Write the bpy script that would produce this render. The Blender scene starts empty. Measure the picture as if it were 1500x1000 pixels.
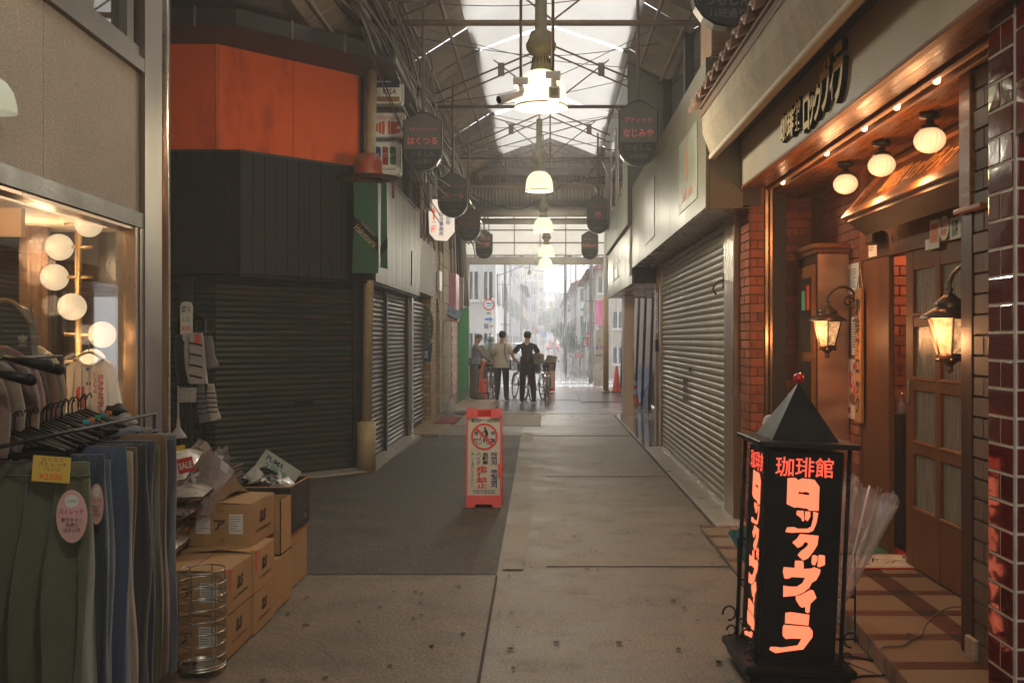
import bpy, bmesh, math, random
from mathutils import Vector, Matrix, Euler
R = math.radians
PI = math.pi
HAZE = 0.0055
EK = 0.42   # lamp strengths against the exposure
PK = 0.42
sc = bpy.context.scene
col = sc.collection
rnd = random.Random(7)

# ---------------------------------------------------------------- camera, sky, sun, exposure
cam_d = bpy.data.cameras.new('camera')
cam = bpy.data.objects.new('camera', cam_d)
col.objects.link(cam)
cam.location = (0, 0, 1.6)
cam.rotation_euler = (R(90), 0, 0)
cam_d.lens = 35
cam_d.sensor_width = 36
cam_d.shift_x = -50 / 1500
cam_d.shift_y = -3 / 1500
cam_d.clip_end = 2000
cam_d.dof.use_dof = True
cam_d.dof.focus_distance = 9.5
cam_d.dof.aperture_fstop = 9
sc.camera = cam

world = bpy.data.worlds.new('World')
sc.world = world
world.use_nodes = True
wn = world.node_tree
wn.nodes.clear()
w_out = wn.nodes.new('ShaderNodeOutputWorld')
w_bg = wn.nodes.new('ShaderNodeBackground')
w_sky = wn.nodes.new('ShaderNodeTexSky')
w_sky.sky_type = 'NISHITA'
w_sky.sun_disc = False
w_sky.sun_elevation = R(55)
w_sky.sun_rotation = R(20)
w_sky.air_density = 1.0
w_sky.dust_density = 4.0
w_hsv = wn.nodes.new('ShaderNodeHueSaturation')
w_hsv.inputs['Saturation'].default_value = 0.18     # rain cloud greys the sky
wn.links.new(w_sky.outputs[0], w_hsv.inputs['Color'])
wn.links.new(w_hsv.outputs[0], w_bg.inputs['Color'])
w_bg.inputs['Strength'].default_value = 0.105
wn.links.new(w_bg.outputs[0], w_out.inputs['Surface'])

sun_d = bpy.data.lights.new('sun', 'SUN')
sun_d.energy = 1.5
sun_d.angle = R(25)
sun_d.color = (1.0, 0.98, 0.94)
sun = bpy.data.objects.new('sun', sun_d)
col.objects.link(sun)
sun.rotation_euler = Euler((R(90 - 55), 0, R(180 - 20)), 'XYZ')
sun.location = (0, 0, 40)

sc.view_settings.view_transform = 'Standard'
sc.view_settings.look = 'None'
sc.view_settings.gamma = 1
sc.view_settings.use_curve_mapping = False
sc.view_settings.exposure = 2.12
sc.cycles.max_bounces = 7
sc.cycles.diffuse_bounces = 3
sc.cycles.glossy_bounces = 3
sc.cycles.transmission_bounces = 5
sc.cycles.transparent_max_bounces = 10
sc.cycles.volume_bounces = 1
sc.cycles.sample_clamp_indirect = 4
sc.cycles.caustics_reflective = False
sc.cycles.caustics_refractive = False
sc.cycles.use_denoising = True

F = 1458.33
def P(px, py, Y):                                   # a point of the place seen at that pixel and depth
    return Vector(((px - 800) / F * Y, Y, 1.6 - (py - 497) / F * Y))

# ---------------------------------------------------------------- materials
def lin(c):
    return c / 12.92 if c <= 0.04045 else ((c + 0.055) / 1.055) ** 2.4
def rgb(r, g, b):
    return (lin(r / 255), lin(g / 255), lin(b / 255), 1)
MATS = {}
def nodes(m):
    m.use_nodes = True
    nt = m.node_tree
    return nt, nt.nodes.get('Principled BSDF'), nt.nodes.get('Material Output')
def N(nt, typ, **kw):
    n = nt.nodes.new(typ)
    for k, v in kw.items():
        if k in n.inputs: n.inputs[k].default_value = v
        else: setattr(n, k, v)
    return n
def mix(nt, fac, a, b, blend='MIX'):
    n = nt.nodes.new('ShaderNodeMix'); n.data_type = 'RGBA'; n.blend_type = blend
    for inp, v in ((n.inputs[0], fac), (n.inputs[6], a), (n.inputs[7], b)):
        if isinstance(v, bpy.types.NodeSocket): nt.links.new(v, inp)
        else: inp.default_value = v
    return n.outputs[2]
def ramp(nt, src, p0, p1, c0=0.0, c1=1.0):
    n = nt.nodes.new('ShaderNodeMapRange')
    n.inputs[1].default_value = p0; n.inputs[2].default_value = p1
    n.inputs[3].default_value = c0; n.inputs[4].default_value = c1
    nt.links.new(src, n.inputs[0])
    return n.outputs[0]
def pm(name, c, rough=0.6, metal=0.0, var=0.25, scale=3.0, bump=0.15, bscale=60.0, rand=0.0,
       c2=None, stain=None, stain_scale=1.2, stain_amt=0.5, stretch=(1, 1, 1), spec=0.5, coat=0.0, rvar=0.1, sheen=0.0,
       fine=0.0, fscale=200.0):
    """colour with drifting tone, optional stains, a relief and a roughness that wanders"""
    if name in MATS: return MATS[name]
    m = bpy.data.materials.new(name); MATS[name] = m
    nt, b, out = nodes(m)
    tc = N(nt, 'ShaderNodeNewGeometry')
    mp = N(nt, 'ShaderNodeMapping'); mp.inputs['Scale'].default_value = stretch
    nt.links.new(tc.outputs['Position'], mp.inputs['Vector'])
    vec = mp.outputs[0]
    n1 = N(nt, 'ShaderNodeTexNoise', Scale=scale, Detail=6.0, Roughness=0.6)
    nt.links.new(vec, n1.inputs['Vector'])
    dark = tuple(v * (1 - var) for v in c[:3]) + (1,)
    lite = tuple(min(1, v * (1 + var * 0.8)) for v in c[:3]) + (1,)
    if c2: lite = c2
    f = ramp(nt, n1.outputs[0], 0.3, 0.7)
    colr = mix(nt, f, dark, lite)
    if stain:
        n2 = N(nt, 'ShaderNodeTexNoise', Scale=stain_scale, Detail=8.0, Roughness=0.7)
        nt.links.new(vec, n2.inputs['Vector'])
        colr = mix(nt, ramp(nt, n2.outputs[0], 0.5, 0.68, 0, stain_amt), colr, stain)
    if fine:
        n4 = N(nt, 'ShaderNodeTexNoise', Scale=fscale, Detail=2.0)
        nt.links.new(tc.outputs['Position'], n4.inputs['Vector'])
        colr = mix(nt, 1.0, colr, mix(nt, ramp(nt, n4.outputs[0], 0.3, 0.7), (1 - fine,) * 3 + (1,), (1 + fine,) * 3 + (1,)), 'MULTIPLY')
    if rand:
        oi = N(nt, 'ShaderNodeObjectInfo')
        g = nt.nodes.new('ShaderNodeCombineColor')
        v = ramp(nt, oi.outputs['Random'], 0, 1, 1 - rand, 1 + rand)
        for i in range(3): nt.links.new(v, g.inputs[i])
        colr = mix(nt, 1.0, colr, g.outputs[0], 'MULTIPLY')
    nt.links.new(colr, b.inputs['Base Color'])
    b.inputs['Metallic'].default_value = metal
    b.inputs['Specular IOR Level'].default_value = spec
    b.inputs['Coat Weight'].default_value = coat
    b.inputs['Sheen Weight'].default_value = sheen
    nt.links.new(ramp(nt, n1.outputs[0], 0.3, 0.7, max(0.03, rough - rvar), min(1, rough + rvar)), b.inputs['Roughness'])
    if bump:
        n3 = N(nt, 'ShaderNodeTexNoise', Scale=bscale, Detail=4.0)
        nt.links.new(vec, n3.inputs['Vector'])
        bp = N(nt, 'ShaderNodeBump', Strength=bump, Distance=0.01)
        nt.links.new(n3.outputs[0], bp.inputs['Height'])
        nt.links.new(bp.outputs[0], b.inputs['Normal'])
    return m
def emit(name, c, s):
    if name in MATS: return MATS[name]
    m = bpy.data.materials.new(name); MATS[name] = m
    nt, b, out = nodes(m)
    b.inputs['Base Color'].default_value = tuple(v * .15 for v in c[:3]) + (1,)
    b.inputs['Emission Color'].default_value = c
    b.inputs['Emission Strength'].default_value = s * EK
    b.inputs['Roughness'].default_value = 0.5
    return m
def thin_glass(name, tint=(1, 1, 1, 1), refl=0.12, rough=0.02, haze=0.0, hcol=(0.8, 0.8, 0.8, 1)):
    if name in MATS: return MATS[name]
    m = bpy.data.materials.new(name); MATS[name] = m
    nt, b, out = nodes(m)
    nt.nodes.remove(b)
    tr = N(nt, 'ShaderNodeBsdfTransparent', Color=tint)
    gl = N(nt, 'ShaderNodeBsdfGlossy', Roughness=rough)
    fr = N(nt, 'ShaderNodeLayerWeight', Blend=0.5)
    pw = N(nt, 'ShaderNodeMath', operation='POWER'); pw.inputs[1].default_value = 4.0
    nt.links.new(fr.outputs['Facing'], pw.inputs[0])
    ad = N(nt, 'ShaderNodeMath', operation='ADD'); ad.inputs[1].default_value = refl; ad.use_clamp = True
    nt.links.new(pw.outputs[0], ad.inputs[0])
    mx = N(nt, 'ShaderNodeMixShader')
    nt.links.new(ad.outputs[0], mx.inputs[0]); nt.links.new(tr.outputs[0], mx.inputs[1]); nt.links.new(gl.outputs[0], mx.inputs[2])
    last = mx
    if haze:
        df = N(nt, 'ShaderNodeBsdfDiffuse', Color=hcol)
        m2 = N(nt, 'ShaderNodeMixShader'); m2.inputs[0].default_value = haze
        nt.links.new(mx.outputs[0], m2.inputs[1]); nt.links.new(df.outputs[0], m2.inputs[2]); last = m2
    nt.links.new(last.outputs[0], out.inputs['Surface'])
    return m
def translucent(name, c, t=0.5, em=0.0, emc=None, var=0.15, scale=4):
    if name in MATS: return MATS[name]
    m = bpy.data.materials.new(name); MATS[name] = m
    nt, b, out = nodes(m)
    b.inputs['Roughness'].default_value = 0.5
    ge = N(nt, 'ShaderNodeNewGeometry')
    no = N(nt, 'ShaderNodeTexNoise', Scale=scale, Detail=6.0)
    nt.links.new(ge.outputs['Position'], no.inputs['Vector'])
    cc = mix(nt, ramp(nt, no.outputs[0], 0.3, 0.7), tuple(v * (1 - var) for v in c[:3]) + (1,), c)
    nt.links.new(cc, b.inputs['Base Color'])
    if em:
        b.inputs['Emission Color'].default_value = emc or c
        b.inputs['Emission Strength'].default_value = em * EK
    tl = N(nt, 'ShaderNodeBsdfTranslucent'); nt.links.new(cc, tl.inputs['Color'])
    mx = N(nt, 'ShaderNodeMixShader'); mx.inputs[0].default_value = t
    nt.links.new(b.outputs[0], mx.inputs[1]); nt.links.new(tl.outputs[0], mx.inputs[2])
    nt.links.new(mx.outputs[0], out.inputs['Surface'])
    return m
def wood(name, c, c2, axis=1, rough=0.4, scale=3.0, rand=0.0):
    s = [14, 14, 14]; s[axis] = 0.8
    return pm(name, c, rough=rough, var=0.3, c2=c2, scale=scale, stretch=tuple(s), bump=0.12, bscale=8, rand=rand, coat=0.0, spec=.25)
def flat(name, c, rough=0.6, metal=0, emis=0):
    if name in MATS: return MATS[name]
    m = bpy.data.materials.new(name); MATS[name] = m
    nt, b, out = nodes(m)
    b.inputs['Base Color'].default_value = c; b.inputs['Roughness'].default_value = rough
    b.inputs['Metallic'].default_value = metal
    if emis:
        b.inputs['Emission Color'].default_value = c; b.inputs['Emission Strength'].default_value = emis
    return m

# ---------------------------------------------------------------- object helpers
def tag(o, label=None, cat=None, group=None, kind=None):
    if label: o['label'] = label
    if cat: o['category'] = cat
    if group: o['group'] = group
    if kind: o['kind'] = kind
    return o
def thing(name, loc, label, cat, group=None, rz=0.0):
    o = bpy.data.objects.new(name, None)
    col.objects.link(o); o.location = loc; o.rotation_euler = (0, 0, rz); o.empty_display_size = 0.1
    return tag(o, label, cat, group)
def link_mesh(name, me, parent=None, world=False, loc=(0, 0, 0)):
    o = bpy.data.objects.new(name, me)
    col.objects.link(o)
    o.location = loc
    if parent:
        o.parent = parent
        if world:
            p = parent; off = Vector((0, 0, 0))
            while p: off += Vector(p.location); p = p.parent
            o.location = Vector(loc) - off
    return o
class MB:
    def __init__(s): s.v = []; s.f = []; s.m = []; s.mi = 0; s.sm = []; s.smooth = False
    def add(s, vs, fs, smooth=None):
        k = len(s.v); s.v += [tuple(v) for v in vs]
        for f in fs:
            s.f.append(tuple(i + k for i in f)); s.m.append(s.mi); s.sm.append(s.smooth if smooth is None else smooth)
        return s
    def box(s, x0, x1, y0, y1, z0, z1):
        x0, x1 = min(x0, x1), max(x0, x1); y0, y1 = min(y0, y1), max(y0, y1); z0, z1 = min(z0, z1), max(z0, z1)
        return s.add([(x0, y0, z0), (x1, y0, z0), (x1, y1, z0), (x0, y1, z0), (x0, y0, z1), (x1, y0, z1), (x1, y1, z1), (x0, y1, z1)],
                     [(0, 3, 2, 1), (4, 5, 6, 7), (0, 1, 5, 4), (1, 2, 6, 5), (2, 3, 7, 6), (3, 0, 4, 7)], False)
    def cbox(s, x0, x1, y0, y1, z0, z1, b=0.004):          # box with chamfered edges
        bm = bmesh.new(); bmesh.ops.create_cube(bm, size=1)
        for v in bm.verts:
            v.co = Vector((x0 + (v.co.x + .5) * (x1 - x0), y0 + (v.co.y + .5) * (y1 - y0), z0 + (v.co.z + .5) * (z1 - z0)))
        bmesh.ops.bevel(bm, geom=bm.edges[:], offset=b, segments=1, affect='EDGES')
        bm.verts.index_update()
        s.add([v.co for v in bm.verts], [[v.index for v in f.verts] for f in bm.faces], False); bm.free(); return s
    def frame_box(s, o, U, V, Nn, u0, u1, v0, v1, n0, n1):  # box in a frame
        o = Vector(o)
        pts = [o + U * a + V * b + Nn * c for c in (n0, n1) for a, b in ((u0, v0), (u1, v0), (u1, v1), (u0, v1))]
        return s.add(pts, [(0, 3, 2, 1), (4, 5, 6, 7), (0, 1, 5, 4), (1, 2, 6, 5), (2, 3, 7, 6), (3, 0, 4, 7)], False)
    def tube(s, pts, r, seg=8, cap=True, closed=False):
        pts = [Vector(p) for p in pts]; n = len(pts)
        if n < 2: return s
        rr = r if isinstance(r, (list, tuple)) else [r] * n
        up = None; vs = []
        for i, p in enumerate(pts):
            if closed: d = pts[(i + 1) % n] - pts[i - 1]
            else: d = pts[min(i + 1, n - 1)] - pts[max(i - 1, 0)]
            if d.length < 1e-9: d = Vector((0, 0, 1))
            d.normalize()
            if up is None:
                up = Vector((0, 0, 1)) if abs(d.z) < 0.9 else Vector((1, 0, 0))
            a = d.cross(up)
            if a.length < 1e-6: a = d.orthogonal()
            a.normalize(); b = a.cross(d).normalized(); up = b
            for k in range(seg):
                t = 2 * PI * k / seg
                vs.append(p + (a * math.cos(t) + b * math.sin(t)) * rr[i])
        fs = []
        for i in range(n if closed else n - 1):
            j = (i + 1) % n
            for k in range(seg):
                l = (k + 1) % seg
                fs.append((i * seg + k, i * seg + l, j * seg + l, j * seg + k))
        if cap and not closed:
            fs.append(tuple(range(seg - 1, -1, -1))); fs.append(tuple((n - 1) * seg + k for k in range(seg)))
        return s.add(vs, fs, seg > 5)
    def lathe(s, prof, c=(0, 0, 0), seg=20, lobes=0, lobe_amt=0.0, sq=(1, 1)):     # profile of (radius, z)
        c = Vector(c); vs = []; fs = []; n = len(prof)
        for (r, z) in prof:
            for k in range(seg):
                t = 2 * PI * k / seg
                q = r * (1 + (lobe_amt * math.cos(lobes * t) if lobes else 0))
                vs.append(c + Vector((q * math.cos(t) * sq[0], q * math.sin(t) * sq[1], z)))
        for i in range(n - 1):
            for k in range(seg):
                l = (k + 1) % seg
                fs.append((i * seg + k, i * seg + l, (i + 1) * seg + l, (i + 1) * seg + k))
        return s.add(vs, fs, True)
    def prism(s, poly, o, U, V, Nn, n0, n1):               # outline in a frame, given thickness
        o = Vector(o); k = len(poly)
        vs = [o + U * a + V * b + Nn * n0 for a, b in poly] + [o + U * a + V * b + Nn * n1 for a, b in poly]
        fs = [tuple(range(k - 1, -1, -1)), tuple(range(k, 2 * k))] + [(i, (i + 1) % k, (i + 1) % k + k, i + k) for i in range(k)]
        return s.add(vs, fs, False)
    def quad(s, a, b, c, d): return s.add([a, b, c, d], [(0, 1, 2, 3)], False)
    def ball(s, c, r, seg=16, rings=10, sz=1.0):
        prof = [(max(1e-4, r * math.sin(PI * i / rings)), -r * sz * math.cos(PI * i / rings)) for i in range(rings + 1)]
        return s.lathe(prof, c, seg)
    def mesh(s, name, mats):
        me = bpy.data.meshes.new(name)
        me.from_pydata(s.v, [], s.f)
        for m in (mats if isinstance(mats, (list, tuple)) else [mats]): me.materials.append(m)
        me.polygons.foreach_set('material_index', s.m)
        me.polygons.foreach_set('use_smooth', s.sm)
        me.update()
        return me
    def build(s, name, mats, parent=None, world=True, loc=(0, 0, 0)):
        return link_mesh(name, s.mesh(name, mats), parent, world, loc)
X3, Y3, Z3 = Vector((1, 0, 0)), Vector((0, 1, 0)), Vector((0, 0, 1))
FR_CAM = (X3, Z3, -Y3)      # faces the camera
FR_LEFTWALL = (Y3, Z3, X3)  # faces +X
FR_RIGHTWALL = (-Y3, Z3, -X3)  # faces -X
def solo(name, mb, mats, label, cat, group=None, kind=None, parent=None):
    o = mb.build(name, mats, parent)
    return tag(o, label, cat, group, kind)
def copy_tree(o, parent=None):
    c = o.copy(); col.objects.link(c)
    if parent: c.parent = parent
    for ch in list(o.children): copy_tree(ch, c)
    return c
def smooth_path(pts, n=6):
    pts = [Vector(p) for p in pts]; out = []
    for i in range(len(pts) - 1):
        p0 = pts[max(i - 1, 0)]; p1 = pts[i]; p2 = pts[i + 1]; p3 = pts[min(i + 2, len(pts) - 1)]
        for k in range(n):
            t = k / n
            out.append(0.5 * ((2 * p1) + (-p0 + p2) * t + (2 * p0 - 5 * p1 + 4 * p2 - p3) * t * t + (-p0 + 3 * p1 - 3 * p2 + p3) * t ** 3))
    out.append(pts[-1]); return out
def point(name, loc, power, c, r=0.05, parent=None):
    l = bpy.data.lights.new(name, 'POINT'); l.energy = power * PK; l.color = c[:3]; l.shadow_soft_size = r
    o = bpy.data.objects.new(name, l); col.objects.link(o)
    if parent:
        o.parent = parent; p = parent; off = Vector((0, 0, 0))
        while p: off += Vector(p.location); p = p.parent
        o.location = Vector(loc) - off
    else: o.location = loc
    return o
TXT = {}
def text_mesh(s, bold=0.0, ext=0.0, space=1.0):
    key = (s, bold, ext, space)
    if key in TXT: return TXT[key]
    cu = bpy.data.curves.new('lettering', 'FONT')
    cu.body = s; cu.size = 1; cu.offset = bold; cu.extrude = ext; cu.resolution_u = 2
    cu.space_line = space; cu.align_x = 'CENTER'
    o = bpy.data.objects.new('lettering', cu); col.objects.link(o)
    dg = bpy.context.evaluated_depsgraph_get(); dg.update()
    me = bpy.data.meshes.new_from_object(o.evaluated_get(dg))
    vs = [v.co.copy() for v in me.vertices]; fs = [tuple(p.vertices) for p in me.polygons]
    bpy.data.objects.remove(o); bpy.data.curves.remove(cu); bpy.data.meshes.remove(me)
    TXT[key] = (vs, fs); return TXT[key]
def put_text(mb, s, o, fr, cu_, cv, w=None, h=None, n=0.0, bold=0.0, ext=0.0, space=1.0, slant=0.0, rot=0.0):
    """letters fitted to width w / height h, centred at (cu_, cv) of the frame"""
    vs, fs = text_mesh(s, bold, ext, space)
    if not vs: return
    xs = [v.x for v in vs]; ys = [v.y for v in vs]
    W = max(xs) - min(xs); H = max(ys) - min(ys); mx = (max(xs) + min(xs)) / 2; my = (max(ys) + min(ys)) / 2
    sx = (w / W) if w else (h / H); sy = (h / H) if h else sx
    if not w: sx = sy
    U, V, Nn = fr; o = Vector(o); cr, sr = math.cos(rot), math.sin(rot)
    zmin = min(v.z for v in vs)
    pts = []
    for v in vs:
        a = (v.x - mx) * sx + slant * (v.y - my) * sy; b = (v.y - my) * sy
        a, b = a * cr - b * sr, a * sr + b * cr
        pts.append(o + U * (cu_ + a) + V * (cv + b) + Nn * (n + (v.z - zmin)))
    mb.add(pts, fs, False)
def poly_curve_mesh(polys, ext=0.0):
    cu = bpy.data.curves.new('outline', 'CURVE'); cu.dimensions = '2D'; cu.fill_mode = 'BOTH'; cu.extrude = ext
    for pl in polys:
        sp = cu.splines.new('POLY'); sp.points.add(len(pl) - 1)
        for i, p in enumerate(pl): sp.points[i].co = (p[0], p[1], 0, 1)
        sp.use_cyclic_u = True
    o = bpy.data.objects.new('outline', cu); col.objects.link(o)
    dg = bpy.context.evaluated_depsgraph_get(); dg.update()
    me = bpy.data.meshes.new_from_object(o.evaluated_get(dg))
    vs = [v.co.copy() for v in me.vertices]; fs = [tuple(p.vertices) for p in me.polygons]
    bpy.data.objects.remove(o); bpy.data.curves.remove(cu); bpy.data.meshes.remove(me)
    return vs, fs
def brick_wall(parent, o, fr, w, h, bw, bh, mat, joint=0.010, depth=0.012, name='brick', limit=300, stagger=0.5, skip=None, jitter=0.003):
    """bricks laid one by one over a mortar bed; past the limit they are joined"""
    U, V, Nn = fr; o = Vector(o)
    base = MB().frame_box((0, 0, 0), U, V, Nn, -bw / 2 + joint / 2, bw / 2 - joint / 2, -bh / 2 + joint / 2, bh / 2 - joint / 2, 0.0, depth).mesh(name, mat)
    cnt = parent.get('_n_' + name, 0); rest = MB()
    nr = int(round(h / bh)); r = random.Random(int(abs(o.x * 100 + o.y * 10)) + 3)
    for j in range(nr):
        off = (j % 2) * bw * stagger
        u = -off
        while u < w - 1e-6:
            a, b = max(u, 0), min(u + bw, w)
            if b - a > joint * 2.2 and not (skip and skip((a + b) / 2, (j + .5) * bh)):
                d = r.uniform(-jitter, jitter)
                if abs((b - a) - bw) < 1e-6 and cnt < limit:
                    link_mesh(name, base, parent, True, o + U * (a + b) / 2 + V * (j + .5) * bh + Nn * d); cnt += 1
                elif cnt < limit:
                    MB().frame_box((0, 0, 0), U, V, Nn, -(b - a) / 2 + joint / 2, (b - a) / 2 - joint / 2, -bh / 2 + joint / 2, bh / 2 - joint / 2, 0, depth).build(name, mat, parent, True, o + U * (a + b) / 2 + V * (j + .5) * bh + Nn * d); cnt += 1
                else:
                    rest.frame_box(o, U, V, Nn, a + joint / 2, b - joint / 2, j * bh + joint / 2, (j + 1) * bh - joint / 2, d, depth + d)
            u += bw
    parent['_n_' + name] = cnt
    if rest.v: tag(rest.build(name + '_courses', mat, parent), kind='stuff')
def shutter(parent, o, fr, w, h, pitch, mat, name='shutter_slat'):
    """rolling shutter: each slat a curved profile of its own"""
    U, V, Nn = fr; mb = MB()
    prof = [(0.0, 0.0), (0.006, 0.12), (0.014, 0.30), (0.017, 0.55), (0.013, 0.80), (0.004, 0.93), (0.0, 1.0)]
    a = [Vector((0, 0, 0)) + V * (z * pitch) + Nn * n for n, z in prof]
    b = [p + U * w for p in a]
    k = len(prof)
    back = [Vector((0, 0, 0)) - Nn * .004, V * pitch - Nn * .004]
    vs = a + b + [back[0], back[1], back[0] + U * w, back[1] + U * w]
    fs = [(i, i + 1 + 0, i + 1 + k, i + k)[::-1] for i in range(k - 1)]
    fs += [(2 * k, 2 * k + 2, 2 * k + 3, 2 * k + 1)[::-1]]
    mb.add(vs, fs, False)
    me = mb.mesh(name, mat)
    for i in range(int(round(h / pitch))):
        link_mesh(name, me, parent, True, Vector(o) + V * (i * pitch) + Nn * rnd.uniform(-.0025, .0025))

# ---------------------------------------------------------------- shared materials
M_conc = pm('worn_concrete', (0.235, 0.182, 0.127, 1), rough=0.62, var=0.22, scale=1.3, stain=(0.10, 0.085, 0.065, 1), stain_scale=2.2, stain_amt=0.6, bump=0.25, bscale=90, fine=0.35, fscale=110)
M_asph = pm('dark_asphalt', (0.085, 0.078, 0.068, 1), rough=0.6, var=0.2, scale=1.6, stain=(0.05, 0.048, 0.044, 1), stain_scale=3, bump=0.4, bscale=140, fine=0.4, fscale=160)
M_granite = pm('kerb_granite', (0.36, 0.31, 0.25, 1), rough=0.35, var=0.15, scale=4, bump=0.05, fine=0.35, fscale=300, stain=(0.2, 0.17, 0.13, 1))
M_stone = pm('polished_stone', (0.165, 0.142, 0.096, 1), rough=0.38, var=0.14, scale=1.5, bump=0.0, fine=0.35, fscale=90, rvar=0.06, spec=0.22)
M_stucco = pm('speckled_stucco', (0.50, 0.43, 0.34, 1), rough=0.9, var=0.12, scale=2, bump=0.6, bscale=220, fine=0.3, fscale=170)
M_cstucco = pm('canopy_stucco', (0.46, 0.37, 0.26, 1), rough=0.9, var=0.2, scale=3, bump=0.7, bscale=120, fine=0.35, fscale=130, stain=(0.12, 0.1, 0.08, 1))
M_steel = pm('brushed_steel', (0.52, 0.47, 0.40, 1), rough=0.28, metal=0.9, var=0.15, scale=2, stretch=(1, 1, 0.15), bump=0.02)
M_bronze = pm('bronze_frame', (0.34, 0.22, 0.13, 1), rough=0.3, metal=0.85, var=0.2, scale=2, stretch=(1, 1, 0.2), bump=0.02)
M_darkmetal = pm('dark_metal', (0.035, 0.032, 0.030, 1), rough=0.45, metal=0.3, var=0.3, scale=5, bump=0.05)
M_slat = pm('grey_shutter_paint', (0.27, 0.235, 0.165, 1), rough=0.45, metal=0.1, spec=.4, var=0.18, scale=1.5, rand=0.06, stain=(0.17, 0.13, 0.085, 1), stain_scale=2.2, stain_amt=0.7, stretch=(1, 3, .5), bump=0.1, bscale=3)
M_dslat = pm('green_black_shutter_paint', (0.014, 0.026, 0.019, 1), rough=0.38, var=0.25, scale=1.5, rand=0.12, stain=(0.16, 0.05, 0.018, 1), stain_scale=6, stain_amt=0.45, stretch=(0.35, 0.35, 3), bump=0.04)
M_dslat2 = pm('worn_brown_shutter_paint', (0.055, 0.044, 0.036, 1), rough=0.45, spec=.3, var=0.3, scale=2, rand=0.12, stain=(0.22, 0.08, 0.03, 1), stain_scale=6, stain_amt=0.5, stretch=(1, 0.35, 3), bump=0.04)
M_orange = pm('orange_wall_paint', (0.85, 0.12, 0.010, 1), rough=0.75, var=0.12, scale=1.2, bump=0.2, bscale=160, stain=(0.36, 0.035, 0.008, 1), stain_scale=1.2, stain_amt=0.7, stretch=(1.6, 1.6, .5), fine=0.12)
M_board = pm('black_brown_boards', (0.012, 0.010, 0.008, 1), rough=0.6, spec=.3, var=0.3, scale=2.5, stretch=(6, 6, 0.6), rand=0.2, bump=0.12, bscale=30)
M_rib = pm('ribbed_aluminium', (0.09, 0.081, 0.066, 1), rough=0.45, spec=.3, metal=0.25, var=0.22, scale=2, stretch=(8, 8, 0.4), bump=0.04, rand=0.08, stain=(0.16, 0.14, 0.11, 1))
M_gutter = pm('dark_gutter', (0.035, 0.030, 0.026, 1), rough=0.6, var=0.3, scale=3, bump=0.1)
M_pole = pm('cream_pipe_paint', (0.40, 0.29, 0.15, 1), rough=0.5, var=0.12, scale=6, bump=0.1, fine=0.25, fscale=150, stain=(0.2, 0.13, 0.07, 1), stain_scale=5)
M_rust = pm('rusty_steel', (0.17, 0.12, 0.085, 1), rough=0.75, var=0.35, scale=6, bump=0.2, bscale=60)
M_corr = pm('brown_corrugated', (0.21, 0.155, 0.11, 1), rough=0.8, var=0.35, scale=1.5, rand=0.22, bump=0.1, stain=(0.045, 0.032, 0.024, 1), stain_scale=2)
M_corrg = pm('grey_corrugated', (0.22, 0.19, 0.16, 1), rough=0.7, var=0.25, scale=1.5, rand=0.1, bump=0.05, stain=(0.12, 0.1, 0.08, 1), stain_scale=2)
M_sheet = translucent('white_roof_sheet', (0.43, 0.41, 0.38, 1), t=0.6, var=0.12, scale=1.5)
M_glaze = translucent('milky_glazing', (0.85, 0.83, 0.78, 1), t=0.6, var=0.08, scale=2)
M_brick = pm('red_brick', (0.29, 0.082, 0.034, 1), rough=0.75, var=0.3, scale=5, bump=0.35, bscale=70, rand=0.35, stain=(0.08, 0.03, 0.02, 1), stain_scale=6, stain_amt=0.5)
M_mortar = pm('mortar', (0.10, 0.075, 0.055, 1), rough=0.95, var=0.2, scale=8, bump=0.4, bscale=120)
M_ybrick = pm('tan_brick_tile', (0.42, 0.27, 0.13, 1), rough=0.6, var=0.15, scale=6, bump=0.2, rand=0.25)
M_gbrick = pm('grey_brown_brick', (0.13, 0.085, 0.06, 1), rough=0.7, var=0.25, scale=6, bump=0.3, rand=0.2)
M_redtile = pm('glazed_oxblood_tile', (0.11, 0.006, 0.006, 1), rough=0.07, var=0.25, scale=3, bump=0.07, bscale=12, rand=0.2, coat=0.6, rvar=0.02, spec=0.8)
M_grout = pm('pale_grout', (0.60, 0.53, 0.43, 1), rough=0.9, var=0.2, scale=12, bump=0.2)
M_wood = wood('warm_wood', (0.17, 0.058, 0.016, 1), (0.30, 0.11, 0.032, 1), axis=1, rough=0.5)
M_woodv = wood('upright_wood', (0.11, 0.038, 0.011, 1), (0.19, 0.070, 0.021, 1), axis=2, rough=0.5)
M_wooddk = wood('dark_wood', (0.045, 0.017, 0.007, 1), (0.075, 0.029, 0.011, 1), axis=2, rough=0.5)
M_white = pm('white_paint', (0.72, 0.70, 0.66, 1), rough=0.45, var=0.08, scale=5, bump=0.03)
M_black = pm('black_paint', (0.008, 0.0075, 0.0075, 1), rough=0.4, spec=.22, var=0.3, scale=5, bump=0.08)
M_paper = pm('paper', (0.66, 0.62, 0.54, 1), rough=0.8, var=0.06, scale=10, bump=0.02)
M_ink = flat('dark_ink', (0.02, 0.02, 0.022, 1), 0.7)
M_red = flat('red_ink', (0.62, 0.045, 0.03, 1), 0.6)
M_glass = thin_glass('shop_glass', (0.95, 0.95, 0.93, 1), refl=0.04)
M_wglass = thin_glass('upstairs_glass', (0.35, 0.36, 0.36, 1), refl=0.25)
M_mirror = pm('dark_mirror_glass', (0.03, 0.024, 0.018, 1), rough=0.06, metal=0.0, var=0.3, scale=3, bump=0.03, bscale=4, rvar=0.02, spec=1.0, coat=1.0)

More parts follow.
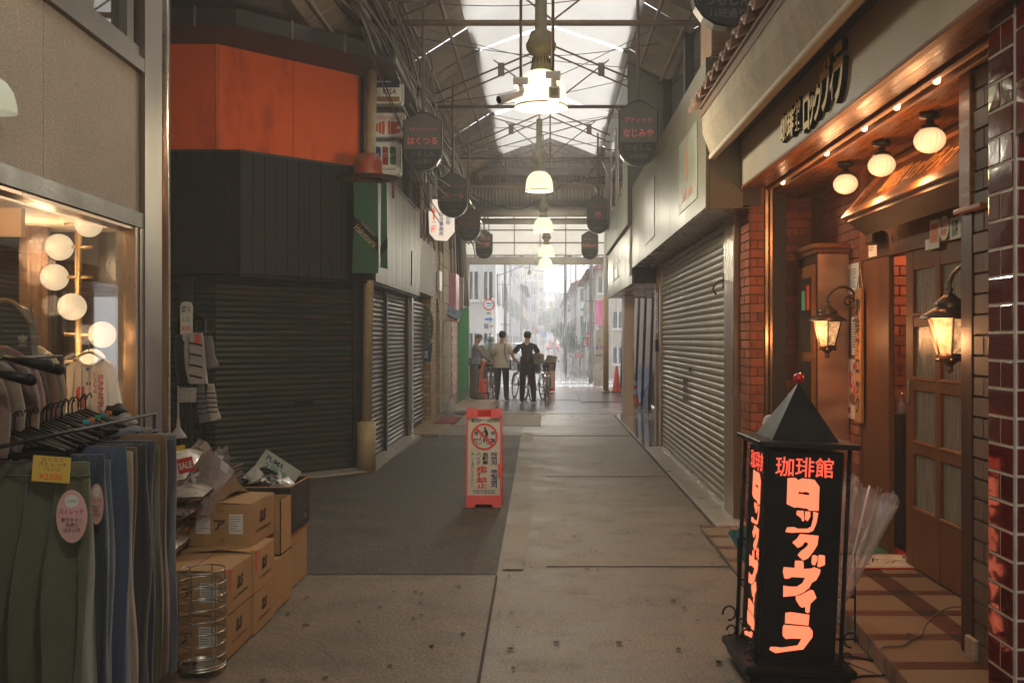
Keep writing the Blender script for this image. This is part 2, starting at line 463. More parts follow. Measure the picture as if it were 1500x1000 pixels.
# ---------------------------------------------------------------- ground
def wet_mat(name, base, dry_y, wet_y):
    """paving that gets wetter towards the open end where the rain blows in"""
    m = pm(name, base[0], **base[1]); nt = m.node_tree; b = nt.nodes['Principled BSDF']
    ge = N(nt, 'ShaderNodeNewGeometry'); sp = N(nt, 'ShaderNodeSeparateXYZ')
    nt.links.new(ge.outputs['Position'], sp.inputs[0])
    no = N(nt, 'ShaderNodeTexNoise', Scale=0.9, Detail=5.0); nt.links.new(ge.outputs['Position'], no.inputs['Vector'])
    ad = N(nt, 'ShaderNodeMath', operation='MULTIPLY_ADD'); ad.inputs[1].default_value = 9.0
    nt.links.new(no.outputs[0], ad.inputs[0]); nt.links.new(sp.outputs['Y'], ad.inputs[2]); dry_y -= 2; wet_y -= 3
    w = ramp(nt, ad.outputs[0], dry_y + 4.5, wet_y + 4.5)
    src = b.inputs['Roughness'].links[0].from_socket
    mx = N(nt, 'ShaderNodeMix'); mx.inputs[3].default_value = 0.13
    nt.links.new(w, mx.inputs[0]); nt.links.new(src, mx.inputs[2]); nt.links.new(mx.outputs[0], b.inputs['Roughness'])
    cs = b.inputs['Base Color'].links[0].from_socket
    nt.links.new(mix(nt, w, cs, mix(nt, 1.0, cs, (0.72, 0.72, 0.74, 1), 'MULTIPLY')), b.inputs['Base Color'])
    return m
M_floor = wet_mat('arcade_paving', ((0.20, 0.150, 0.103, 1), dict(rough=0.55, var=0.26, scale=2.2, stain=(0.095, 0.07, 0.047, 1), stain_scale=3.2, stain_amt=0.8, bump=0.4, bscale=70, fine=0.45, fscale=75)), 17, 28)
M_floor2 = wet_mat('arcade_paving_left', ((0.165, 0.118, 0.078, 1), dict(rough=0.6, var=0.28, scale=2.4, stain=(0.085, 0.065, 0.046, 1), stain_scale=2.3, stain_amt=0.75, bump=0.4, bscale=60, fine=0.38, fscale=60)), 17, 28)
M_patch = wet_mat('asphalt_patch', ((0.066, 0.054, 0.040, 1), dict(rough=0.65, spec=.3, stain=(.11, .085, .06, 1), stain_scale=2.6, stain_amt=.5, var=0.3, scale=2.6, bump=0.7, bscale=80, fine=0.6, fscale=60)), 17, 28)
M_road = pm('rain_wet_road', (0.17, 0.165, 0.16, 1), rough=0.18, var=0.2, scale=0.5, bump=0.25, bscale=14, rvar=0.1, stain=(0.1, 0.1, 0.1, 1), stain_scale=0.6)
solo('ground', MB().quad((-400, -60, -.03), (400, -60, -.03), (400, 420, -.03), (-400, 420, -.03)), M_road, 'wet ground stretching out beyond the arcade', 'ground', kind='structure')
solo('road', MB().box(-3.4, 3.6, 33.2, 330, -.03, -.012), M_road, 'rain soaked grey street beyond the open end of the arcade', 'road', kind='structure')
# road markings
mk = MB()
for y in (34.6, 37.4): mk.box(-3.2, 3.4, y, y + .35, -.012, -.008)
for y in range(44, 150, 8): mk.box(-.1, .05, y, y + 3.2, -.012, -.008)
solo('road_marking', mk, pm('worn_line_paint', (0.5, 0.5, 0.48, 1), rough=0.3, var=0.3, scale=6), 'worn white lines painted on the wet street', 'marking', kind='structure')

solo('arcade_floor', MB().box(-2.35, 3.2, -8, 33.2, -.1, 0.0), M_floor, 'brown worn concrete floor of the covered arcade', 'floor', kind='structure')
solo('side_street_floor', MB().box(-9, -2.35, -2, 33.2, -.1, -.001), M_floor2, 'dark floor of the side street to the left', 'floor', kind='structure')
solo('left_paving_strip', MB().add([(-2.3, -8, .004), (-.29, -8, .004), (-.33, 6.0, .004), (-.40, 16.3, .004), (-.5, 33.2, .004), (-2.3, 33.2, .004)], [(0, 1, 2, 3, 4, 5)]), M_floor2, 'darker speckled paving strip on the left half of the arcade', 'paving', kind='structure')
solo('asphalt_patch', MB().add([(-2.15, 6.76, .008), (-.335, 6.76, .008), (-.37, 11.5, .008), (-.42, 16.4, .008), (-2.0, 16.4, .008), (-2.07, 12.15, .008), (-2.6, 11.55, .008), (-4.5, 10.9, .008), (-4.5, 8.2, .008), (-2.4, 8.2, .008)], [tuple(range(10))]), M_patch, 'dark asphalt patch in front of the corner shop', 'paving', kind='structure')
jt = MB()
jt.add([(-.30, 2, .010), (-.285, 2, .010), (-.325, 6.7, .010), (-.34, 6.7, .010)], [(0, 1, 2, 3)])
for y in (16.5, 21.4, 26.3): jt.box(-2.0, 1.4, y, y + .02, .004, .0095)
for y in (7.0, 11.6): jt.box(.0, 1.4, y, y + .012, .003, .0062)
solo('paving_joint', jt, pm('joint_dirt', (0.05, 0.042, 0.034, 1), rough=0.9), 'dark joints between the paving slabs', 'joint', kind='structure')
solo('pale_repair_strip', MB().add([(-.3, 6.9, .0095), (-.16, 6.9, .0095), (-.14, 9.5, .0095), (-.2, 13, .0095), (-.22, 17, .0095), (-.4, 17, .0095), (-.36, 12, .0095), (-.31, 9, .0095)], [tuple(range(8))]), M_conc, 'pale mortar seam down the middle of the floor', 'paving', kind='structure')
# slabs of other tone near the wet end
for (x0, x1, y0, y1, mm, nm) in ((-1.7, -.1, 18.4, 21.3, M_conc, 'pale_slab'), (.9, 2.1, 25.5, 30.5, M_patch, 'dark_slab'), (-2.2, -1.2, 22, 26.4, pm('pink_slab', (0.34, 0.22, 0.15, 1), rough=0.4, var=0.2, scale=3, fine=0.2), 'pink_slab')):
    solo(nm, MB().box(x0, x1, y0, y1, .004, .012), mm, {'pale_slab': 'pale repaired slab in the arcade floor', 'dark_slab': 'dark wet slab by the right exit post', 'pink_slab': 'pinkish paving slab by the old brick shops'}[nm], 'paving', kind='structure')
# chewing gum and stains: nobody could count them
gm = MB(); gr = random.Random(3)
for i in range(260):
    y = 4.2 + 13 * gr.random() ** 1.6; x = gr.uniform(-1.9, 1.3); r = gr.uniform(.005, .019)
    z = .0125
    k = 7; a0 = gr.random() * 6
    gm.add([(x + r * math.cos(a0 + 2 * PI * q / k) * gr.uniform(.7, 1.2), y + r * 1.2 * math.sin(a0 + 2 * PI * q / k), z) for q in range(k)], [tuple(range(k))])
solo('trodden_gum', gm, pm('gum', (0.045, 0.038, 0.03, 1), rough=0.8), 'dark spots of trodden gum scattered on the floor', 'gum', kind='stuff')
# kerb line on the right
kb = thing('granite_kerb', (1.44, 8.4, 0), 'pale granite edging along the foot of the right hand shutters', 'kerb'); kb['kind'] = 'structure'
y = 8.42
while y < 21:
    MB().cbox(1.445, 1.70, y + .003, min(y + .9, 21) - .003, -.02, .028, .006).build('edging_stone', M_granite, kb); y += .9
MB().box(1.425, 1.443, 8.4, 21, .001, .006).build('dark_joint', MATS['joint_dirt'], kb)
kl = thing('threshold_slab', (-2.1, 12.2, 0), 'pale terrazzo threshold under the corner shop shutters', 'threshold'); kl['kind'] = 'structure'
MB().prism([(-2.05, 12.02), (-2.05, 16.3), (-2.3, 16.3), (-2.3, 12.25), (-3.66, 10.92), (-4.6, 10.92), (-4.6, 10.66), (-3.5, 10.66)], (0, 0, 0), X3, Y3, Z3, -.02, .035).build('slab', M_granite, kl)

# ---------------------------------------------------------------- left: clothing shop with lit window
cs = thing('clothing_shop', (-2.2, 4.0, 0), 'clothing shop with a warmly lit display window behind the racks', 'shop')
UL = Vector((-.056, .998, 0)).normalized(); NL = Vector((.998, .056, 0)); FL = (UL, Z3, NL)
OL = Vector((-2.03, 3.7, 0)) - UL * 4.2            # u = 4.2 at Y 3.7, pillar at u 5.72
pn = 1.14
pm('head_metal', (0.10, 0.085, 0.07, 1), rough=.45, metal=.4)
pm('pillar_metal', (0.22, 0.18, 0.14, 1), rough=.33, metal=.75, stretch=(1, 1, .2), bump=.02)
for i in range(5):
    MB().frame_box(OL, UL, Z3, NL, i * pn + .003, (i + 1) * pn - .003, 2.25, 2.98, -.05, 0).build('wall_panel', M_stucco, cs)
MB().frame_box(OL, UL, Z3, NL, 0, 5.72, 2.175, 2.25, -.08, .025).build('window_head', MATS['head_metal'], cs)
MB().frame_box(OL, UL, Z3, NL, 0, 5.72, 2.98, 3.05, -.08, .03).build('upper_sill', pm('grey_aluminium', (0.15, 0.13, 0.11, 1), rough=0.45, metal=0.4), cs)
wf = MB()
for u in (.1, 2.2): wf.frame_box(OL, UL, Z3, NL, u, u + .06, .25, 2.16, -.05, .01)
wf.frame_box(OL, UL, Z3, NL, 0, 5.6, 2.155, 2.17, -.07, .012)
wf.frame_box(OL, UL, Z3, NL, 0, 5.6, .0, .25, -.1, .015)
wf.build('window_frame', M_bronze, cs)
MB().frame_box(OL, UL, Z3, NL, .1, 5.58, .25, 2.155, -.03, -.024).build('display_glass', M_glass, cs)
for a, b in ((5.56, 5.60), (5.61, 5.66), (5.665, 5.72)):
    MB().frame_box(OL, UL, Z3, NL, a, b, 0, 2.17 if a < 5.66 else 6.0, -.04, .02 + (b - 5.6) * .1).build('jamb_strip', M_bronze if a < 5.6 else MATS['pillar_metal'], cs)
pl = MB().frame_box(OL, UL, Z3, NL, 5.723, 5.96, 0, 6.2, -.14, .022)
pl.build('pillar_plate', MATS['pillar_metal'], cs)
MB().frame_box(OL, UL, Z3, NL, 5.962, 6.0, 0, 6.2, -.14, -.02).build('pillar_gap', M_black, cs)
pc = OL + UL * 6.05
MB().tube([(pc.x - .03, pc.y, 0), (pc.x - .03, pc.y, 6.2)], .058, 20).build('round_corner_post', M_steel, cs)
# upstairs windows
uw = MB()
for u in (0.2, 2.0, 3.6, 4.98, 5.5): uw.frame_box(OL, UL, Z3, NL, u, u + .09, 3.05, 5.6, -.07, -.0)
uw.frame_box(OL, UL, Z3, NL, 0, 5.7, 3.05, 3.11, -.06, .01); uw.frame_box(OL, UL, Z3, NL, 0, 5.7, 5.5, 5.6, -.06, .01)
uw.build('upper_window_frame', MATS['grey_aluminium'], cs)
MB().frame_box(OL, UL, Z3, NL, 0, 5.6, 3.05, 5.6, -.045, -.04).build('upper_pane', M_wglass, cs)
MB().frame_box(OL, UL, Z3, NL, 0, 5.6, 3.05, 5.6, -1.4, -1.3).build('upper_back_wall', pm('dim_plaster', (0.20, 0.17, 0.13, 1), rough=0.9), cs)
# room behind the window
M_shopwall = pm('shop_interior', (0.16, 0.10, 0.055, 1), rough=0.7, var=0.4, scale=5)
MB().prism([(-4.2, -1), (-2.3, -1), (-2.2, 5.3), (-2.62, 6.6), (-4.2, 6.6)], (0, 0, 0), X3, Y3, Z3, 2.3, 2.36).build('ceiling', pm('shop_ceiling', (0.5, 0.4, 0.28, 1), rough=0.8), cs)
MB().box(-4.25, -4.2, -1, 6.6, 0, 2.3).build('back_wall', M_shopwall, cs)
MB().box(-4.2, -2.62, 6.5, 6.56, 0, 2.3).build('end_mirror', pm('brown_end_glass', (.035, .022, .014, 1), rough=.12, var=.6, scale=3, spec=.35), cs)
MB().prism([(-2.17, 5.75), (-2.22, 5.75), (-2.66, 6.62), (-2.61, 6.62)], (0, 0, 0), X3, Y3, Z3, 0, 6.0).build('side_street_wall', M_stucco, cs)
MB().box(-6.2, -2.62, 6.62, 6.7, 0, 6.0).build('side_street_wall', M_stucco, cs)
MB().prism([(-4.2, -1), (-2.3, -1), (-2.2, 5.3), (-2.62, 6.5), (-4.2, 6.5)], (0, 0, 0), X3, Y3, Z3, .0, .02).build('shop_floor', M_wooddk, cs)
for px_, w_, Y_, mt in ((34, .05, 6.1, M_bronze), (48, .06, 6.15, M_bronze), (64, .05, 6.2, M_bronze)):
    a = P(px_, 400, Y_)
    if mt: MB().box(a.x - w_ / 2, a.x + w_ / 2, Y_, Y_ + .04, 0, 2.3).build('inner_frame', mt, cs)
a = P(0, 290, 5.3); b = P(31, 346, 5.3)
MB().box(a.x - .3, b.x, 5.3, 5.34, b.z, a.z).build('lit_panel', pm('cream_panel', (0.75, 0.5, 0.28, 1), rough=0.6), cs)
# a strip of light behind the window head
MB().frame_box(OL, UL, Z3, NL, .2, 5.5, 2.160, 2.172, -.12, -.10).build('light_strip', emit('warm_strip', (1.0, 0.62, 0.36, 1), .75), cs)
point('shop_light', (-3.2, 4.2, 2.15), 16, (1.0, 0.62, 0.34), .12, cs)
point('shop_light', (-3.0, 5.9, 2.1), 10, (1.0, 0.62, 0.34), .1, cs)

# globe lamp stand in the window
M_globe = emit('opal_globe', (1.0, 0.74, 0.47, 1), .62)
gl = thing('globe_lamp_stand', P(115, 900, 4.98).xy.to_3d(), 'brass pole with seven opal globes lit in the shop window', 'lamp')
gp = P(115, 400, 4.98)
MB().tube([(gp.x, 4.98, .02), (gp.x, 4.98, 2.29)], .016, 10).build('pole', pm('warm_brass', (0.7, 0.45, 0.2, 1), rough=0.3, metal=0.8), gl)
for px_, py_ in ((130, 328), (87, 362), (80, 406), (117, 450), (150, 490), (135, 530), (95, 585)):
    g = P(px_, py_, 4.98)
    s = 1 if g.x > gp.x else -1
    yy = 4.98 if abs(g.x - gp.x) > .05 else 4.90
    MB().tube([(gp.x - s * .07, yy if yy == 4.98 else 4.98, g.z), (g.x - s * .05, 4.98, g.z)], .008, 8).build('arm', MATS['warm_brass'], gl)
    MB().ball((g.x, yy - .0, g.z), .066, 24, 16).build('globe', M_globe, gl)
    point('globe_light', (g.x, yy - .16, g.z), .9, (1, .68, .4), .05, gl)
g2 = thing('globe_lamp_stand', P(196, 900, 5.75).xy.to_3d(), 'added pole and globes in place of mirror reflections at the right edge of the shop window', 'lamp')  # solid lit globes added to stand in for reflections in the end mirror
gp = P(203, 400, 5.75)
MB().tube([(gp.x, 5.75, .02), (gp.x, 5.75, 2.29)], .016, 10).build('pole', MATS['warm_brass'], g2)
for px_, py_ in ((193, 450), (193, 490)):
    g = P(px_, py_, 5.75); MB().ball(g, .066, 24, 16).build('globe', M_globe, g2)

# ---------------------------------------------------------------- left: dark corner shop with cut corner
s2 = thing('corner_shop', (-2.3, 12.2, 0), 'closed corner shop with black boards below an orange wall', 'shop')
A = Vector((-3.62, 10.92, 0)); B = Vector((-2.28, 12.26, 0))
U45 = (B - A).normalized(); N45 = Vector((U45.y, -U45.x, 0)); L45 = (B - A).length
F45 = (U45, Z3, N45)
# solid walls
MB().frame_box(A, U45, Z3, N45, 0, L45, 0, 6.6, -.25, -.07).build('cut_corner_wall', M_gutter, s2)
MB().box(-6.2, -3.62, 11.0, 11.2, 0, 6.6).build('side_wall', M_gutter, s2)
MB().box(-2.75, -2.36, 12.3, 18.8, 0, 6.6).build('arcade_wall', M_gutter, s2)
# orange wall
MB().frame_box(A, U45, Z3, N45, 0, L45 - .01, 3.3, 4.95, -.06, -.0).build('orange_panel', M_orange, s2)
MB().box(-6.1, -3.625, 10.93, 10.99, 3.3, 4.95).build('orange_panel', M_orange, s2)
for q in (.02, .95): MB().frame_box(A, U45, Z3, N45, q, q + .007, 3.62, 4.95, .0, .002).build('sheet_joint', M_gutter, s2)
MB().frame_box(A, U45, Z3, N45, L45 - .01, L45 + .03, 3.3, 4.95, -.06, .02).build('corner_trim', M_board, s2)
# black boards band: frontal piece and the cut corner piece
Ap = Vector((-3.30, 10.76, 0)); Bp = Vector((-2.08, 11.98, 0)); LP = (Bp - Ap).length
bw = .142
x = -3.305; i = 0
while x > -6.0:
    MB().cbox(x - bw + .006, x, 10.76, 10.80, 2.31, 3.62, .003).build('board', M_board, s2); x -= bw
MB().box(-6, -3.3, 10.80, 10.9, 2.31, 3.62).build('board_backing', M_black, s2)
nb = int(LP / bw)
for k in range(nb + 1):
    u0 = k * bw; u1 = min(u0 + bw - .006, LP)
    if u1 - u0 > .02: MB().frame_box(Ap, U45, Z3, N45, u0, u1, 2.31, 3.62, -.05, .0 + rnd.uniform(0, .004)).build('board', M_board, s2)
MB().frame_box(Ap, U45, Z3, N45, 0, LP - .02, 2.31, 3.62, -.12, -.055).build('board_backing', M_black, s2)
MB().frame_box(Ap, U45, Z3, N45, -.01, LP, 3.62, 3.65, -.12, .012).build('cap_strip', M_gutter, s2)
MB().box(-6, -3.3, 10.745, 10.9, 3.62, 3.65).build('cap_strip', M_gutter, s2)
MB().prism([(-6, 10.77), (-3.31, 10.77), (-2.1, 12.0), (-2.1, 16.2), (-2.4, 16.2), (-2.4, 12.3), (-3.6, 11.05), (-6, 11.05)], (0, 0, 0), X3, Y3, Z3, 2.275, 2.305).build('band_soffit', M_black, s2)
# front shutters: narrow one, mullion, wide one
Fo = A + U45 * .0
shutter(s2, Vector((-6.0, 10.9, .04)), (X3, Z3, -Y3), 2.0, 2.24, .064, M_dslat)
MB().box(-4.0, -3.86, 10.84, 10.94, .03, 2.28).build('shutter_post', M_dslat, s2)
shutter(s2, Vector((-3.855, 10.9, .04)), (X3, Z3, -Y3), .235, 2.24, .064, M_dslat)
shutter(s2, A + Vector((0, 0, .04)) - N45 * .02, F45, L45 - .12, 2.24, .064, M_dslat)
MB().frame_box(A, U45, Z3, N45, L45 - .12, L45 + .0, .03, 2.28, -.06, .03).build('shutter_post', M_dslat, s2)
MB().frame_box(A, U45, Z3, N45, 0, L45 - .12, .03, .075, -.02, .012).build('bottom_rail', M_darkmetal, s2)
h = MB(); hu = L45 * .52
h.frame_box(A, U45, Z3, N45, hu, hu + .24, .83, .89, -.0, .012)
for k in range(4): h.frame_box(A, U45, Z3, N45, hu + .02 + k * .055, hu + .055 + k * .055, .845, .875, .012, .018)
h.build('letter_slot', M_black, s2)
# side shutters on the arcade
shutter(s2, Vector((-2.30, 12.36, .04)), FR_LEFTWALL, 1.64, 2.24, .064, M_dslat2)
shutter(s2, Vector((-2.30, 14.10, .04)), FR_LEFTWALL, 2.04, 2.24, .064, M_dslat2)
for y0, y1 in ((12.27, 12.355), (14.005, 14.095), (16.15, 16.25)):
    MB().box(-2.34, -2.24, y0, y1, .03, 2.28).build('shutter_post', M_darkmetal, s2)
# ribbed metal fascia on the arcade side
y = 12.02
while y < 16.15:
    MB().box(-2.10, -2.06 + rnd.uniform(0, .002), y, y + .117, 2.30, 3.66).build('ribbed_strip', M_rib, s2); y += .12
MB().box(-2.12, -2.045, 12.0, 16.22, 3.66, 3.69).build('fascia_cap', M_rib, s2)
MB().box(-2.10, -2.045, 15.2, 15.35, 2.42, 2.95).build('dark_box', M_black, s2)
MB().box(-2.36, -2.13, 12.0, 16.2, 3.3, 3.66).build('fascia_backing', M_gutter, s2)
# gutter and soffit
gt = MB()
path = [(-6.2, 10.2), (-3.18, 10.2), (-1.78, 11.6), (-1.78, 16.6)]
inner = [(-6.2, 10.36), (-3.245, 10.36), (-1.94, 11.665), (-1.94, 16.6)]
for k in range(3):
    (x0, y0), (x1, y1) = path[k], path[k + 1]; (a0, b0), (a1, b1) = inner[k], inner[k + 1]
    gt.add([(x0, y0, 4.82), (x1, y1, 4.82), (a1, b1, 4.82), (a0, b0, 4.82), (x0, y0, 4.99), (x1, y1, 4.99), (a1, b1, 4.99), (a0, b0, 4.99)],
           [(0, 3, 2, 1), (4, 5, 6, 7), (0, 1, 5, 4), (2, 3, 7, 6)])
for k in range(12):
    pass
gt.build('gutter', M_gutter, s2)
for q in ((-4.6, 10.19), (-3.6, 10.19), (-2.72, 10.65), (-2.25, 11.12)):
    MB().cbox(q[0] - .012, q[0] + .012, q[1] - .01, q[1] + .03, 4.80, 5.01, .003).build('gutter_strap', M_rust, s2)
y = 11.7
while y < 16.5:
    MB().cbox(-1.775, -1.765, y, y + .86, 4.84, 4.985, .002).build('gutter_panel', pm('pale_gutter_face', (0.30, 0.25, 0.19, 1), rough=0.7, var=0.2, rand=0.1), s2); y += .88
MB().prism([(-6.2, 10.37), (-3.25, 10.37), (-1.945, 11.67), (-1.945, 16.6), (-2.4, 16.6), (-2.4, 12.4), (-3.7, 11.1), (-6.2, 11.1)], (0, 0, 0), X3, Y3, Z3, 4.84, 4.88).build('eaves_soffit', M_gutter, s2)
# windows upstairs, dark in the shade
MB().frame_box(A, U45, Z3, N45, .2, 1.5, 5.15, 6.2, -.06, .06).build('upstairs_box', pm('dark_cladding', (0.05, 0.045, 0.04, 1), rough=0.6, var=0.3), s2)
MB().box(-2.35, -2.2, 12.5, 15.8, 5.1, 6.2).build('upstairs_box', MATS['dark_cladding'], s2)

# cream pipe at the corner
pp = thing('corner_pipe', (-2.16, 12.05, 0), 'cream painted pipe standing at the corner of the shuttered shop', 'pipe')
MB().tube([(-2.17, 12.02, .03), (-2.17, 12.02, .60)], .112, 18).build('pipe_sleeve', M_pole, pp)
MB().tube([(-2.17, 12.02, .58), (-2.10, 12.0, 4.84)], .062, 16).build('pipe', M_pole, pp)
MB().tube([(-2.17, 12.02, .60), (-2.17, 12.02, .615)], [.112, .075], 18).build('collar', M_pole, pp)

# ---------------------------------------------------------------- left: old brick shops further on
b3 = thing('tan_brick_shop', (-2.3, 18.8, 0), 'small closed shop with a tan brick pier past the corner shop', 'shop')
shutter(b3, Vector((-2.30, 16.55, .1)), FR_LEFTWALL, 2.1, 2.2, .075, M_dslat2)
MB().box(-2.34, -2.2, 16.36, 16.5, 0, 2.5).build('steel_post', M_steel, b3)
MB().box(-2.36, -2.12, 16.3, 18.8, 2.4, 3.4).build('fascia', pm('grey_board', (0.25, 0.22, 0.18, 1), rough=0.6, var=0.2), b3)
MB().box(-2.55, -2.19, 18.82, 19.7, 0, 6.0).build('pier_core', M_mortar, b3)
brick_wall(b3, (-2.56, 18.82, 0), FR_CAM, .37, 3.3, .185, .085, M_ybrick, limit=290)
brick_wall(b3, (-2.19, 18.82, 0), FR_LEFTWALL, .88, 3.3, .22, .085, M_ybrick, limit=290)
MB().box(-2.6, -1.75, 16.3, 18.3, .0, .05).build('tiled_step', pm('step_tile', (0.3, 0.22, 0.14, 1), rough=0.35, fine=0.3), b3)
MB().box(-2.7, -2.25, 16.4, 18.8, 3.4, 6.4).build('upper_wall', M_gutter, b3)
b4 = thing('arched_stone_shop', (-2.3, 21, 0), 'rough stone shop front with a dark arched doorway', 'shop')
M_rough = pm('rough_stone', (0.33, 0.27, 0.19, 1), rough=0.85, var=0.3, scale=4, bump=0.8, bscale=25, rand=0.1)
arc = [(0.35, 0), (0.35, 2.0)] + [(0.8 - .45 * math.cos(t * PI / 8), 2.0 + .45 * math.sin(t * PI / 8)) for t in range(1, 8)] + [(1.25, 2.0), (1.25, 0)]
wallp = [(0, 0)] + arc + [(3.4, 0), (3.4, 4.2), (0, 4.2)]
MB().prism(wallp, (-2.28, 19.72, 0), Y3, Z3, X3, -.35, 0).build('stone_wall', M_rough, b4)
MB().prism([(0.35, 0)] + arc[1:-1] + [(1.25, 0)], (-2.28, 19.72, 0), Y3, Z3, X3, -.33, -.28).build('door', M_wooddk, b4)
ar = MB()
for t in range(9):
    a0 = PI * t / 9 + .02; a1 = PI * (t + 1) / 9 - .02
    pts = [(0.8 - r * math.cos(a), 2.0 + r * math.sin(a)) for r, a in ((.45, a0), (.6, a0), (.6, a1), (.45, a1))]
    MB().prism(pts, (-2.28, 19.72, 0), Y3, Z3, X3, 0, .03).build('arch_stone', M_rough, b4)
for k in range(10):
    MB().box(-2.28, -2.255, 21.1, 21.1 + rnd.uniform(.5, .65), .02 + k * .4, .4 + k * .4).build('facing_stone', M_rough, b4)
    MB().box(-2.28, -2.255, 21.85, 23.05, .02 + k * .4, .4 + k * .4).build('facing_stone', M_rough, b4)
MB().box(-3.0, -2.3, 19.7, 23.1, 4.2, 6.4).build('upper_wall', M_gutter, b4)
b5 = thing('checked_brick_building', (-2.9, 26, 0), 'narrow building with pink and cream checked bricks by the green board', 'building')
MB().box(-3.4, -2.72, 23.1, 31, 0, 6.2).build('wall', pm('drab_render', (0.24, 0.19, 0.15, 1), rough=0.8, var=0.3, scale=2), b5)
Mc1 = pm('cream_brick', (0.5, 0.4, 0.3, 1), rough=0.7, rand=0.3); Mc2 = pm('pink_brick', (0.45, 0.22, 0.15, 1), rough=0.7, rand=0.3)
for j in range(22):
    for k in range(3):
        MB().box(-2.72, -2.70, 28.6 + k * .5, 29.08 + k * .5, .02 + j * .13, .135 + j * .13).build('checked_brick', Mc1 if (j + k) % 2 else Mc2, b5)
MB().box(-2.72, -2.35, 24.2, 24.3, 3.1, 4.5).build('wing_wall', M_rough, b5)
# canopies, signs, conduits hung on these fronts
def wallsign(name, px0, py0, px1, py1, Y0, depth, m, label, cat='sign', fr=None):
    a = P(px0, py0, Y0); b = P(px1, py1, Y0)
    t = thing(name, (a.x, Y0, b.z), label, cat)
    MB().cbox(a.x, b.x, Y0, Y0 + depth, b.z, a.z, .01).build('sign_box', m, t)
    return t, a, b
t, a, b = wallsign('pink_sign', 655, 400, 668, 470, 24.4, .9, pm('pink_acrylic', (0.62, 0.25, 0.32, 1), rough=0.4), 'faded pink box sign over the arched shop')
t, a, b = wallsign('grey_sign', 667, 406, 679, 452, 26, .12, pm('grey_acrylic', (0.45, 0.41, 0.36, 1), rough=0.4), 'blank grey box sign beside the pink one')
t, a, b = wallsign('grey_sign', 640, 396, 644, 426, 20.4, .5, MATS['white_paint'], 'thin pale sign on the stone shop front')
ob = thing('maroon_awning', (-2.2, 22, 3.6), 'maroon slanted awning above the stone shop', 'awning')
MB().add([(-2.28, 20.8, 4.3), (-2.28, 24.0, 4.3), (-1.85, 24.0, 3.9), (-1.85, 20.8, 3.9), (-2.28, 20.8, 4.26), (-2.28, 24.0, 4.26), (-1.85, 24.0, 3.86), (-1.85, 20.8, 3.86)], [(0, 1, 2, 3), (4, 7, 6, 5), (0, 3, 7, 4), (1, 5, 6, 2), (2, 6, 7, 3)]).build('awning_sheet', pm('maroon_paint', (0.16, 0.035, 0.03, 1), rough=0.6), ob)
for k, (xx, yy, zz) in enumerate(((-2.14, 20.2, 4.05), (-2.1, 21.0, 3.85))):
    s = solo('orange_shop_lamp', MB().lathe([(.001, .1), (.05, .09), (.12, .03), (.14, -.06), (.13, -.06), (.09, .02), (.001, .03)], (xx, yy, zz), 14).tube([(xx, yy, zz + .08), (xx - .14, yy, zz + .14)], .012, 6), pm('orange_enamel', (0.55, 0.12, 0.03, 1), rough=0.4), ('small orange lamp on the wall, nearer of the two above the stone shop', 'small orange lamp on the wall, farther of the two above the stone shop')[k], 'lamp')
fl = thing('flood_lamp', (-2.2, 23, 3.1), 'tilted blue grey floodlight above the green board', 'lamp')
a = P(662, 458, 22.8)
fm = MB(); c, s_ = math.cos(R(-28)), math.sin(R(-28))
Uf = Vector((c, 0, s_)); Vf = Vector((-s_ * .6, .5, c * .6)).normalized(); Nf = Uf.cross(Vf)
fm.frame_box(a, Uf, Vf, Nf, -.2, .2, -.12, .12, -.03, .03).build('lamp_head', pm('blue_grey_metal', (0.12, 0.17, 0.20, 1), rough=0.3, metal=0.5), fl)
MB().tube([a, a + Vector((-.1, .1, .2)), a + Vector((-.45, .2, .25))], .015, 6).build('bracket', M_rust, fl)
ov = thing('oval_sign', (-2.4, 18.7, 1.5), 'round topped dark green oval menu sign on the tan brick pier', 'sign')
oc = P(622, 478, 18.72)
prof = [(.17 * math.cos(2 * PI * k / 32), .40 * math.sin(2 * PI * k / 32)) for k in range(32)]
MB().prism(prof, oc, X3, Z3, -Y3, 0, .05).build('oval_plate', pm('green_enamel', (0.045, 0.09, 0.05, 1), rough=0.4, var=0.3), ov)
rim = [oc + X3 * a * 1.0 + Z3 * b * 1.0 - Y3 * .05 for a, b in prof]
MB().tube(rim, .008, 5, closed=True).build('rim', M_bronze, ov)
ol = MB()
put_text(ol, '御\n料\n理', oc, FR_CAM, 0, 0, h=.42, n=.052, bold=.02)
for k in range(6):
    for q in (-1, 1):
        pr = [(q * .105 + .022 * math.cos(t * PI / 4), -.25 + k * .1 + .022 * math.sin(t * PI / 4)) for t in range(8)]
        ol.prism(pr, oc, X3, Z3, -Y3, .05, .055)
ol.build('lettering', pm('dull_gold', (0.35, 0.22, 0.10, 1), rough=0.5), ov)
bp = thing('blue_plate_sign', (-2.4, 18.75, 1.2), 'blue plate hung under the green oval sign', 'sign')
oc2 = P(622, 515, 18.76)
MB().prism([(-.16, .16), (-.14, -.19), (.12, -.19), (.15, .16)], oc2, X3, Z3, -Y3, 0, .03).build('plate', pm('blue_enamel', (0.02, 0.055, 0.13, 1), rough=0.4, var=0.2), bp)
ol = MB(); put_text(ol, '営業\n時間', oc2, FR_CAM, 0, -.05, h=.14, n=.033, bold=.02); ol.build('lettering', M_paper, bp)
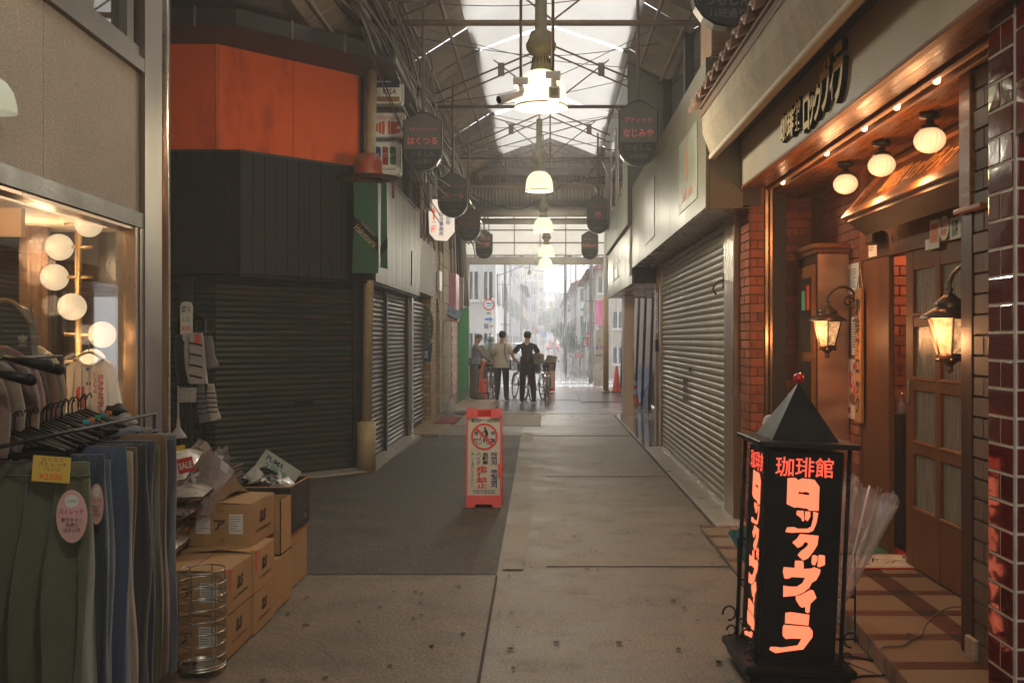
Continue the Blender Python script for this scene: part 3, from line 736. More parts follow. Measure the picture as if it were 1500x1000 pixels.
# green hoarding board
a = P(663, 450, 30.7); b = P(687, 573, 30.7)
gb = solo('green_board', MB().cbox(a.x, b.x, 30.7, 30.76, 0.005, a.z + .0, .01), pm('green_board_paint', (0.08, 0.36, 0.16, 1), rough=0.5, var=0.08, fine=0.1), 'tall plain green board standing beside the old man', 'board')
cp_ = solo('green_canopy_edge', MB().box(-2.9, -2.45, 30.2, 31.2, 3.05, 3.2), pm('teal_paint', (0.05, 0.25, 0.18, 1), rough=0.5), 'small teal canopy above the green board', 'canopy')
# red mat, bottle, kerb stone
solo('red_mat', MB().cbox(-2.12, -1.72, 18.7, 20.2, .012, .03, .006), pm('red_carpet', (0.22, 0.02, 0.02, 1), rough=0.9, bump=0.5), 'red mat on the floor at the tan brick pier', 'mat')
bt = solo('water_bottle', MB().lathe([(.001, 0), (.10, 0), (.11, .03), (.11, .2), (.09, .25), (.035, .3), (.035, .33), (.001, .33)], (-2.02, 21.0, .012), 16), thin_glass('clear_plastic', (0.9, 0.9, 0.9, 1), refl=0.15, haze=0.25), 'big clear plastic bottle of water on the floor by the stone shop', 'bottle')
solo('kerb_stone', MB().cbox(-1.95, -1.35, 21.3, 21.9, .004, .09, .02), M_granite, 'loose pale kerb stone lying on the left paving', 'stone')

# ---------------------------------------------------------------- right: stone fronted shop with the big grey shutter
s3 = thing('stone_front_shop', (1.7, 9, 0), 'closed shop with polished stone fascia above a big grey shutter', 'shop')
MB().box(1.78, 2.1, 8.72, 14.6, 0, 4.0).build('wall', M_gutter, s3)
shutter(s3, Vector((1.70, 14.42, .05)), FR_RIGHTWALL, 5.2, 2.68, .0698, M_slat)
MB().box(1.665, 1.70, 9.22, 14.42, .028, .075).build('bottom_rail', M_steel, s3)
MB().cbox(1.645, 1.75, 8.74, 9.2, .02, 2.73, .006).build('copper_post', M_bronze, s3)
MB().box(1.655, 1.70, 9.203, 9.27, .02, 2.73).build('guide_rail', M_steel, s3)
MB().cbox(1.66, 1.78, 14.44, 14.6, .02, 2.72, .004).build('guide_rail', M_bronze, s3)
for y0, y1, m, x in ((14.62, 14.72, M_steel, 1.67), (14.74, 15.2, M_darkmetal, 1.75), (15.2, 15.45, M_bronze, 1.68), (15.46, 15.6, M_darkmetal, 1.72)):
    MB().cbox(x, 1.95, y0, y1, .02, 2.70, .004).build('jamb', m, s3)
lt = MB()
for r_ in range(3):
    for c_ in range(4): lt.box(1.678, 1.682, 11.85 + c_ * .1, 11.93 + c_ * .1, .86 + r_ * .1, .93 + r_ * .1)
lt.build('key_plate', pm('dark_plate', (0.13, 0.12, 0.11, 1), rough=.5), s3)
lk = MB(); lk.box(1.665, 1.685, 11.6, 11.9, 1.24, 1.28); lk.build('lock', M_darkmetal, s3)
hk = MB().tube(smooth_path([(1.66, 9.3, 2.16), (1.6, 9.36, 2.13), (1.57, 9.36, 2.07), (1.6, 9.36, 2.02)]), .009, 6).tube([(1.66, 9.3, 2.22), (1.655, 9.3, 2.08)], .012, 6)
hk.build('hook', M_darkmetal, s3)
# fascia of stone panels
y = 8.30; pw = 1.185
for k in range(6):
    MB().cbox(1.33, 1.36, y + .002, y + pw - .002, 2.70, 3.95, .002).build('stone_panel', M_stone, s3); y += pw
MB().cbox(1.362, 1.64, 8.30, 8.33, 2.70, 3.95, .002).build('stone_panel', M_stone, s3)
MB().box(1.362, 1.80, 8.331, 15.4, 2.72, 3.94).build('fascia_core', M_gutter, s3)
MB().box(1.34, 1.76, 8.305, 15.4, 2.695, 2.70).build('fascia_underside', pm('fascia_soffit', (0.16, 0.13, 0.10, 1), rough=0.25), s3)
MB().box(1.325, 1.37, 15.41, 15.8, 2.6, 3.93).build('fascia_end', M_gutter, s3)
# shop plate with orange mark
sp = thing('shop_plate', (1.33, 9.3, 3.1), 'square pale plate with orange figure mark on the stone fascia', 'sign')
y0 = 1458 * 1.32 / (1020 - 800); y1 = 1458 * 1.32 / (994 - 800)
MB().cbox(1.322, 1.329, y0, y1, 2.84, 3.52, .002).build('plate', pm('pale_metal_plate', (0.24, 0.245, 0.185, 1), rough=0.4), sp)
lm = MB(); o = (1.321, (y0 + y1) / 2, 3.18)
lm.prism([(-.02, .22), (.02, .20), (.035, .1), (.02, -.02), (.015, -.1), (-.03, -.1), (-.035, .02), (-.05, .1)], o, *FR_RIGHTWALL, 0, .002)
lm.prism([(.022 * math.cos(t), .26 + .025 * math.sin(t)) for t in [i * PI / 5 for i in range(10)]], o, *FR_RIGHTWALL, 0, .002)
put_text(lm, 'Suit me', o, FR_RIGHTWALL, 0, -.2, w=.72, h=.13, n=.001, slant=.2)
lm.build('lettering', pm('orange_ink', (0.62, 0.17, 0.04, 1), rough=.5), sp)
y0 = 1458 * 1.32 / (958 - 800); y1 = 1458 * 1.32 / (944 - 800)
solo('pale_fascia_plate', MB().cbox(1.323, 1.329, y0, y1, 2.86, 3.6, .002), pm('rosy_plate', (0.24, 0.15, 0.11, 1), rough=0.4), 'plain pinkish plate on the far part of the stone fascia', 'sign')
# upstairs glazing and concrete band
uf = MB()
for y_ in (8.9, 10.9, 12.9, 15.2): uf.box(1.80, 1.90, y_, y_ + .14, 3.95, 6.1)
uf.box(1.80, 1.9, 8.9, 15.3, 3.95, 4.03)
uf.build('window_frame', M_darkmetal, s3)
MB().box(1.86, 1.865, 8.9, 15.3, 4.03, 6.1).build('pane', thin_glass('sky_mirror_glass', (0.25, 0.26, 0.26, 1), refl=0.45), s3)
MB().box(2.6, 2.7, 8.9, 15.3, 3.95, 6.1).build('inner_wall', M_gutter, s3)
MB().box(1.36, 1.8, 8.34, 15.4, 3.951, 3.97).build('ledge', M_stucco, s3)
MB().cbox(1.72, 2.0, 9.6, 15.39, 6.1, 6.6, .01).build('concrete_band', M_stucco, s3)
MB().cbox(1.38, 1.9, 8.34, 8.9, 3.97, 5.2, .01).build('stucco_block', pm('brown_stucco', (0.26, 0.17, 0.11, 1), rough=.9, bump=.4), s3)

# ---------------------------------------------------------------- right: next building with open granite entrance
s4 = thing('grey_green_building', (1.6, 18, 0), 'grey green two storey building with an open granite entrance', 'building')
M_gg = pm('grey_green_cladding', (0.17, 0.17, 0.135, 1), rough=0.5, var=0.12, scale=1.5, fine=0.15, fscale=200)
MB().cbox(1.27, 1.92, 15.42, 21.4, 3.40, 6.0, .01).build('upper_wall', M_gg, s4)
MB().box(1.262, 1.27, 15.41, 15.44, 3.40, 6.02).build('corner_trim', M_darkmetal, s4)
MB().box(1.25, 1.94, 15.40, 21.45, 6.0, 6.04).build('roof_trim', M_darkmetal, s4)
for y0, y1 in ((16.2, 17.4), (17.9, 19.3)):
    w = MB()
    w.box(1.25, 1.27, y0, y1, 4.05, 4.1); w.box(1.25, 1.27, y0, y1, 4.7, 4.74); w.box(1.25, 1.27, y0, y1, 5.35, 5.4)
    w.box(1.25, 1.27, y0, y0 + .06, 4.1, 5.35); w.box(1.25, 1.27, y1 - .06, y1, 4.1, 5.35)
    fo = w.build('window', M_steel, s4)
    MB().box(1.258, 1.264, y0 + .06, y1 - .06, 4.1, 5.35).build('pane', M_wglass, fo)
MB().cbox(1.33, 1.36, 15.44, 18.4, 2.47, 3.39, .002).build('stone_panel', M_stone, s4)
MB().cbox(1.33, 1.36, 18.41, 21.38, 2.47, 3.39, .002).build('stone_panel', M_stone, s4)
MB().box(1.362, 1.9, 15.44, 15.47, 2.47, 3.39).build('fascia_end', M_black, s4)
MB().box(1.362, 3.4, 15.48, 21.38, 2.48, 3.39).build('entrance_ceiling', pm('entrance_ceiling_panel', (0.30, 0.24, 0.18, 1), rough=0.25), s4)
fl_ = MB(); put_text(fl_, '仕立', (1.329, 18.9, 2.92), FR_RIGHTWALL, 0, 0, w=2.1, h=.42, n=.004, bold=.01)
fl_.build('lettering', pm('brown_letter', (0.10, 0.045, 0.03, 1), rough=.5), s4)
for x0, y_ in ((1.60, 20.35), (1.60, 20.72)):
    MB().cbox(x0, x0 + .2, y_, y_ + .32, .02, 2.48, .005).build('bronze_post', M_bronze, s4)
MB().cbox(1.44, 3.4, 14.62, 21.2, -.02, .03, .004).build('granite_floor', pm('polished_granite_floor', (0.22, 0.18, 0.15, 1), rough=0.07, var=.1, fine=.3, fscale=200, bump=0, rvar=.03), s4)
MB().box(3.3, 3.4, 15.6, 21.3, 0.03, 2.5).build('inner_wall', M_gutter, s4)
MB().box(1.672, 1.68, 14.95, 15.1, 1.7, 2.3).build('name_strip', M_white, s4)
st = MB(); put_text(st, 'き\nも\nの', (1.671, 15.02, 2.0), FR_RIGHTWALL, 0, 0, h=.5, w=.1, n=.003, bold=.02); st.build('lettering', flat('blue_ink', (0.03, 0.06, .3, 1)), s4)
MB().box(1.645, 1.68, 14.9, 15.1, 1.42, 1.6).build('meter_box', M_black, s4)
# hoarding beyond it
hd = thing('lilac_hoarding', (2.6, 25, 0), 'lilac panel hoarding with slanted black posts behind the bronze post', 'fence')
for k in range(9):
    for j in range(3):
        MB().box(2.5, 2.53, 21.5 + k * 1.2, 22.68 + k * 1.2, .05 + j * 1.0, 1.04 + j * 1.0).build('hoarding_panel', pm('lilac_panel', (0.34, 0.27, 0.27, 1), rough=.5, var=.1, rand=.06), hd)
for k in range(6):
    y_ = 22.2 + k * 1.7
    MB().tube([(2.30, y_, 0), (2.44, y_ + .35, 3.05)], .035, 8).build('slanted_post', M_black, hd)
# blue tarpaulin
tb = MB(); r = random.Random(5)
g = [[Vector((2.42 - .0 - j * .02 + r.uniform(-.03, .03), 23 + i * .28, .9 * (1 - j / 5.0) + r.uniform(-.03, .03))) for j in range(6)] for i in range(14)]
for i in range(13):
    for j in range(5): tb.quad(g[i][j], g[i + 1][j], g[i + 1][j + 1], g[i][j + 1])
solo('blue_tarpaulin', tb, pm('blue_tarp', (0.02, 0.12, 0.40, 1), rough=.35, var=.3), 'crumpled blue tarpaulin along the foot of the lilac hoarding', 'tarpaulin')

# traffic cones
M_cone = pm('cone_orange', (0.80, 0.075, 0.025, 1), rough=.45, var=.1)
M_band = pm('cone_band', (0.75, 0.72, 0.68, 1), rough=.35)
def cone(x, y, h, label, bands=True, group=None):
    t = thing('traffic_cone', (x, y, .012), label, 'traffic cone', group)
    k = h / .75
    MB().cbox(-.17 * k, .17 * k, -.17 * k, .17 * k, 0, .03, .01).build('base', M_cone if bands else M_darkmetal, t, world=False)
    MB().lathe([(.14 * k, .03), (.125 * k, .06 * k), (.035 * k, h - .02), (.02 * k, h), (.001, h)], (0, 0, 0), 20).build('cone_body', M_cone, t, world=False)
    if bands:
        for z0, z1 in ((.24, .36), (.45, .56), (.63, .69)):
            f = lambda z: (.125 - .09 * (z - .06) / .67) * k + .003
            MB().lathe([(f(z0), z0 * k), (f(z1), z1 * k)], (0, 0, 0), 20).build('white_band', M_band, t, world=False)
    return t
G_c = 'orange traffic cones near the arcade exit'
cone(2.14, 24.4, .78, 'orange cone with white bands standing behind the bronze posts', True, G_c)
cone(2.12, 30.0, .78, 'orange cone half hidden left of the bronze posts', False, G_c)
cone(2.20, 28.2, .5, 'short orange cone lowest behind the bronze post', False, G_c)
a = P(708, 574, 30)
cone(a.x + .03, 29.6, .95, 'plain red cone beside the old man and the first bicycle', False, G_c)

# ---------------------------------------------------------------- right: the brick coffee house
cf = thing('coffee_house', (1.9, 6.5, 0), 'brick coffee house with warm lit wooden entrance and tiled eave', 'cafe')
# brick pier at its far corner
MB().box(1.712, 1.83, 8.362, 8.70, 0, 2.9).build('pier_core', M_mortar, cf)
brick_wall(cf, (1.712, 8.70, 0.0), FR_RIGHTWALL, .35, 2.9, .35, .076, M_brick, limit=38)
brick_wall(cf, (1.712, 8.362, 0.0), FR_CAM, .12, 2.9, .12, .076, M_brick, limit=76)
MB().cbox(1.832, 1.862, 8.33, 8.40, .1, 2.88, .004).build('steel_post', M_bronze, cf)
MB().cbox(1.870, 1.895, 8.32, 8.39, .1, 2.88, .004).build('steel_post', M_bronze, cf)
MB().box(1.83, 2.5, 9.012, 9.2, 0, 3.1).build('recess_wall', M_mortar, cf)
brick_wall(cf, (1.84, 9.012, 0.1), FR_CAM, .58, 2.8, .225, .076, M_brick, limit=290)
MB().box(2.412, 2.6, 7.45, 9.01, 0, 3.1).build('brick_side_wall', M_mortar, cf)
brick_wall(cf, (2.412, 9.0, 0.1), FR_RIGHTWALL, 1.54, 2.8, .225, .076, M_brick, limit=299, skip=lambda u, v: .55 < u < 1.02 and v < 2.2)
# wooden entrance wall in the plane x = 2.4
MB().box(2.40, 2.5, 5.0, 7.45, 2.42, 3.1).build('upper_wood_wall', M_wooddk, cf)
MB().cbox(2.36, 2.46, 4.8, 7.46, 2.18, 2.42, .006).build('lintel', M_woodv, cf)
MB().cbox(2.365, 2.405, 6.87, 7.45, .11, 2.18, .006).build('door_jamb', M_woodv, cf)
MB().cbox(2.355, 2.42, 7.44, 7.50, .11, 2.87, .004).build('corner_post', M_woodv, cf)
MB().box(2.36, 2.5, 4.79, 5.52, .11, 2.18).build('side_panel', M_wooddk, cf)
# door with two columns of panes
dr = MB(); yd0, yd1 = 5.54, 6.60; zd0, zd1 = .12, 2.18
W = yd1 - yd0
for a_, b_ in ((0, .13), (.49, .57), (W - .13, W)): dr.cbox(2.385, 2.43, yd0 + a_, yd0 + b_, zd0, zd1, .004)
rows_z = [(zd0, .50), (.86, .93), (1.27, 1.34), (1.68, 1.75), (2.05, zd1)]
for z0, z1 in rows_z: dr.cbox(2.388, 2.428, yd0 + .12, yd1 - .12, z0, z1, .004)
door = dr.build('door', M_woodv, cf)
M_frost = pm('ribbed_frosted_glass', (0.17, 0.16, 0.13, 1), rough=0.25, var=0.2, scale=5, stretch=(1, 12, .6), bump=0.25, bscale=8)
for (a_, b_) in ((.13, .49), (.57, W - .13)):
    for k in range(4):
        MB().box(2.405, 2.412, yd0 + a_, yd0 + b_, rows_z[k][1], rows_z[k + 1][0]).build('pane', M_frost, door)
        MB().cbox(2.38, 2.405, yd0 + a_, yd0 + b_, rows_z[k][1], rows_z[k][1] + .018, .003).build('pane_sill', M_wood, door)
MB().cbox(2.374, 2.386, yd1 - .075, yd1 - .045, 1.18, 1.34, .004).build('door_pull', M_steel, door)
# room seen through the open part
MB().box(3.3, 3.4, 5, 9, .1, 2.6).build('inner_wall', M_mortar, cf)
MB().box(2.5, 3.4, 8.0, 8.1, .1, 2.6).build('inner_wall', M_mortar, cf)
cr = thing('coffee_house_interior', (3, 7.5, .11), 'orange lit brick wall seen through the open coffee house door', 'interior wall'); 
brick_wall(cr, (2.5, 7.98, .11), FR_CAM, .8, 2.45, .22, .08, M_brick, limit=130)
MB().box(2.5, 3.4, 5, 8.0, 2.6, 2.65).build('inner_ceiling', M_wooddk, cf)
MB().box(2.42, 3.4, 5, 8.0, .05, .12).build('inner_floor', M_wooddk, cf)
MB().box(2.9, 3.4, 4.9, 5.0, .1, 2.6).build('inner_wall', M_mortar, cf)
point('room_light', (3.0, 7.3, 2.35), 16, (1.0, .42, .2), .08, cf)
# soffit boards
M_soff = [wood('soffit_wood', (0.12, 0.042, 0.014, 1), (0.24, 0.095, 0.03, 1), axis=1, rough=0.3, rand=0.2)]
M_soff[0].node_tree.nodes['Principled BSDF'].inputs['Specular IOR Level'].default_value = .12
x = 1.66
while x < 2.40:
    if not (1.84 < x + .04 < 1.96): MB().box(x, min(x + .088, 2.40), 3.6, 9.0, 2.87, 2.89).build('soffit_board', M_soff[0], cf)
    x += .09
MB().box(1.66, 2.45, 3.6, 9.05, 2.90, 2.95).build('soffit_backing', M_wooddk, cf)
MB().cbox(1.845, 1.87, 3.6, 8.9, 2.845, 2.885, .004).build('lamp_rail', M_wood, cf)
MB().cbox(1.935, 1.96, 3.6, 8.9, 2.845, 2.885, .004).build('lamp_rail', M_wood, cf)
MB().box(1.87, 1.935, 3.6, 8.9, 2.875, 2.885).build('lamp_channel', pm('channel_paint', (0.6, 0.42, 0.26, 1), rough=.5), cf)
M_warm = emit('warm_bulb', (1.0, 0.66, 0.38, 1), 1.6)
for y_ in (4.85, 5.4, 5.95, 6.75, 8.0):
    t = solo('soffit_bulb', MB().lathe([(.018, .022), (.02, .01), (.016, -.008), (.001, -.014)], (1.9025, y_, 2.853), 12), M_warm,
             {4.85: 'small bulb in the soffit channel nearest the red tiled column', 5.4: 'second small soffit bulb from the red tiled column', 5.95: 'middle one of the five small soffit bulbs', 6.75: 'fourth small soffit bulb, above the middle globe lamp', 8.0: 'farthest small bulb at the dark end of the soffit channel'}[y_], 'bulb', 'small bulbs in the soffit channel')
    point('bulb_light', (1.9025, y_, 2.74), .22, (1.0, 0.55, 0.27), .02, t)
# globe lamps under the soffit
M_ribglass = emit('ribbed_warm_globe', (1.0, 0.55, 0.27, 1), 2.4)
M_hot = emit('hot_core', (1.0, 0.72, 0.42, 1), 3)
nt, b, out = nodes(M_ribglass)
lw = N(nt, 'ShaderNodeLayerWeight', Blend=0.35)
mp_ = N(nt, 'ShaderNodeMapRange'); mp_.inputs[1].default_value = 0; mp_.inputs[2].default_value = .8; mp_.inputs[3].default_value = .42; mp_.inputs[4].default_value = .13
nt.links.new(lw.outputs['Facing'], mp_.inputs[0]); nt.links.new(mp_.outputs[0], b.inputs['Emission Strength'])
def globe_lamp(y, label):
    t = thing('globe_ceiling_lamp', (2.15, y, 2.62), label, 'lamp', 'ribbed globe lamps under the wooden soffit')
    c = Vector((2.15, y, 2.715))
    MB().lathe([(.001, 2.869), (.055, 2.868), (.058, 2.845), (.05, 2.838), (.02, 2.835), (.018, 2.822), (.028, 2.815), (.022, 2.806), (.045, 2.795), (.058, 2.784), (.055, 2.778), (.001, 2.778)], (2.15, y, 0), 20).build('fitting', M_darkmetal, t)
    prof = [(.001 + .083 * math.sin(PI * i / 14), -.072 * math.cos(PI * i / 14)) for i in range(1, 14)] + [(.045, .074)]
    prof = [(.001, -.074)] + prof
    MB().lathe(prof, c, 64, 16, .035).build('ribbed_globe', M_ribglass, t)
    point('globe_light', (2.05, y, 2.52), 5.2, (1.0, 0.44, 0.18), .06, t)
globe_lamp(7.15, 'ribbed globe lamp farthest under the soffit, smallest of the three')
globe_lamp(6.38, 'middle one of the three ribbed globe lamps under the soffit')
globe_lamp(5.58, 'ribbed globe lamp nearest the tiled column, largest of the three')
# sign board with gold letters
MB().cbox(1.63, 1.658, 3.6, 8.34, 2.865, 3.275, .004).build('sign_board', pm('sign_board_paint', (0.46, 0.385, 0.27, 1), rough=.55, var=.12, fine=.15), cf)
MB().cbox(1.615, 1.665, 3.6, 8.34, 2.845, 2.868, .004).build('board_edge', M_wood, cf)
MB().box(1.66, 1.9, 3.6, 8.34, 2.96, 3.6).build('board_core', M_wooddk, cf)
gs = thing('gold_letter_sign', (1.61, 6.1, 3.05), 'raised gold letters with black sides on the coffee house board', 'sign')
M_gold = pm('gold_leaf', (0.80, 0.56, 0.20, 1), rough=.6, var=.2, scale=8)
def gold(s, yc, zc, w, h, tall=.032, bold=.04):
    mb = MB(); put_text(mb, s, (1.628, yc, zc), FR_RIGHTWALL, 0, 0, w=w, h=h, n=0, bold=bold, ext=tall / 2)
    nf = len(mb.f)
    me_f = []
    for i, f in enumerate(mb.f):
        xs = [mb.v[k][0] for k in f]
        if max(xs) - min(xs) > .01: mb.m[i] = 1
    mb.build('lettering', [M_gold, M_black], gs)
def yat(px_): return 1458 * 1.6 / (px_ - 800)
for s, pa, pb, zc, h in (('珈', 1144, 1153, 3.02, .17), ('琲', 1153.5, 1163, 3.02, .18), ('館', 1163.5, 1173, 3.03, .19), ('ロ', 1177, 1186, 2.99, .20), ('ッ', 1186, 1193, 2.98, .16), ('ク', 1192, 1204, 3.00, .19), ('ヴ', 1202, 1217, 3.06, .27), ('ィ', 1216, 1222, 3.02, .15), ('ラ', 1221, 1236, 3.06, .29)):
    ya, yb = yat(pa), yat(pb)
    gold(s, (ya + yb) / 2, zc, abs(ya - yb) * 1.0, h * 1.12, bold=.03)
# stucco canopy with moulded edge
cv = [(1.30, 3.45), (1.30, 3.32), (1.355, 3.17), (1.37, 3.13), (1.41, 3.11), (1.43, 3.13), (1.57, 3.26), (1.60, 3.28), (1.66, 3.30), (1.66, 3.6)]
MB().prism(cv, (0, 0, 0), X3, Z3, Y3, 3.4, 8.29).build('stucco_canopy', M_cstucco, cf)
MB().cbox(1.355, 1.415, 3.4, 8.30, 3.098, 3.135, .008).build('canopy_edge_moulding', pm('light_render', (0.60, 0.51, 0.38, 1), rough=.85, var=.15), cf)
MB().cbox(1.56, 1.63, 3.4, 8.30, 3.255, 3.30, .006).build('canopy_inner_moulding', M_wooddk, cf)
MB().cbox(1.285, 1.40, 3.4, 8.32, 3.445, 3.505, .006).build('eaves_board', pm('eaves_paint', (0.20, 0.12, 0.075, 1), rough=.7, var=.25), cf)
# eave tiles, each an s-curved tile
M_tile = pm('clay_eave_tile', (0.25, 0.14, 0.09, 1), rough=.6, var=.3, rand=.25, bump=.25, stain=(0.3, .2, .14, 1), stain_scale=9)
tm = MB(); n_ = 14; tw = .262
for thick in (0, 1):
    pass
def wave(t): return .036 * math.sin(2 * PI * t) 
top = []; bot = []
for i in range(n_ + 1):
    t = i / n_
    for j, (dx, dz) in enumerate(((0, 0), (.34, .17))):
        top.append(Vector((dx, t * tw * 1.02, dz + wave(t) + .012)))
        bot.append(Vector((dx, t * tw * 1.02, dz + wave(t) - .012)))
vs = top + bot; K = len(top); fs = []
for i in range(n_):
    fs += [(2 * i, 2 * i + 1, 2 * i + 3, 2 * i + 2), (K + 2 * i, K + 2 * i + 2, K + 2 * i + 3, K + 2 * i + 1), (2 * i, 2 * i + 2, K + 2 * i + 2, K + 2 * i)]
fs += [(0, K, K + 1, 1), (2 * n_, 2 * n_ + 1, K + 2 * n_ + 1, K + 2 * n_)]
tm.add(vs, fs, True); tme = tm.mesh('eave_tile', M_tile)
y = 3.5; k = 0
while y < 8.25:
    for j in range(3):
        link_mesh('eave_tile', tme, cf, True, (1.215 + j * .3 + rnd.uniform(-.008, .008), y, 3.56 + j * .15 + rnd.uniform(-.004, .004)))
    y += tw
MB().prism([(1.27, 3.51), (1.27, 3.53), (2.3, 4.03), (2.3, 3.51)], (0, 0, 0), X3, Z3, Y3, 3.45, 8.28).build('roof_slope', MATS['eaves_paint'], cf)
MB().box(2.3, 2.4, 3.4, 8.3, 3.6, 6.5).build('upper_wall', pm('upper_plaster', (0.16, 0.12, 0.09, 1), rough=.8), cf)
# near pier of grey brown brick, with dark frame
MB().box(2.012, 2.7, 4.0, 4.78, 0, 3.1).build('near_pier_core', M_mortar, cf)
MB().cbox(1.995, 2.02, 4.665, 4.79, .11, 2.2, .004).build('pier_frame', M_wooddk, cf)
MB().cbox(1.985, 2.02, 4.665, 4.79, 2.22, 2.87, .004).build('pier_frame', M_wood, cf)
MB().cbox(1.96, 2.03, 4.5, 4.80, 2.20, 2.22, .003).build('pier_ledge', M_wood, cf)
brick_wall(cf, (2.012, 4.66, 0.1), FR_RIGHTWALL, .66, 2.75, .22, .095, M_gbrick, joint=.012, name='pier_brick', limit=90)
MB().cbox(1.975, 2.0, 4.60, 4.70, .11, .21, .004).build('pier_foot', M_cstucco, cf)
# sloped menu board over the door
mbd = thing('slanted_wood_sign', (2.3, 6, 2.45), 'carved wooden name board tilted out above the coffee house door', 'sign')
ta, tb_ = Vector((2.36, 5.05, 2.80)), Vector((2.36, 7.05, 2.80))
ba, bb = Vector((2.12, 4.95, 2.46)), Vector((2.12, 7.0, 2.46))
Us = Vector((0, -1, 0)); Vs = (ta - ba); Vs = Vector((Vs.x, 0, Vs.z)).normalized(); Ns = Us.cross(Vs)
Hs = .42
MB().frame_box((2.12, 7.0, 2.46), Us, Vs, Ns, 0, 2.0, 0, Hs, -.02, .0).build('board', M_woodv, mbd)
MB().frame_box((2.12, 7.0, 2.46), Us, Vs, Ns, -.02, 2.02, -.03, .04, -.02, .03).build('frame_bar', M_wood, mbd)
MB().frame_box((2.12, 7.0, 2.46), Us, Vs, Ns, .15, 1.9, Hs - .05, Hs, -.02, .025).build('frame_bar', M_wood, mbd)
MB().prism([(-.02, 0), (.05, 0), (.28, Hs), (.19, Hs)], (2.12, 7.0, 2.46), Us, Vs, Ns, .001, .028).build('frame_bar', M_wood, mbd)
MB().prism([(2.02, 0), (1.95, 0), (1.78, Hs), (1.86, Hs)], (2.12, 7.0, 2.46), Us, Vs, Ns, .001, .028).build('frame_bar', M_wood, mbd)
sg = MB(); put_text(sg, '珈琲館 ロックヴィラ', (2.12, 7.0, 2.46), (Us, Vs, Ns), 1.02, .21, w=1.2, h=.17, n=.003, slant=.35, bold=.005, ext=.002)
sg.build('lettering', pm('copper_letter', (0.62, 0.28, 0.08, 1), rough=.4, metal=.3), mbd)
MB().frame_box((2.12, 7.0, 2.46), Us, Vs, Ns, .1, 2.0, -.06, -.03, -.16, -.0).build('under_board', M_wooddk, mbd)
# things on the lintel
def rw(name, px0, py0, px1, py1, X, m, label, cat, th=.004):
    y1_, y0_ = 1458 * X / (px0 - 800), 1458 * X / (px1 - 800); ym = (y0_ + y1_) / 2
    z1 = 1.6 - (py0 - 497) / F * ym; z0 = 1.6 - (py1 - 497) / F * ym
    t = thing(name, (X, ym, z0), label, cat)
    MB().box(X - th, X, y0_, y1_, z0, z1).build('sheet', m, t)
    return t, (X - th - .001, ym, (z0 + z1) / 2), y1_ - y0_, z1 - z0
def lines(t, o, w, h, n, m, head=None, hc=None):
    mb = MB()
    for k in range(n):
        yy = h * (.30 - .66 * k / n); ww = w * rnd.uniform(.25, .40)
        mb.frame_box(o, *FR_RIGHTWALL, -w * .4, -w * .4 + ww * 2, yy, yy + h * .022, 0, .001)
    mb.build('print', m, t)
    if head:
        mb = MB(); put_text(mb, head, o, FR_RIGHTWALL, 0, h * .40, w=w * .7, h=h * .09, n=.001, bold=.02); mb.build('heading', hc or m, t)
t, o, w, h = rw('door_notice', 1273, 331, 1285, 376, 2.358, M_paper, 'white notice strip at the left end of the door lintel', 'notice'); lines(t, o, w, h, 9, M_ink, '案内')
t, o, w, h = rw('sticker', 1356, 351, 1362, 366, 2.358, M_paper, 'tiny blank sticker left of the orange one on the lintel', 'sticker')
t, o, w, h = rw('sticker', 1363, 322, 1376, 364, 2.358, M_paper, 'orange and white sticker on the door lintel', 'sticker')
mb = MB().frame_box(o, *FR_RIGHTWALL, -w * .4, w * .4, -h * .3, h * .36, 0, .001); mb.build('orange_field', pm('orange_print', (0.7, 0.2, 0.07, 1), rough=.5), t)
mb = MB(); put_text(mb, '食べ\nログ', o, FR_RIGHTWALL, 0, .0, w=w * .6, n=.002, bold=.02); mb.build('lettering', M_red, t)
y_ = 1458 * 2.358 / (1384 - 800); o = Vector((2.354, y_, 1.6 + (497 - 334) / F * y_))
t = thing('round_sticker', o, 'round cream sticker with red writing on the door lintel', 'sticker')
MB().prism([(.072 * math.cos(a * PI / 12), .072 * math.sin(a * PI / 12)) for a in range(24)], o, *FR_RIGHTWALL, 0, .003).build('disc', pm('cream_paper', (0.7, 0.6, 0.4, 1), rough=.6), t)
mb = MB(); put_text(mb, '喫茶\n美味', o, FR_RIGHTWALL, 0, 0, w=.095, n=.004, bold=.02); mb.build('lettering', M_red, t)
t, o, w, h = rw('sticker', 1392, 318, 1408, 350, 2.358, M_paper, 'square white sticker at the right end of the door lintel', 'sticker')
mb = MB(); put_text(mb, '名店\n百選', o, FR_RIGHTWALL, 0, 0, w=w * .6, n=.001, bold=.02); mb.build('lettering', M_ink, t)
solo('door_chime_box', MB().cbox(2.27, 2.358, 6.92, 7.1, 2.27, 2.36, .012), M_wooddk, 'small brown chime box fixed on the lintel', 'chime')
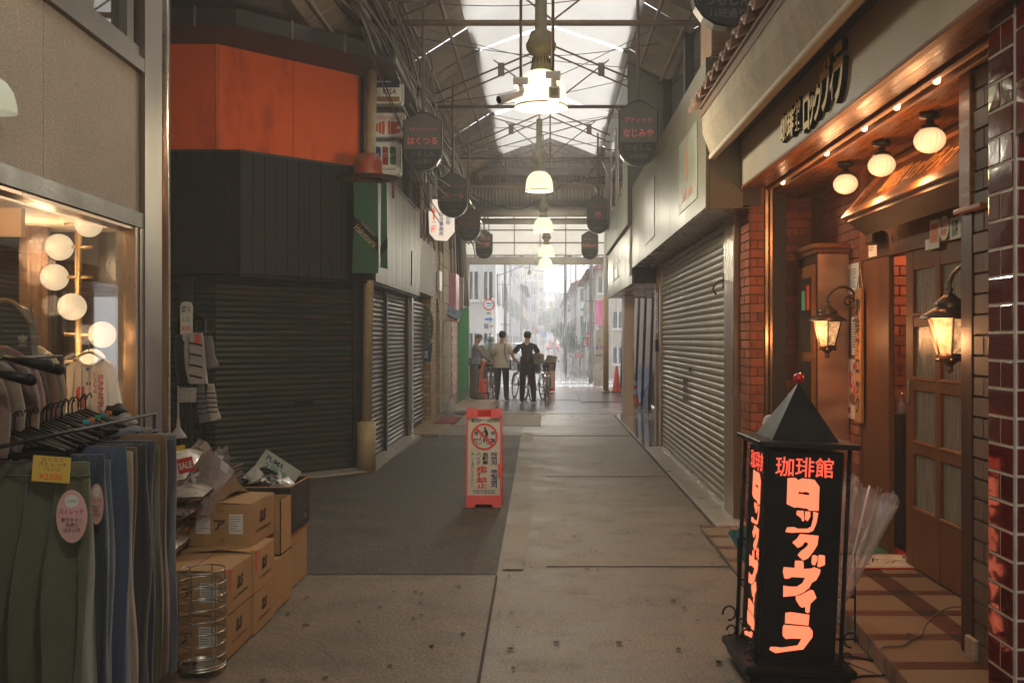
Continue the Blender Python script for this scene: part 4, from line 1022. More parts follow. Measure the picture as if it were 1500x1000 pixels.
# cabinet of copper sheet
cb = thing('copper_cabinet', (2.26, 8.2, .12), 'tall cabinet with copper sheet front and dark glazed side', 'cabinet')
M_copper = pm('brushed_copper_sheet', (0.55, 0.33, 0.21, 1), rough=.38, metal=.85, var=.2, scale=1.6, stretch=(1, 1, 3), bump=.03, bscale=6)
MB().cbox(2.15, 2.405, 7.90, 8.48, .11, 2.32, .004).build('cabinet_body', M_wooddk, cb)
MB().box(2.155, 2.40, 7.893, 7.898, .12, 2.30).build('copper_sheet', M_copper, cb)
MB().cbox(2.11, 2.42, 7.85, 8.52, 2.32, 2.36, .006).build('cornice', M_wood, cb)
MB().cbox(2.13, 2.41, 7.87, 8.50, 2.28, 2.32, .006).build('cornice', M_woodv, cb)
MB().cbox(2.136, 2.149, 7.92, 8.46, .5, 2.2, .004).build('side_frame', M_wood, cb)
MB().box(2.132, 2.136, 8.02, 8.36, .62, 1.42).build('pane', M_mirror, cb)
MB().box(2.132, 2.136, 8.02, 8.36, 1.50, 2.1).build('pane', M_mirror, cb)
MB().box(2.129, 2.132, 8.07, 8.14, 1.84, 2.04).build('red_ticket', M_red, cb)
MB().box(2.129, 2.132, 8.2, 8.30, 1.84, 2.0).build('green_ticket', pm('green_print', (0.1, .35, .2, 1)), cb)
# papers on the brick wall beside the cabinet
t, o, w, h = rw('wall_notice', 1241, 386, 1260, 430, 2.398, M_paper, 'white notice pinned on the bricks above the wall lantern', 'notice'); lines(t, o, w, h, 9, M_ink)
t, o, w, h = rw('wall_notice', 1248, 464, 1258, 520, 2.398, M_paper, 'narrow white notice on the bricks right of the wall lantern', 'notice'); lines(t, o, w, h, 10, M_ink, '珈琲')
t, o, w, h = rw('menu_poster', 1242, 526, 1262, 614, 2.398, pm('pink_paper', (0.62, .45, .36, 1), rough=.7), 'pinkish menu poster with red pictures on the brick wall', 'poster')
mb = MB()
rr = random.Random(9)
for k in range(26):
    cx, cy = rr.uniform(-.36, .36) * w, rr.uniform(-.05, .42) * h; r_ = rr.uniform(.03, .10) * w
    mb.prism([(cx + r_ * math.cos(a * PI / 3 + k), cy + r_ * 1.4 * math.sin(a * PI / 3 + k)) for a in range(6)], o, *FR_RIGHTWALL, 0, .001 + k * .00005)
mb.build('red_picture', M_red, t)
mb = MB(); mb.prism([(.33 * w * math.cos(a * PI / 6), -.16 * h + .11 * h * math.sin(a * PI / 6)) for a in range(12)], o, *FR_RIGHTWALL, 0, .001); mb.build('cup_picture', pm('brown_print', (.2, .07, .04, 1)), t)
mb = MB()
for a, b in ((-.33, -.36), (.33, -.36)): mb.frame_box(o, *FR_RIGHTWALL, w * (a - .1), w * (a + .1), h * (b - .05), h * (b + .05), 0, .001)
mb.build('stamp', MATS['brown_print'], t)
wp = thing('wooden_plank_sign', (2.36, 7.35, 1.2), 'tall narrow wooden plank with brush writing hung by a rope', 'sign')
yw0, yw1 = 7.36, 7.50
MB().cbox(2.325, 2.352, yw0, yw1, .98, 1.98, .005).build('plank', pm('honey_plank', (0.42, 0.19, 0.055, 1), rough=.5, var=.2, stretch=(8, 8, .6)), wp)
mb = MB(); put_text(mb, '珈\n琲\n館\nロ\nッ\nク', (2.324, 7.43, 1.48), FR_RIGHTWALL, 0, 0, w=.11, h=.86, n=.001, bold=.03); mb.build('lettering', M_ink, wp)
MB().tube([(2.34, 7.50, 1.97), (2.345, 7.43, 2.12), (2.34, 7.36, 1.97)], .005, 5).build('rope', M_pole, wp)

# wall lanterns
M_lglass = emit('amber_lantern_glass', (1.0, 0.50, 0.20, 1), 1.5)
nt, b, out = nodes(M_lglass)
lw = N(nt, 'ShaderNodeTexNoise', Scale=9.0, Detail=2.0); mp_ = N(nt, 'ShaderNodeMapRange'); mp_.inputs[1].default_value = .35; mp_.inputs[2].default_value = .65; mp_.inputs[3].default_value = .07; mp_.inputs[4].default_value = .26
nt.links.new(lw.outputs[0], mp_.inputs[0]); nt.links.new(mp_.outputs[0], b.inputs['Emission Strength'])
M_iron = pm('aged_bronze_iron', (0.10, 0.065, 0.045, 1), rough=.38, metal=.8, var=.3, scale=12)
def lantern(c, wall_dir, label):
    """six sided tapered lantern hanging from a scroll bracket; wall_dir points to the wall"""
    c = Vector(c); t = thing('wall_lantern', c - Z3 * .2, label, 'lantern', 'scroll bracket lanterns by the coffee house door')
    def hexr(r, z): return [c + Vector((r * math.cos(a * PI / 3 + .3), r * math.sin(a * PI / 3 + .3), z)) for a in range(6)]
    g = MB(); a_, b_ = hexr(.115, .07), hexr(.062, -.12)
    for k in range(6):
        g.quad(a_[k], a_[(k + 1) % 6], b_[(k + 1) % 6], b_[k])
    g.build('lantern_glass', M_lglass, t)
    f = MB()
    for k in range(6): f.tube([a_[k] * 1.0, b_[k]], .006, 5)
    f.tube(a_, .007, 5, closed=True); f.tube(b_, .008, 5, closed=True)
    f.build('lantern_frame', M_iron, t)
    f = MB(); levels = [(.15, .068), (.145, .082), (.09, .115), (.075, .125), (.08, .135), (.075, .15), (.03, .185), (.012, .2), (.02, .215), (.008, .235), (.015, .25), (.003, .27)]
    f.lathe(levels, c, 12); f.build('lantern_roof', M_iron, t)
    f = MB(); f.lathe([(.068, -.118), (.07, -.13), (.04, -.155), (.022, -.17), (.015, -.185), (.022, -.197), (.001, -.215)], c, 12)
    for k in range(0, 6): f.ball(b_[k] + Vector((0, 0, -.015)) + (b_[k] - c).normalized() * .01, .011, 6, 5)
    f.build('lantern_foot', M_iron, t)
    MB().lathe([(.001, .05), (.03, .04), (.042, 0), (.03, -.04), (.001, -.05)], c, 14).build('bulb', M_hot, t)
    d = Vector(wall_dir).normalized(); f = MB()
    f.tube(smooth_path([c + Z3 * .25, c + Z3 * .30 + d * .04, c + Z3 * .33 + d * .11, c + Z3 * .30 + d * .19, c + Z3 * .20 + d * .235]), .010, 8)
    sp_ = [c + Z3 * (.215 + .045 * math.sin(q) * (1 - q / 9)) + d * (.16 + .045 * math.cos(q) * (1 - q / 9)) for q in [i * .45 for i in range(17)]]
    f.tube(sp_, .008, 6); f.tube([c + Z3 * .2 + d * .235, c + Z3 * .12 + d * .24], .009, 6)
    w0 = c + Z3 * .22 + d * .24
    f.tube([w0 - d * .012, w0], [.055, .075], 16); f.tube([w0, w0 + d * .025], .08, 16)
    f.build('scroll_bracket', M_iron, t)
    point('lantern_light', c + Vector((-.0, -.0, -.0)) + Vector((-.16, -.08, -.05)), 5.0, (1.0, 0.43, 0.17), .05, t)
l1 = P(1212, 480, 7.6)
lantern((2.14, 7.58, 1.67), (1, -.02, 0), 'lit wall lantern hanging before the copper cabinet')
lantern((2.075, 5.12, 1.64), (.25, -1, 0), 'lit wall lantern in front of the glazed door, partly behind the pier')

# red glazed tile column at the near right
rc = thing('red_tiled_column', (1.95, 3.85, 0), 'oxblood red glazed tile column at the near edge of the coffee house', 'column')
MB().box(1.762, 2.6, 3.765, 3.965, 0, 6).build('column_core', M_grout, rc)
tp = .1085; k = 0; z = .0
def rtile(o, fr, u0, u1, v0, v1):
    U, V, Nn = fr; o = Vector(o); g = .0055; b_ = .003; t_ = .004
    p = [(u0 + g, v0 + g), (u1 - g, v0 + g), (u1 - g, v1 - g), (u0 + g, v1 - g)]
    q = [(u0 + g + b_, v0 + g + b_), (u1 - g - b_, v0 + g + b_), (u1 - g - b_, v1 - g - b_), (u0 + g + b_, v1 - g - b_)]
    vs = [o + U * a + V * b for a, b in p] + [o + U * a + V * b + Nn * t_ * .7 for a, b in p] + [o + U * a + V * b + Nn * t_ for a, b in q]
    fs = [(8, 9, 10, 11)] + [(i, (i + 1) % 4, 4 + (i + 1) % 4, 4 + i) for i in range(4)] + [(4 + i, 4 + (i + 1) % 4, 8 + (i + 1) % 4, 8 + i) for i in range(4)]
    dz = rnd.uniform(-.004, .004); dn = [rnd.uniform(-.0005, .0005) for _ in range(12)]
    vs = [v + Nn * dn[i] if i >= 8 else v for i, v in enumerate(vs)]
    MB().add(vs, fs).build('glazed_tile', M_redtile, rc)
while z < 3.1:
    if k % 2 == 0: rtile((1.762, 3.965, z), FR_RIGHTWALL, 0, .215, 0, tp)
    else:
        rtile((1.762, 3.965, z), FR_RIGHTWALL, 0, .1075, 0, tp); rtile((1.762, 3.965, z), FR_RIGHTWALL, .1075, .215, 0, tp)
    if z < 2.35:
        rtile((1.768, 3.748, z + .0), FR_CAM, 0, .07, 0, tp); rtile((1.84, 3.748, z), FR_CAM, 0, .2, 0, tp)
    z += tp; k += 1
MB().box(1.768, 2.6, 3.749, 3.76, 0, 6).build('column_face', M_grout, rc)
z = 2.36
while z < 3.2:
    rtile((1.77, 3.70, z), FR_RIGHTWALL, -.05, .18, 0, .2); MATS_dark = None; z += .2
sl = thing('spot_lamp', (1.78, 4.05, 2.9), 'small grey spotlight under the soffit by the tiled column', 'lamp')
a = P(1424, 20, 4.1)
MB().tube([a + Vector((0, 0, .10)), a + Vector((.0, 0, .03))], .02, 10).build('lamp_neck', M_darkmetal, sl)
MB().lathe([(.022, .045), (.028, .03), (.036, -.01), (.038, -.022), (.030, -.02), (.001, -.015)], a, 18).build('lamp_head', M_steel, sl)

# tiled step and street level apron
ts = thing('tiled_step', (2.0, 5.5, 0), 'brown tiled entrance step with dark red tile bands', 'step')
def sx(y): return 1.72 - (6.5 - y) * .067
M_beige = pm('beige_floor_tile', (0.23, 0.145, 0.082, 1), rough=.42, var=.15, scale=3, rand=.10, bump=.08, fine=.35, fscale=200)
M_rband = pm('red_floor_tile', (0.11, 0.035, 0.020, 1), rough=.35, var=.25, scale=4, rand=.2, fine=.2)
M_dband = pm('black_floor_tile', (0.030, 0.022, 0.016, 1), rough=.35, var=.2, scale=4, rand=.2)
MB().prism([(sx(3.2) + .01, 3.2), (sx(8.3) + .01, 8.3), (2.0, 9.0), (2.6, 9.0), (2.6, 3.2)], (0, 0, 0), X3, Y3, Z3, 0, .095).build('step_core', M_grout, ts)
rows = []; y = 3.3
while y < 8.2: rows.append((y, y + .335, 0)); rows.append((y + .335, y + .435, 1)); y += .435
zt = .11
for y0, y1, kind in rows:
    def tl(poly, m, nm): MB().prism(poly, (0, 0, 0), X3, Y3, Z3, .09, zt + rnd.uniform(-.001, .001)).build(nm, m, ts)
    e = .0025
    tl([(sx(y0) + e, y0 + e), (2.03 - e, y0 + e), (2.03 - e, y1 - e), (sx(y1) + e, y1 - e)], M_rband if kind else M_beige, 'red_band_tile' if kind else 'floor_tile')
    tl([(2.03 + e, y0 + e), (2.16 - e, y0 + e), (2.16 - e, y1 - e), (2.03 + e, y1 - e)], M_dband if kind else M_rband, 'dark_tile' if kind else 'red_band_tile')
    tl([(2.16 + e, y0 + e), (2.385, y0 + e), (2.385, y1 - e), (2.16 + e, y1 - e)], M_rband if kind else M_beige, 'red_band_tile' if kind else 'floor_tile')
    # riser tile
    MB().add([(sx(y0), y0 + e, .012), (sx(y1), y1 - e, .012), (sx(y1), y1 - e, .108), (sx(y0), y0 + e, .108), (sx(y0) + .012, y0 + e, .108), (sx(y1) + .012, y1 - e, .108)],
             [(0, 1, 2, 3), (3, 2, 5, 4)]).build('riser_tile', M_rband if kind else M_beige, ts)
    # apron at street level
    MB().prism([(1.31, y0 + e), (sx(y0) - e, y0 + e), (sx(y1) - e, y1 - e), (1.31, y1 - e)], (0, 0, 0), X3, Y3, Z3, -.01, .012 + rnd.uniform(0, .001)).build('apron_tile', M_rband if kind else M_beige, ts)
MB().box(1.29, 1.308, 3.2, 8.3, -.01, .014).build('apron_edge', M_dband, ts)
# mat
dm = thing('door_mat', (2.2, 6.9, .11), 'colourful mat with green shape and black streaks before the open door', 'mat')
MB().cbox(1.88, 2.5, 6.45, 7.6, .111, .122, .004).build('mat_base', pm('red_mat', (0.5, 0.05, 0.03, 1), rough=.9, bump=.5, bscale=150), dm)
MB().prism([(1.9, 6.46), (2.48, 6.46), (2.48, 6.82), (2.3, 6.86), (2.1, 6.78), (1.96, 6.84)], (0, 0, 0), X3, Y3, Z3, .122, .1235).build('cream_area', pm('cream_mat', (0.5, .42, .3, 1), rough=.9, bump=.5, var=.3, scale=10), dm)
MB().prism([(1.99, 6.86), (2.1, 6.80), (2.3, 6.88), (2.42, 6.85), (2.4, 7.1), (2.25, 7.25), (2.1, 7.1)], (0, 0, 0), X3, Y3, Z3, .1235, .125).build('green_area', pm('green_mat', (0.03, .13, .06, 1), rough=.9, bump=.5), dm)
mb = MB(); rr = random.Random(2)
for k in range(26):
    x_ = rr.uniform(1.93, 2.46); y_ = rr.uniform(6.48, 6.78); l_ = rr.uniform(.03, .09)
    mb.add([(x_, y_, .1250), (x_ + .012, y_ + .01, .1250), (x_ + .03 + .01, y_ + l_, .1250), (x_ + .03, y_ + l_, .1250)], [(0, 1, 2, 3)])
mb.build('black_streaks', M_black, dm)
# hand gel on a small dark stand inside
hs = thing('hand_gel_stand', (2.62, 7.35, .12), 'dark stand with a pump bottle under a clear dome inside the door', 'stand')
a = P(1320, 600, 7.2); zt_ = a.z - .02
MB().cbox(a.x - .09, a.x + .12, 7.12, 7.35, .12, zt_, .005).build('stand', M_wooddk, hs)
MB().lathe([(.001, .16), (.03, .155), (.065, .12), (.078, .06), (.08, 0)], (a.x, 7.23, zt_), 20).build('dome', thin_glass('smoky_dome', (.8, .6, .5, 1), refl=.1, haze=.3, hcol=(.6, .3, .2, 1)), hs)
MB().lathe([(.001, .1), (.008, .1), (.008, .075), (.016, .07), (.03, .055), (.032, 0), (.001, 0)], (a.x, 7.2, zt_ + .002), 14).build('pump_bottle', M_white, hs)
# basket of dark weave by the door jamb
solo('speckled_planter', MB().cbox(2.02, 2.34, 7.2, 7.5, .125, .27, .03), pm('speckled_terrazzo', (0.20, .13, .07, 1), rough=.6, var=.6, scale=18, bump=.3), 'low speckled block at the foot of the door jamb', 'block')
# cables on the step
cbm = MB(); pts = [(2.0, 4.78, .32), (1.98, 4.95, .26), (1.93, 5.05, .16), (1.87, 4.98, .118), (1.83, 5.02, .118), (1.80, 4.98, .118), (1.82, 4.93, .118), (1.85, 4.98, .119), (1.79, 4.90, .118), (1.72, 4.82, .118), (1.62, 4.80, .117), (1.595, 4.72, .09), (1.59, 4.66, .02), (1.55, 4.75, .016), (1.45, 4.95, .016)]
cbm.tube(smooth_path(pts), .0045, 6)
solo('power_cable', cbm, pm('brown_cable', (.12, .085, .06, 1), rough=.5), 'thin cable running loosely across the tiled step to the lit sign', 'cable')
cbm = MB(); cbm.tube(smooth_path([(1.42, 4.95, .018), (1.5, 4.98, .018), (1.62, 4.9, .018), (1.66, 4.80, .018), (1.60, 4.70, .018), (1.48, 4.68, .018), (1.40, 4.62, .018)]), .006, 6)
solo('black_cable', cbm, M_black, 'thick black cable looped on the tiles by the lit sign base', 'cable')

# ---------------------------------------------------------------- arcade roof
rf = thing('arcade_roof', (0, 12, 5), 'old steel arcade roof with white sheeting and brown corrugated sides', 'roof')
def ridge(x):                                            # height of the white sheet
    t = abs(x - .08) / 1.13
    return 6.32 - .40 * t - .02 * math.sin(PI * t)
bays = [-6.1, -1.9, 2.3, 6.5, 10.7, 14.9, 19.1, 23.35]
rr = random.Random(4)
for i in range(len(bays) - 1):
    y0, y1 = bays[i] + .05, bays[i + 1] - .05
    mb = MB(); NX, NY = 16, 14; vs = []
    ph = [rr.uniform(0, 6) for _ in range(4)]
    for b_ in range(NY + 1):
        for a_ in range(NX + 1):
            x = -1.07 + 2.3 * a_ / NX; t = b_ / NY; y = y0 + (y1 - y0) * t
            z = ridge(x) - .10 * math.sin(PI * t) + .018 * math.sin(5 * x + ph[0] + 2 * t) + .015 * math.sin(9 * t + ph[1] + x)
            vs.append((x, y, z))
    fs = [(b_ * (NX + 1) + a_, b_ * (NX + 1) + a_ + 1, (b_ + 1) * (NX + 1) + a_ + 1, (b_ + 1) * (NX + 1) + a_) for b_ in range(NY) for a_ in range(NX)]
    mb.add(vs, fs, True).build('white_sheet', M_sheet, rf)
    # corrugated side sheets, one object each
    yy = y0 - .05; 
    while yy < y1:
        w_ = 1.04; n_ = 22; 
        for s_, (xa, za, xb, zb) in (('l', (-1.02, 5.95, -2.55, 4.98)), ('r', (1.18, 5.95, 2.55, 5.15))):
            mb = MB(); vs = []
            ex = rr.uniform(-.03, .03)
            for k in range(n_ + 1):
                z_ = .012 * math.sin(2 * PI * k / 2.2); yk = yy + w_ * k / n_
                vs += [(xa + ex, yk, za + z_ + rr.uniform(0, .002)), (xb, yk, zb + z_)]
            fs = [(2 * k, 2 * k + 1, 2 * k + 3, 2 * k + 2) for k in range(n_)]
            mb.add(vs, fs, True).build('corrugated_sheet', M_corr, rf)
        yy += 1.02
# purlins, tie beams, rafters, braces
for (xa, za, xb, zb, s_) in ((-1.02, 5.95, -2.55, 4.98, 1), (1.18, 5.95, 2.55, 5.15, 1)):
    for t in (.18, .42, .66, .9):
        x, z = xa + (xb - xa) * t, za + (zb - za) * t - .05
        MB().tube([(x, -6, z), (x, 23.4, z)], .024, 6).build('purlin', M_rust, rf)
for y in (2.9, 7.15, 11.4, 15.5, 19.9, 23.2):
    r_ = .036 if y < 14 else .028
    MB().tube([(-2.3, y, 5.22), (2.4, y, 5.22)], r_, 8).build('tie_beam', M_rust, rf)
    for s_ in (-1, 1):
        xe = .08 + s_ * 1.9
        MB().tube([(xe, y, 5.22), (.08, y, 6.05)], .014, 6).build('rafter', M_rust, rf)
        MB().tube([(xe - s_ * .1, y + .0, 5.42), (.08, y, 6.18)], .016, 6).build('rafter', M_rust, rf)
        MB().tube([(.08, y, 5.25), (.08 + s_ * .9, y, 5.95)], .011, 6).build('brace', M_rust, rf)
        MB().box(.08 + s_ * .78 - .05, .08 + s_ * .78 + .05, y - .02, y + .02, 5.70, 5.90).build('gusset', M_rust, rf)
    MB().tube([(.08, y, 5.22), (.08, y, 6.1)], .018, 6).build('king_rod', M_rust, rf)
for k, (y0, y1) in enumerate(((11.4, 15.5), (15.5, 19.9), (19.9, 23.2))):
    if k == 1: MB().tube([(-1.6, y0, 5.26), (1.7, y1, 5.26)], .010, 5).build('tie_rod', M_rust, rf)
    if k == 1: MB().tube([(1.7, y0, 5.26), (-1.6, y1, 5.26)], .010, 5).build('tie_rod', M_rust, rf)
# columns that carry it, right at the side walls
for y, x in ((19.9, -2.2), (23.3, -2.25), (19.9, 2.2)):
    MB().box(x - .05, x + .05, y - .05, y + .05, 3.7, 5.25).build('stanchion', M_rust, rf)
for y in (15.5, 19.9, 23.2):
    MB().tube([(1.5, y, 4.3), (1.1, y, 5.2)], .02, 6).build('brace', M_steel, rf)
    MB().tube([(-1.5, y, 4.3), (-1.9, y - 2, 5.1)], .02, 6).build('brace', M_steel, rf)
# grey corrugated gable over the second part
gbp = thing('corrugated_gable', (0, 23.6, 5), 'grey corrugated gable wall hanging under the far end of the sheeted roof', 'gable')
x = -2.5
while x < 2.5:
    mb = MB(); n_ = 12; vs = []
    for k in range(n_ + 1):
        xk = x + .5 * k / n_; zt_ = 6.38 - .12 * xk * xk
        vs += [(xk, 23.6 + .016 * math.sin(PI * k), 4.62), (xk, 23.6 + .016 * math.sin(PI * k), zt_)]
    n2 = 48; vs = []
    for k in range(n2 + 1):
        xk = x + .5 * k / n2; zt_ = 6.38 - .12 * xk * xk; yk = 23.6 + .014 * math.sin(2 * PI * k / 8)
        vs += [(xk, yk, 4.62), (xk, yk, zt_)]
    mb.add(vs, [(2 * k, 2 * k + 2, 2 * k + 3, 2 * k + 1) for k in range(n2)], True).build('corrugated_sheet', M_corrg, gbp)
    x += .5
for z, r_ in ((4.60, .12), (4.38, .07)):
    MB().tube([(-2.4, 23.45, z), (2.3, 23.45, z)], r_, 12).build('pipe', M_corrg, gbp)
for z, h_ in ((5.55, .08), (5.2, .05)):
    MB().box(-2.4, 2.3, 23.44, 23.5, z - h_, z + h_).build('cross_bar', M_rust if h_ < .06 else M_corrg, gbp)
for x in (-1.5, -.8, .9, 1.6):
    MB().tube([(x, 23.42, 5.3), (x + (.4 if x > 0 else -.4), 23.42, 6.0)], .03, 6).build('brace', M_rust, gbp)
MB().tube(smooth_path([(-1.75, 23.3, 5.0), (-1.2, 23.3, 4.75), (-.6, 23.3, 4.65), (.0, 23.3, 4.95), (.6, 23.3, 5.3), (1.5, 23.3, 5.4)]), .012, 5).build('sagging_cable', M_black, gbp)
# second lower glazed roof and end frame
er = thing('end_canopy', (0, 29, 4.5), 'low milky glazed canopy with a steel beam over the open end', 'canopy')
for k in range(6):
    for j in range(5):
        x0, x1 = -2.75 + k * .85, -2.75 + (k + 1) * .85; 
        MB().box(x0 + .015, x1 - .015, 23.8 + j * 1.84 + .02, 23.8 + (j + 1) * 1.84 - .02, 5.60, 5.615).build('roof_pane', M_glaze, er)
        if j < 3:
            MB().box(x0 + .015, x1 - .015, 33.02, 33.03, 4.38 + j * .42 + .015, 4.38 + (j + 1) * .42 - .015).build('end_pane', M_glaze, er)
for k in range(7):
    x0 = -2.75 + k * .85
    MB().box(x0 - .012, x0 + .012, 23.8, 33.0, 5.53, 5.598).build('glazing_bar', M_rust, er)
    MB().box(x0 - .012, x0 + .012, 32.96, 33.03, 4.36, 5.6).build('glazing_bar', M_rust, er)
for j in range(4):
    MB().box(-2.75, 2.35, 32.94, 33.03, 4.365 + j * .42, 4.395 + j * .42).build('glazing_bar', M_rust, er)
for j in range(6): MB().box(-2.75, 2.35, 23.78 + j * 1.84, 23.84 + j * 1.84, 5.50, 5.59).build('glazing_bar', M_rust, er)
MB().cbox(-2.75, 2.2, 32.86, 33.1, 4.08, 4.33, .01).build('end_beam', pm('grey_beam_paint', (0.34, .31, .27, 1), rough=.5), er)
for x in (-3.05, 2.3): MB().box(x, x + .2, 23.7, 33.1, 3.4 if x > 0 else 3.2, 5.7).build('side_beam', M_corrg, er)
MB().tube([(-.55, 32.8, 4.1), (-.55, 32.8, 3.85)], .02, 6).ball((-.55, 32.8, 3.80), .07, 12, 8).build('dome_camera', M_steel, er)
MB().tube([(-2.62, 32.9, 0), (-2.62, 32.9, 4.1)], .09, 12).build('end_post', pm('grey_post_paint', (.3, .27, .22, 1), rough=.5), er)
MB().tube([(-2.62, 31.4, 3.0), (-2.62, 31.4, 5.6)], .07, 12).build('end_post', MATS['grey_post_paint'], er)
MB().tube([(-2.62, 31.4, 0), (-2.62, 31.4, 3.0)], .07, 12).build('end_post', MATS['grey_post_paint'], er)
ep = thing('cream_post', (1.8, 30, 0), 'tall cream steel post at the right side of the open end', 'post')
MB().tube([(1.80, 30, .01), (1.80, 30, 2.9)], .085, 16).build('lower_post', M_pole, ep)
MB().tube([(1.80, 30, 2.9), (1.80, 30, 5.5)], .062, 14).build('upper_post', M_white, ep)
MB().tube([(1.80, 30, .01), (1.80, 30, .06)], .13, 16).build('foot', M_pole, ep)
# wall fillers above the shops so that the sky does not leak in beside the roof
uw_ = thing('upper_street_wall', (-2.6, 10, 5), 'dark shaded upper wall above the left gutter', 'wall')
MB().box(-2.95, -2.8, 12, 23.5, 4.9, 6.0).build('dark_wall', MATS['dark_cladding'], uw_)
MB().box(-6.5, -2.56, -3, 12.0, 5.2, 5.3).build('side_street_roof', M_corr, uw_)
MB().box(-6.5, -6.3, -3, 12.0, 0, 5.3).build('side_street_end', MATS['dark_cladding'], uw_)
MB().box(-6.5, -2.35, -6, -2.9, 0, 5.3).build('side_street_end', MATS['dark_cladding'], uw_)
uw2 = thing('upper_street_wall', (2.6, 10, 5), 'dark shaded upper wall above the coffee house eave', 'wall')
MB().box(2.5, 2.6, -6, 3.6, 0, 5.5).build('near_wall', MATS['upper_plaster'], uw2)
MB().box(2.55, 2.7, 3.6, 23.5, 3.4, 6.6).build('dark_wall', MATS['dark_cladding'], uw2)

# ---------------------------------------------------------------- pendant lamps down the middle
M_shade = translucent('opal_lamp_shade', (0.88, 0.90, 0.78, 1), t=.45, em=.12, emc=(0.93, 1.0, 0.80, 1), var=.05)
M_lampmetal = pm('olive_lamp_metal', (0.30, 0.26, 0.15, 1), rough=.5, var=.25, scale=9, bump=.1)
M_bulb = emit('mercury_bulb', (1.0, 1.0, .88, 1), 1.0)
def pendant(px_, pyb, Y, dia, label):
    c = P(px_, pyb, Y); k = dia / .45
    t = thing('pendant_lamp', c, label, 'lamp', 'bell shaped pendant lamps hung along the arcade')
    MB().lathe([(.225 * k, 0), (.226 * k, .012), (.222 * k, .03), (.218 * k, .10), (.20 * k, .19), (.17 * k, .25), (.12 * k, .295), (.085 * k, .31), (.08 * k, .305), (.115 * k, .288), (.165 * k, .243), (.195 * k, .185), (.213 * k, .10), (.217 * k, .03), (.220 * k, .004)], c, 36).build('glass_shade', M_shade, t)
    MB().lathe([(.226 * k, -.004), (.229 * k, .002), (.226 * k, .012)], c, 36).build('shade_rim', pm('rust_rim', (.4, .2, .08, 1), rough=.5), t)
    m = MB(); m.lathe([(.085 * k, .30), (.09 * k, .33), (.07 * k, .42 * 1), (.065 * k, .45), (.10 * k, .46), (.125 * k, .50), (.13 * k, .54), (.115 * k, .565), (.10 * k, .60), (.09 * k, .64), (.052 * k, .66), (.05 * k, 1.15 * k), (.03 * k, 1.16 * k), (.012, 1.17 * k)], c, 24)
    m.build('lamp_holder', M_lampmetal, t)
    for q in range(16):
        a_ = 2 * PI * q / 16
        MB().tube([c + Vector((.079 * k * math.cos(a_), .079 * k * math.sin(a_), .36)), c + Vector((.074 * k * math.cos(a_), .074 * k * math.sin(a_), .42))], .004, 4).build('holder_fin', M_darkmetal, t) if Y < 10 else None
    MB().tube([c + Z3 * 1.15 * k, Vector((c.x, c.y, 6.2))], .011, 6).build('suspension_rod', M_rust, t)
    MB().ball(c + Z3 * .17 * k, .075 * k, 18, 12, 1.4).build('bulb', M_bulb, t)
    point('lamp_light', c - Z3 * .38, (70 if Y > 2 else 58) if Y < 10 else 42, (1.0, .92, .72), .12, t)
pendant(792.5, 158, 8.5, .45, 'nearest pendant lamp, largest and brightest under the roof')
pendant(790, 280, 16, .45, 'second pendant lamp from the camera, before the corrugated gable')
pendant(796, 339, 22.4, .45, 'third pendant lamp, hanging just under the corrugated gable')
pendant(800.5, 375, 27.6, .45, 'fourth pendant lamp, in front of the milky end glazing')
pendant(799, 392, 31.3, .45, 'last and smallest pendant lamp, overlapping the end beam')
_P = P
P = lambda a, b, c: Vector((0.0, 1.2, 3.62))
pendant(0, 0, 1.2, .45, 'pendant lamp of the same row hanging over the photographer')
P = _P
wl = thing('wall_lamp', (-1.93, 3.5, 2.35), 'small opal shade of a wall lamp cut by the left edge', 'lamp')
wa = P(-6, 165, 3.5)
MB().lathe([(.068, 0), (.066, .03), (.055, .075), (.035, .105), (.015, .12), (.001, .125)], wa, 28).build('shade', M_shade, wl)
MB().tube([wa + Z3 * .12, wa + Z3 * .2, wa + Vector((-.1, 0, .22))], .01, 8).build('arm', M_lampmetal, wl)
# far lamp of the row behind, seen through the shop glass at the far left
# cctv cameras on rods beside the first lamp
for px_, ang, lb in ((765, 1, 'left security camera on a rod, tube pointing down left beside the nearest lamp'), (811, 0, 'right security camera on a rod, facing forward beside the nearest lamp')):
    c = P(px_ - 0 if ang else px_, 120, 8.0)
    t = thing('security_camera', c, lb, 'camera', 'security cameras hung beside the nearest lamp')
    cc = P(763 if ang else 810, 121 if ang else 112, 8.0)
    MB().tube([cc, Vector((cc.x, 8.0, 6.1))], .012, 8).build('rod', M_rust, t)
    MB().cbox(cc.x - .06, cc.x + .06, 7.94, 8.06, cc.z - .03, cc.z + .03, .008).build('mount_box', M_white, t)
    MB().tube([cc, cc + Vector((.01, 0, -.09))], .022, 8).build('joint', M_white, t)
    if ang: 
        e0 = cc + Vector((.0, 0, -.10)); e1 = cc + Vector((-.17, -.12, -.17))
        MB().tube([e0, e1], .036, 14).build('camera_tube', M_white, t); MB().tube([e1, e1 + (e1 - e0).normalized() * .006], .03, 14).build('lens', M_black, t)
    else:
        e = cc + Vector((.01, -.06, -.14))
        MB().cbox(e.x - .045, e.x + .045, e.y, e.y + .16, e.z - .05, e.z + .05, .012).build('camera_body', M_white, t)
        MB().cbox(e.x - .03, e.x + .03, e.y - .004, e.y, e.z - .03, e.z + .03, .001).build('lens', M_lampmetal, t)

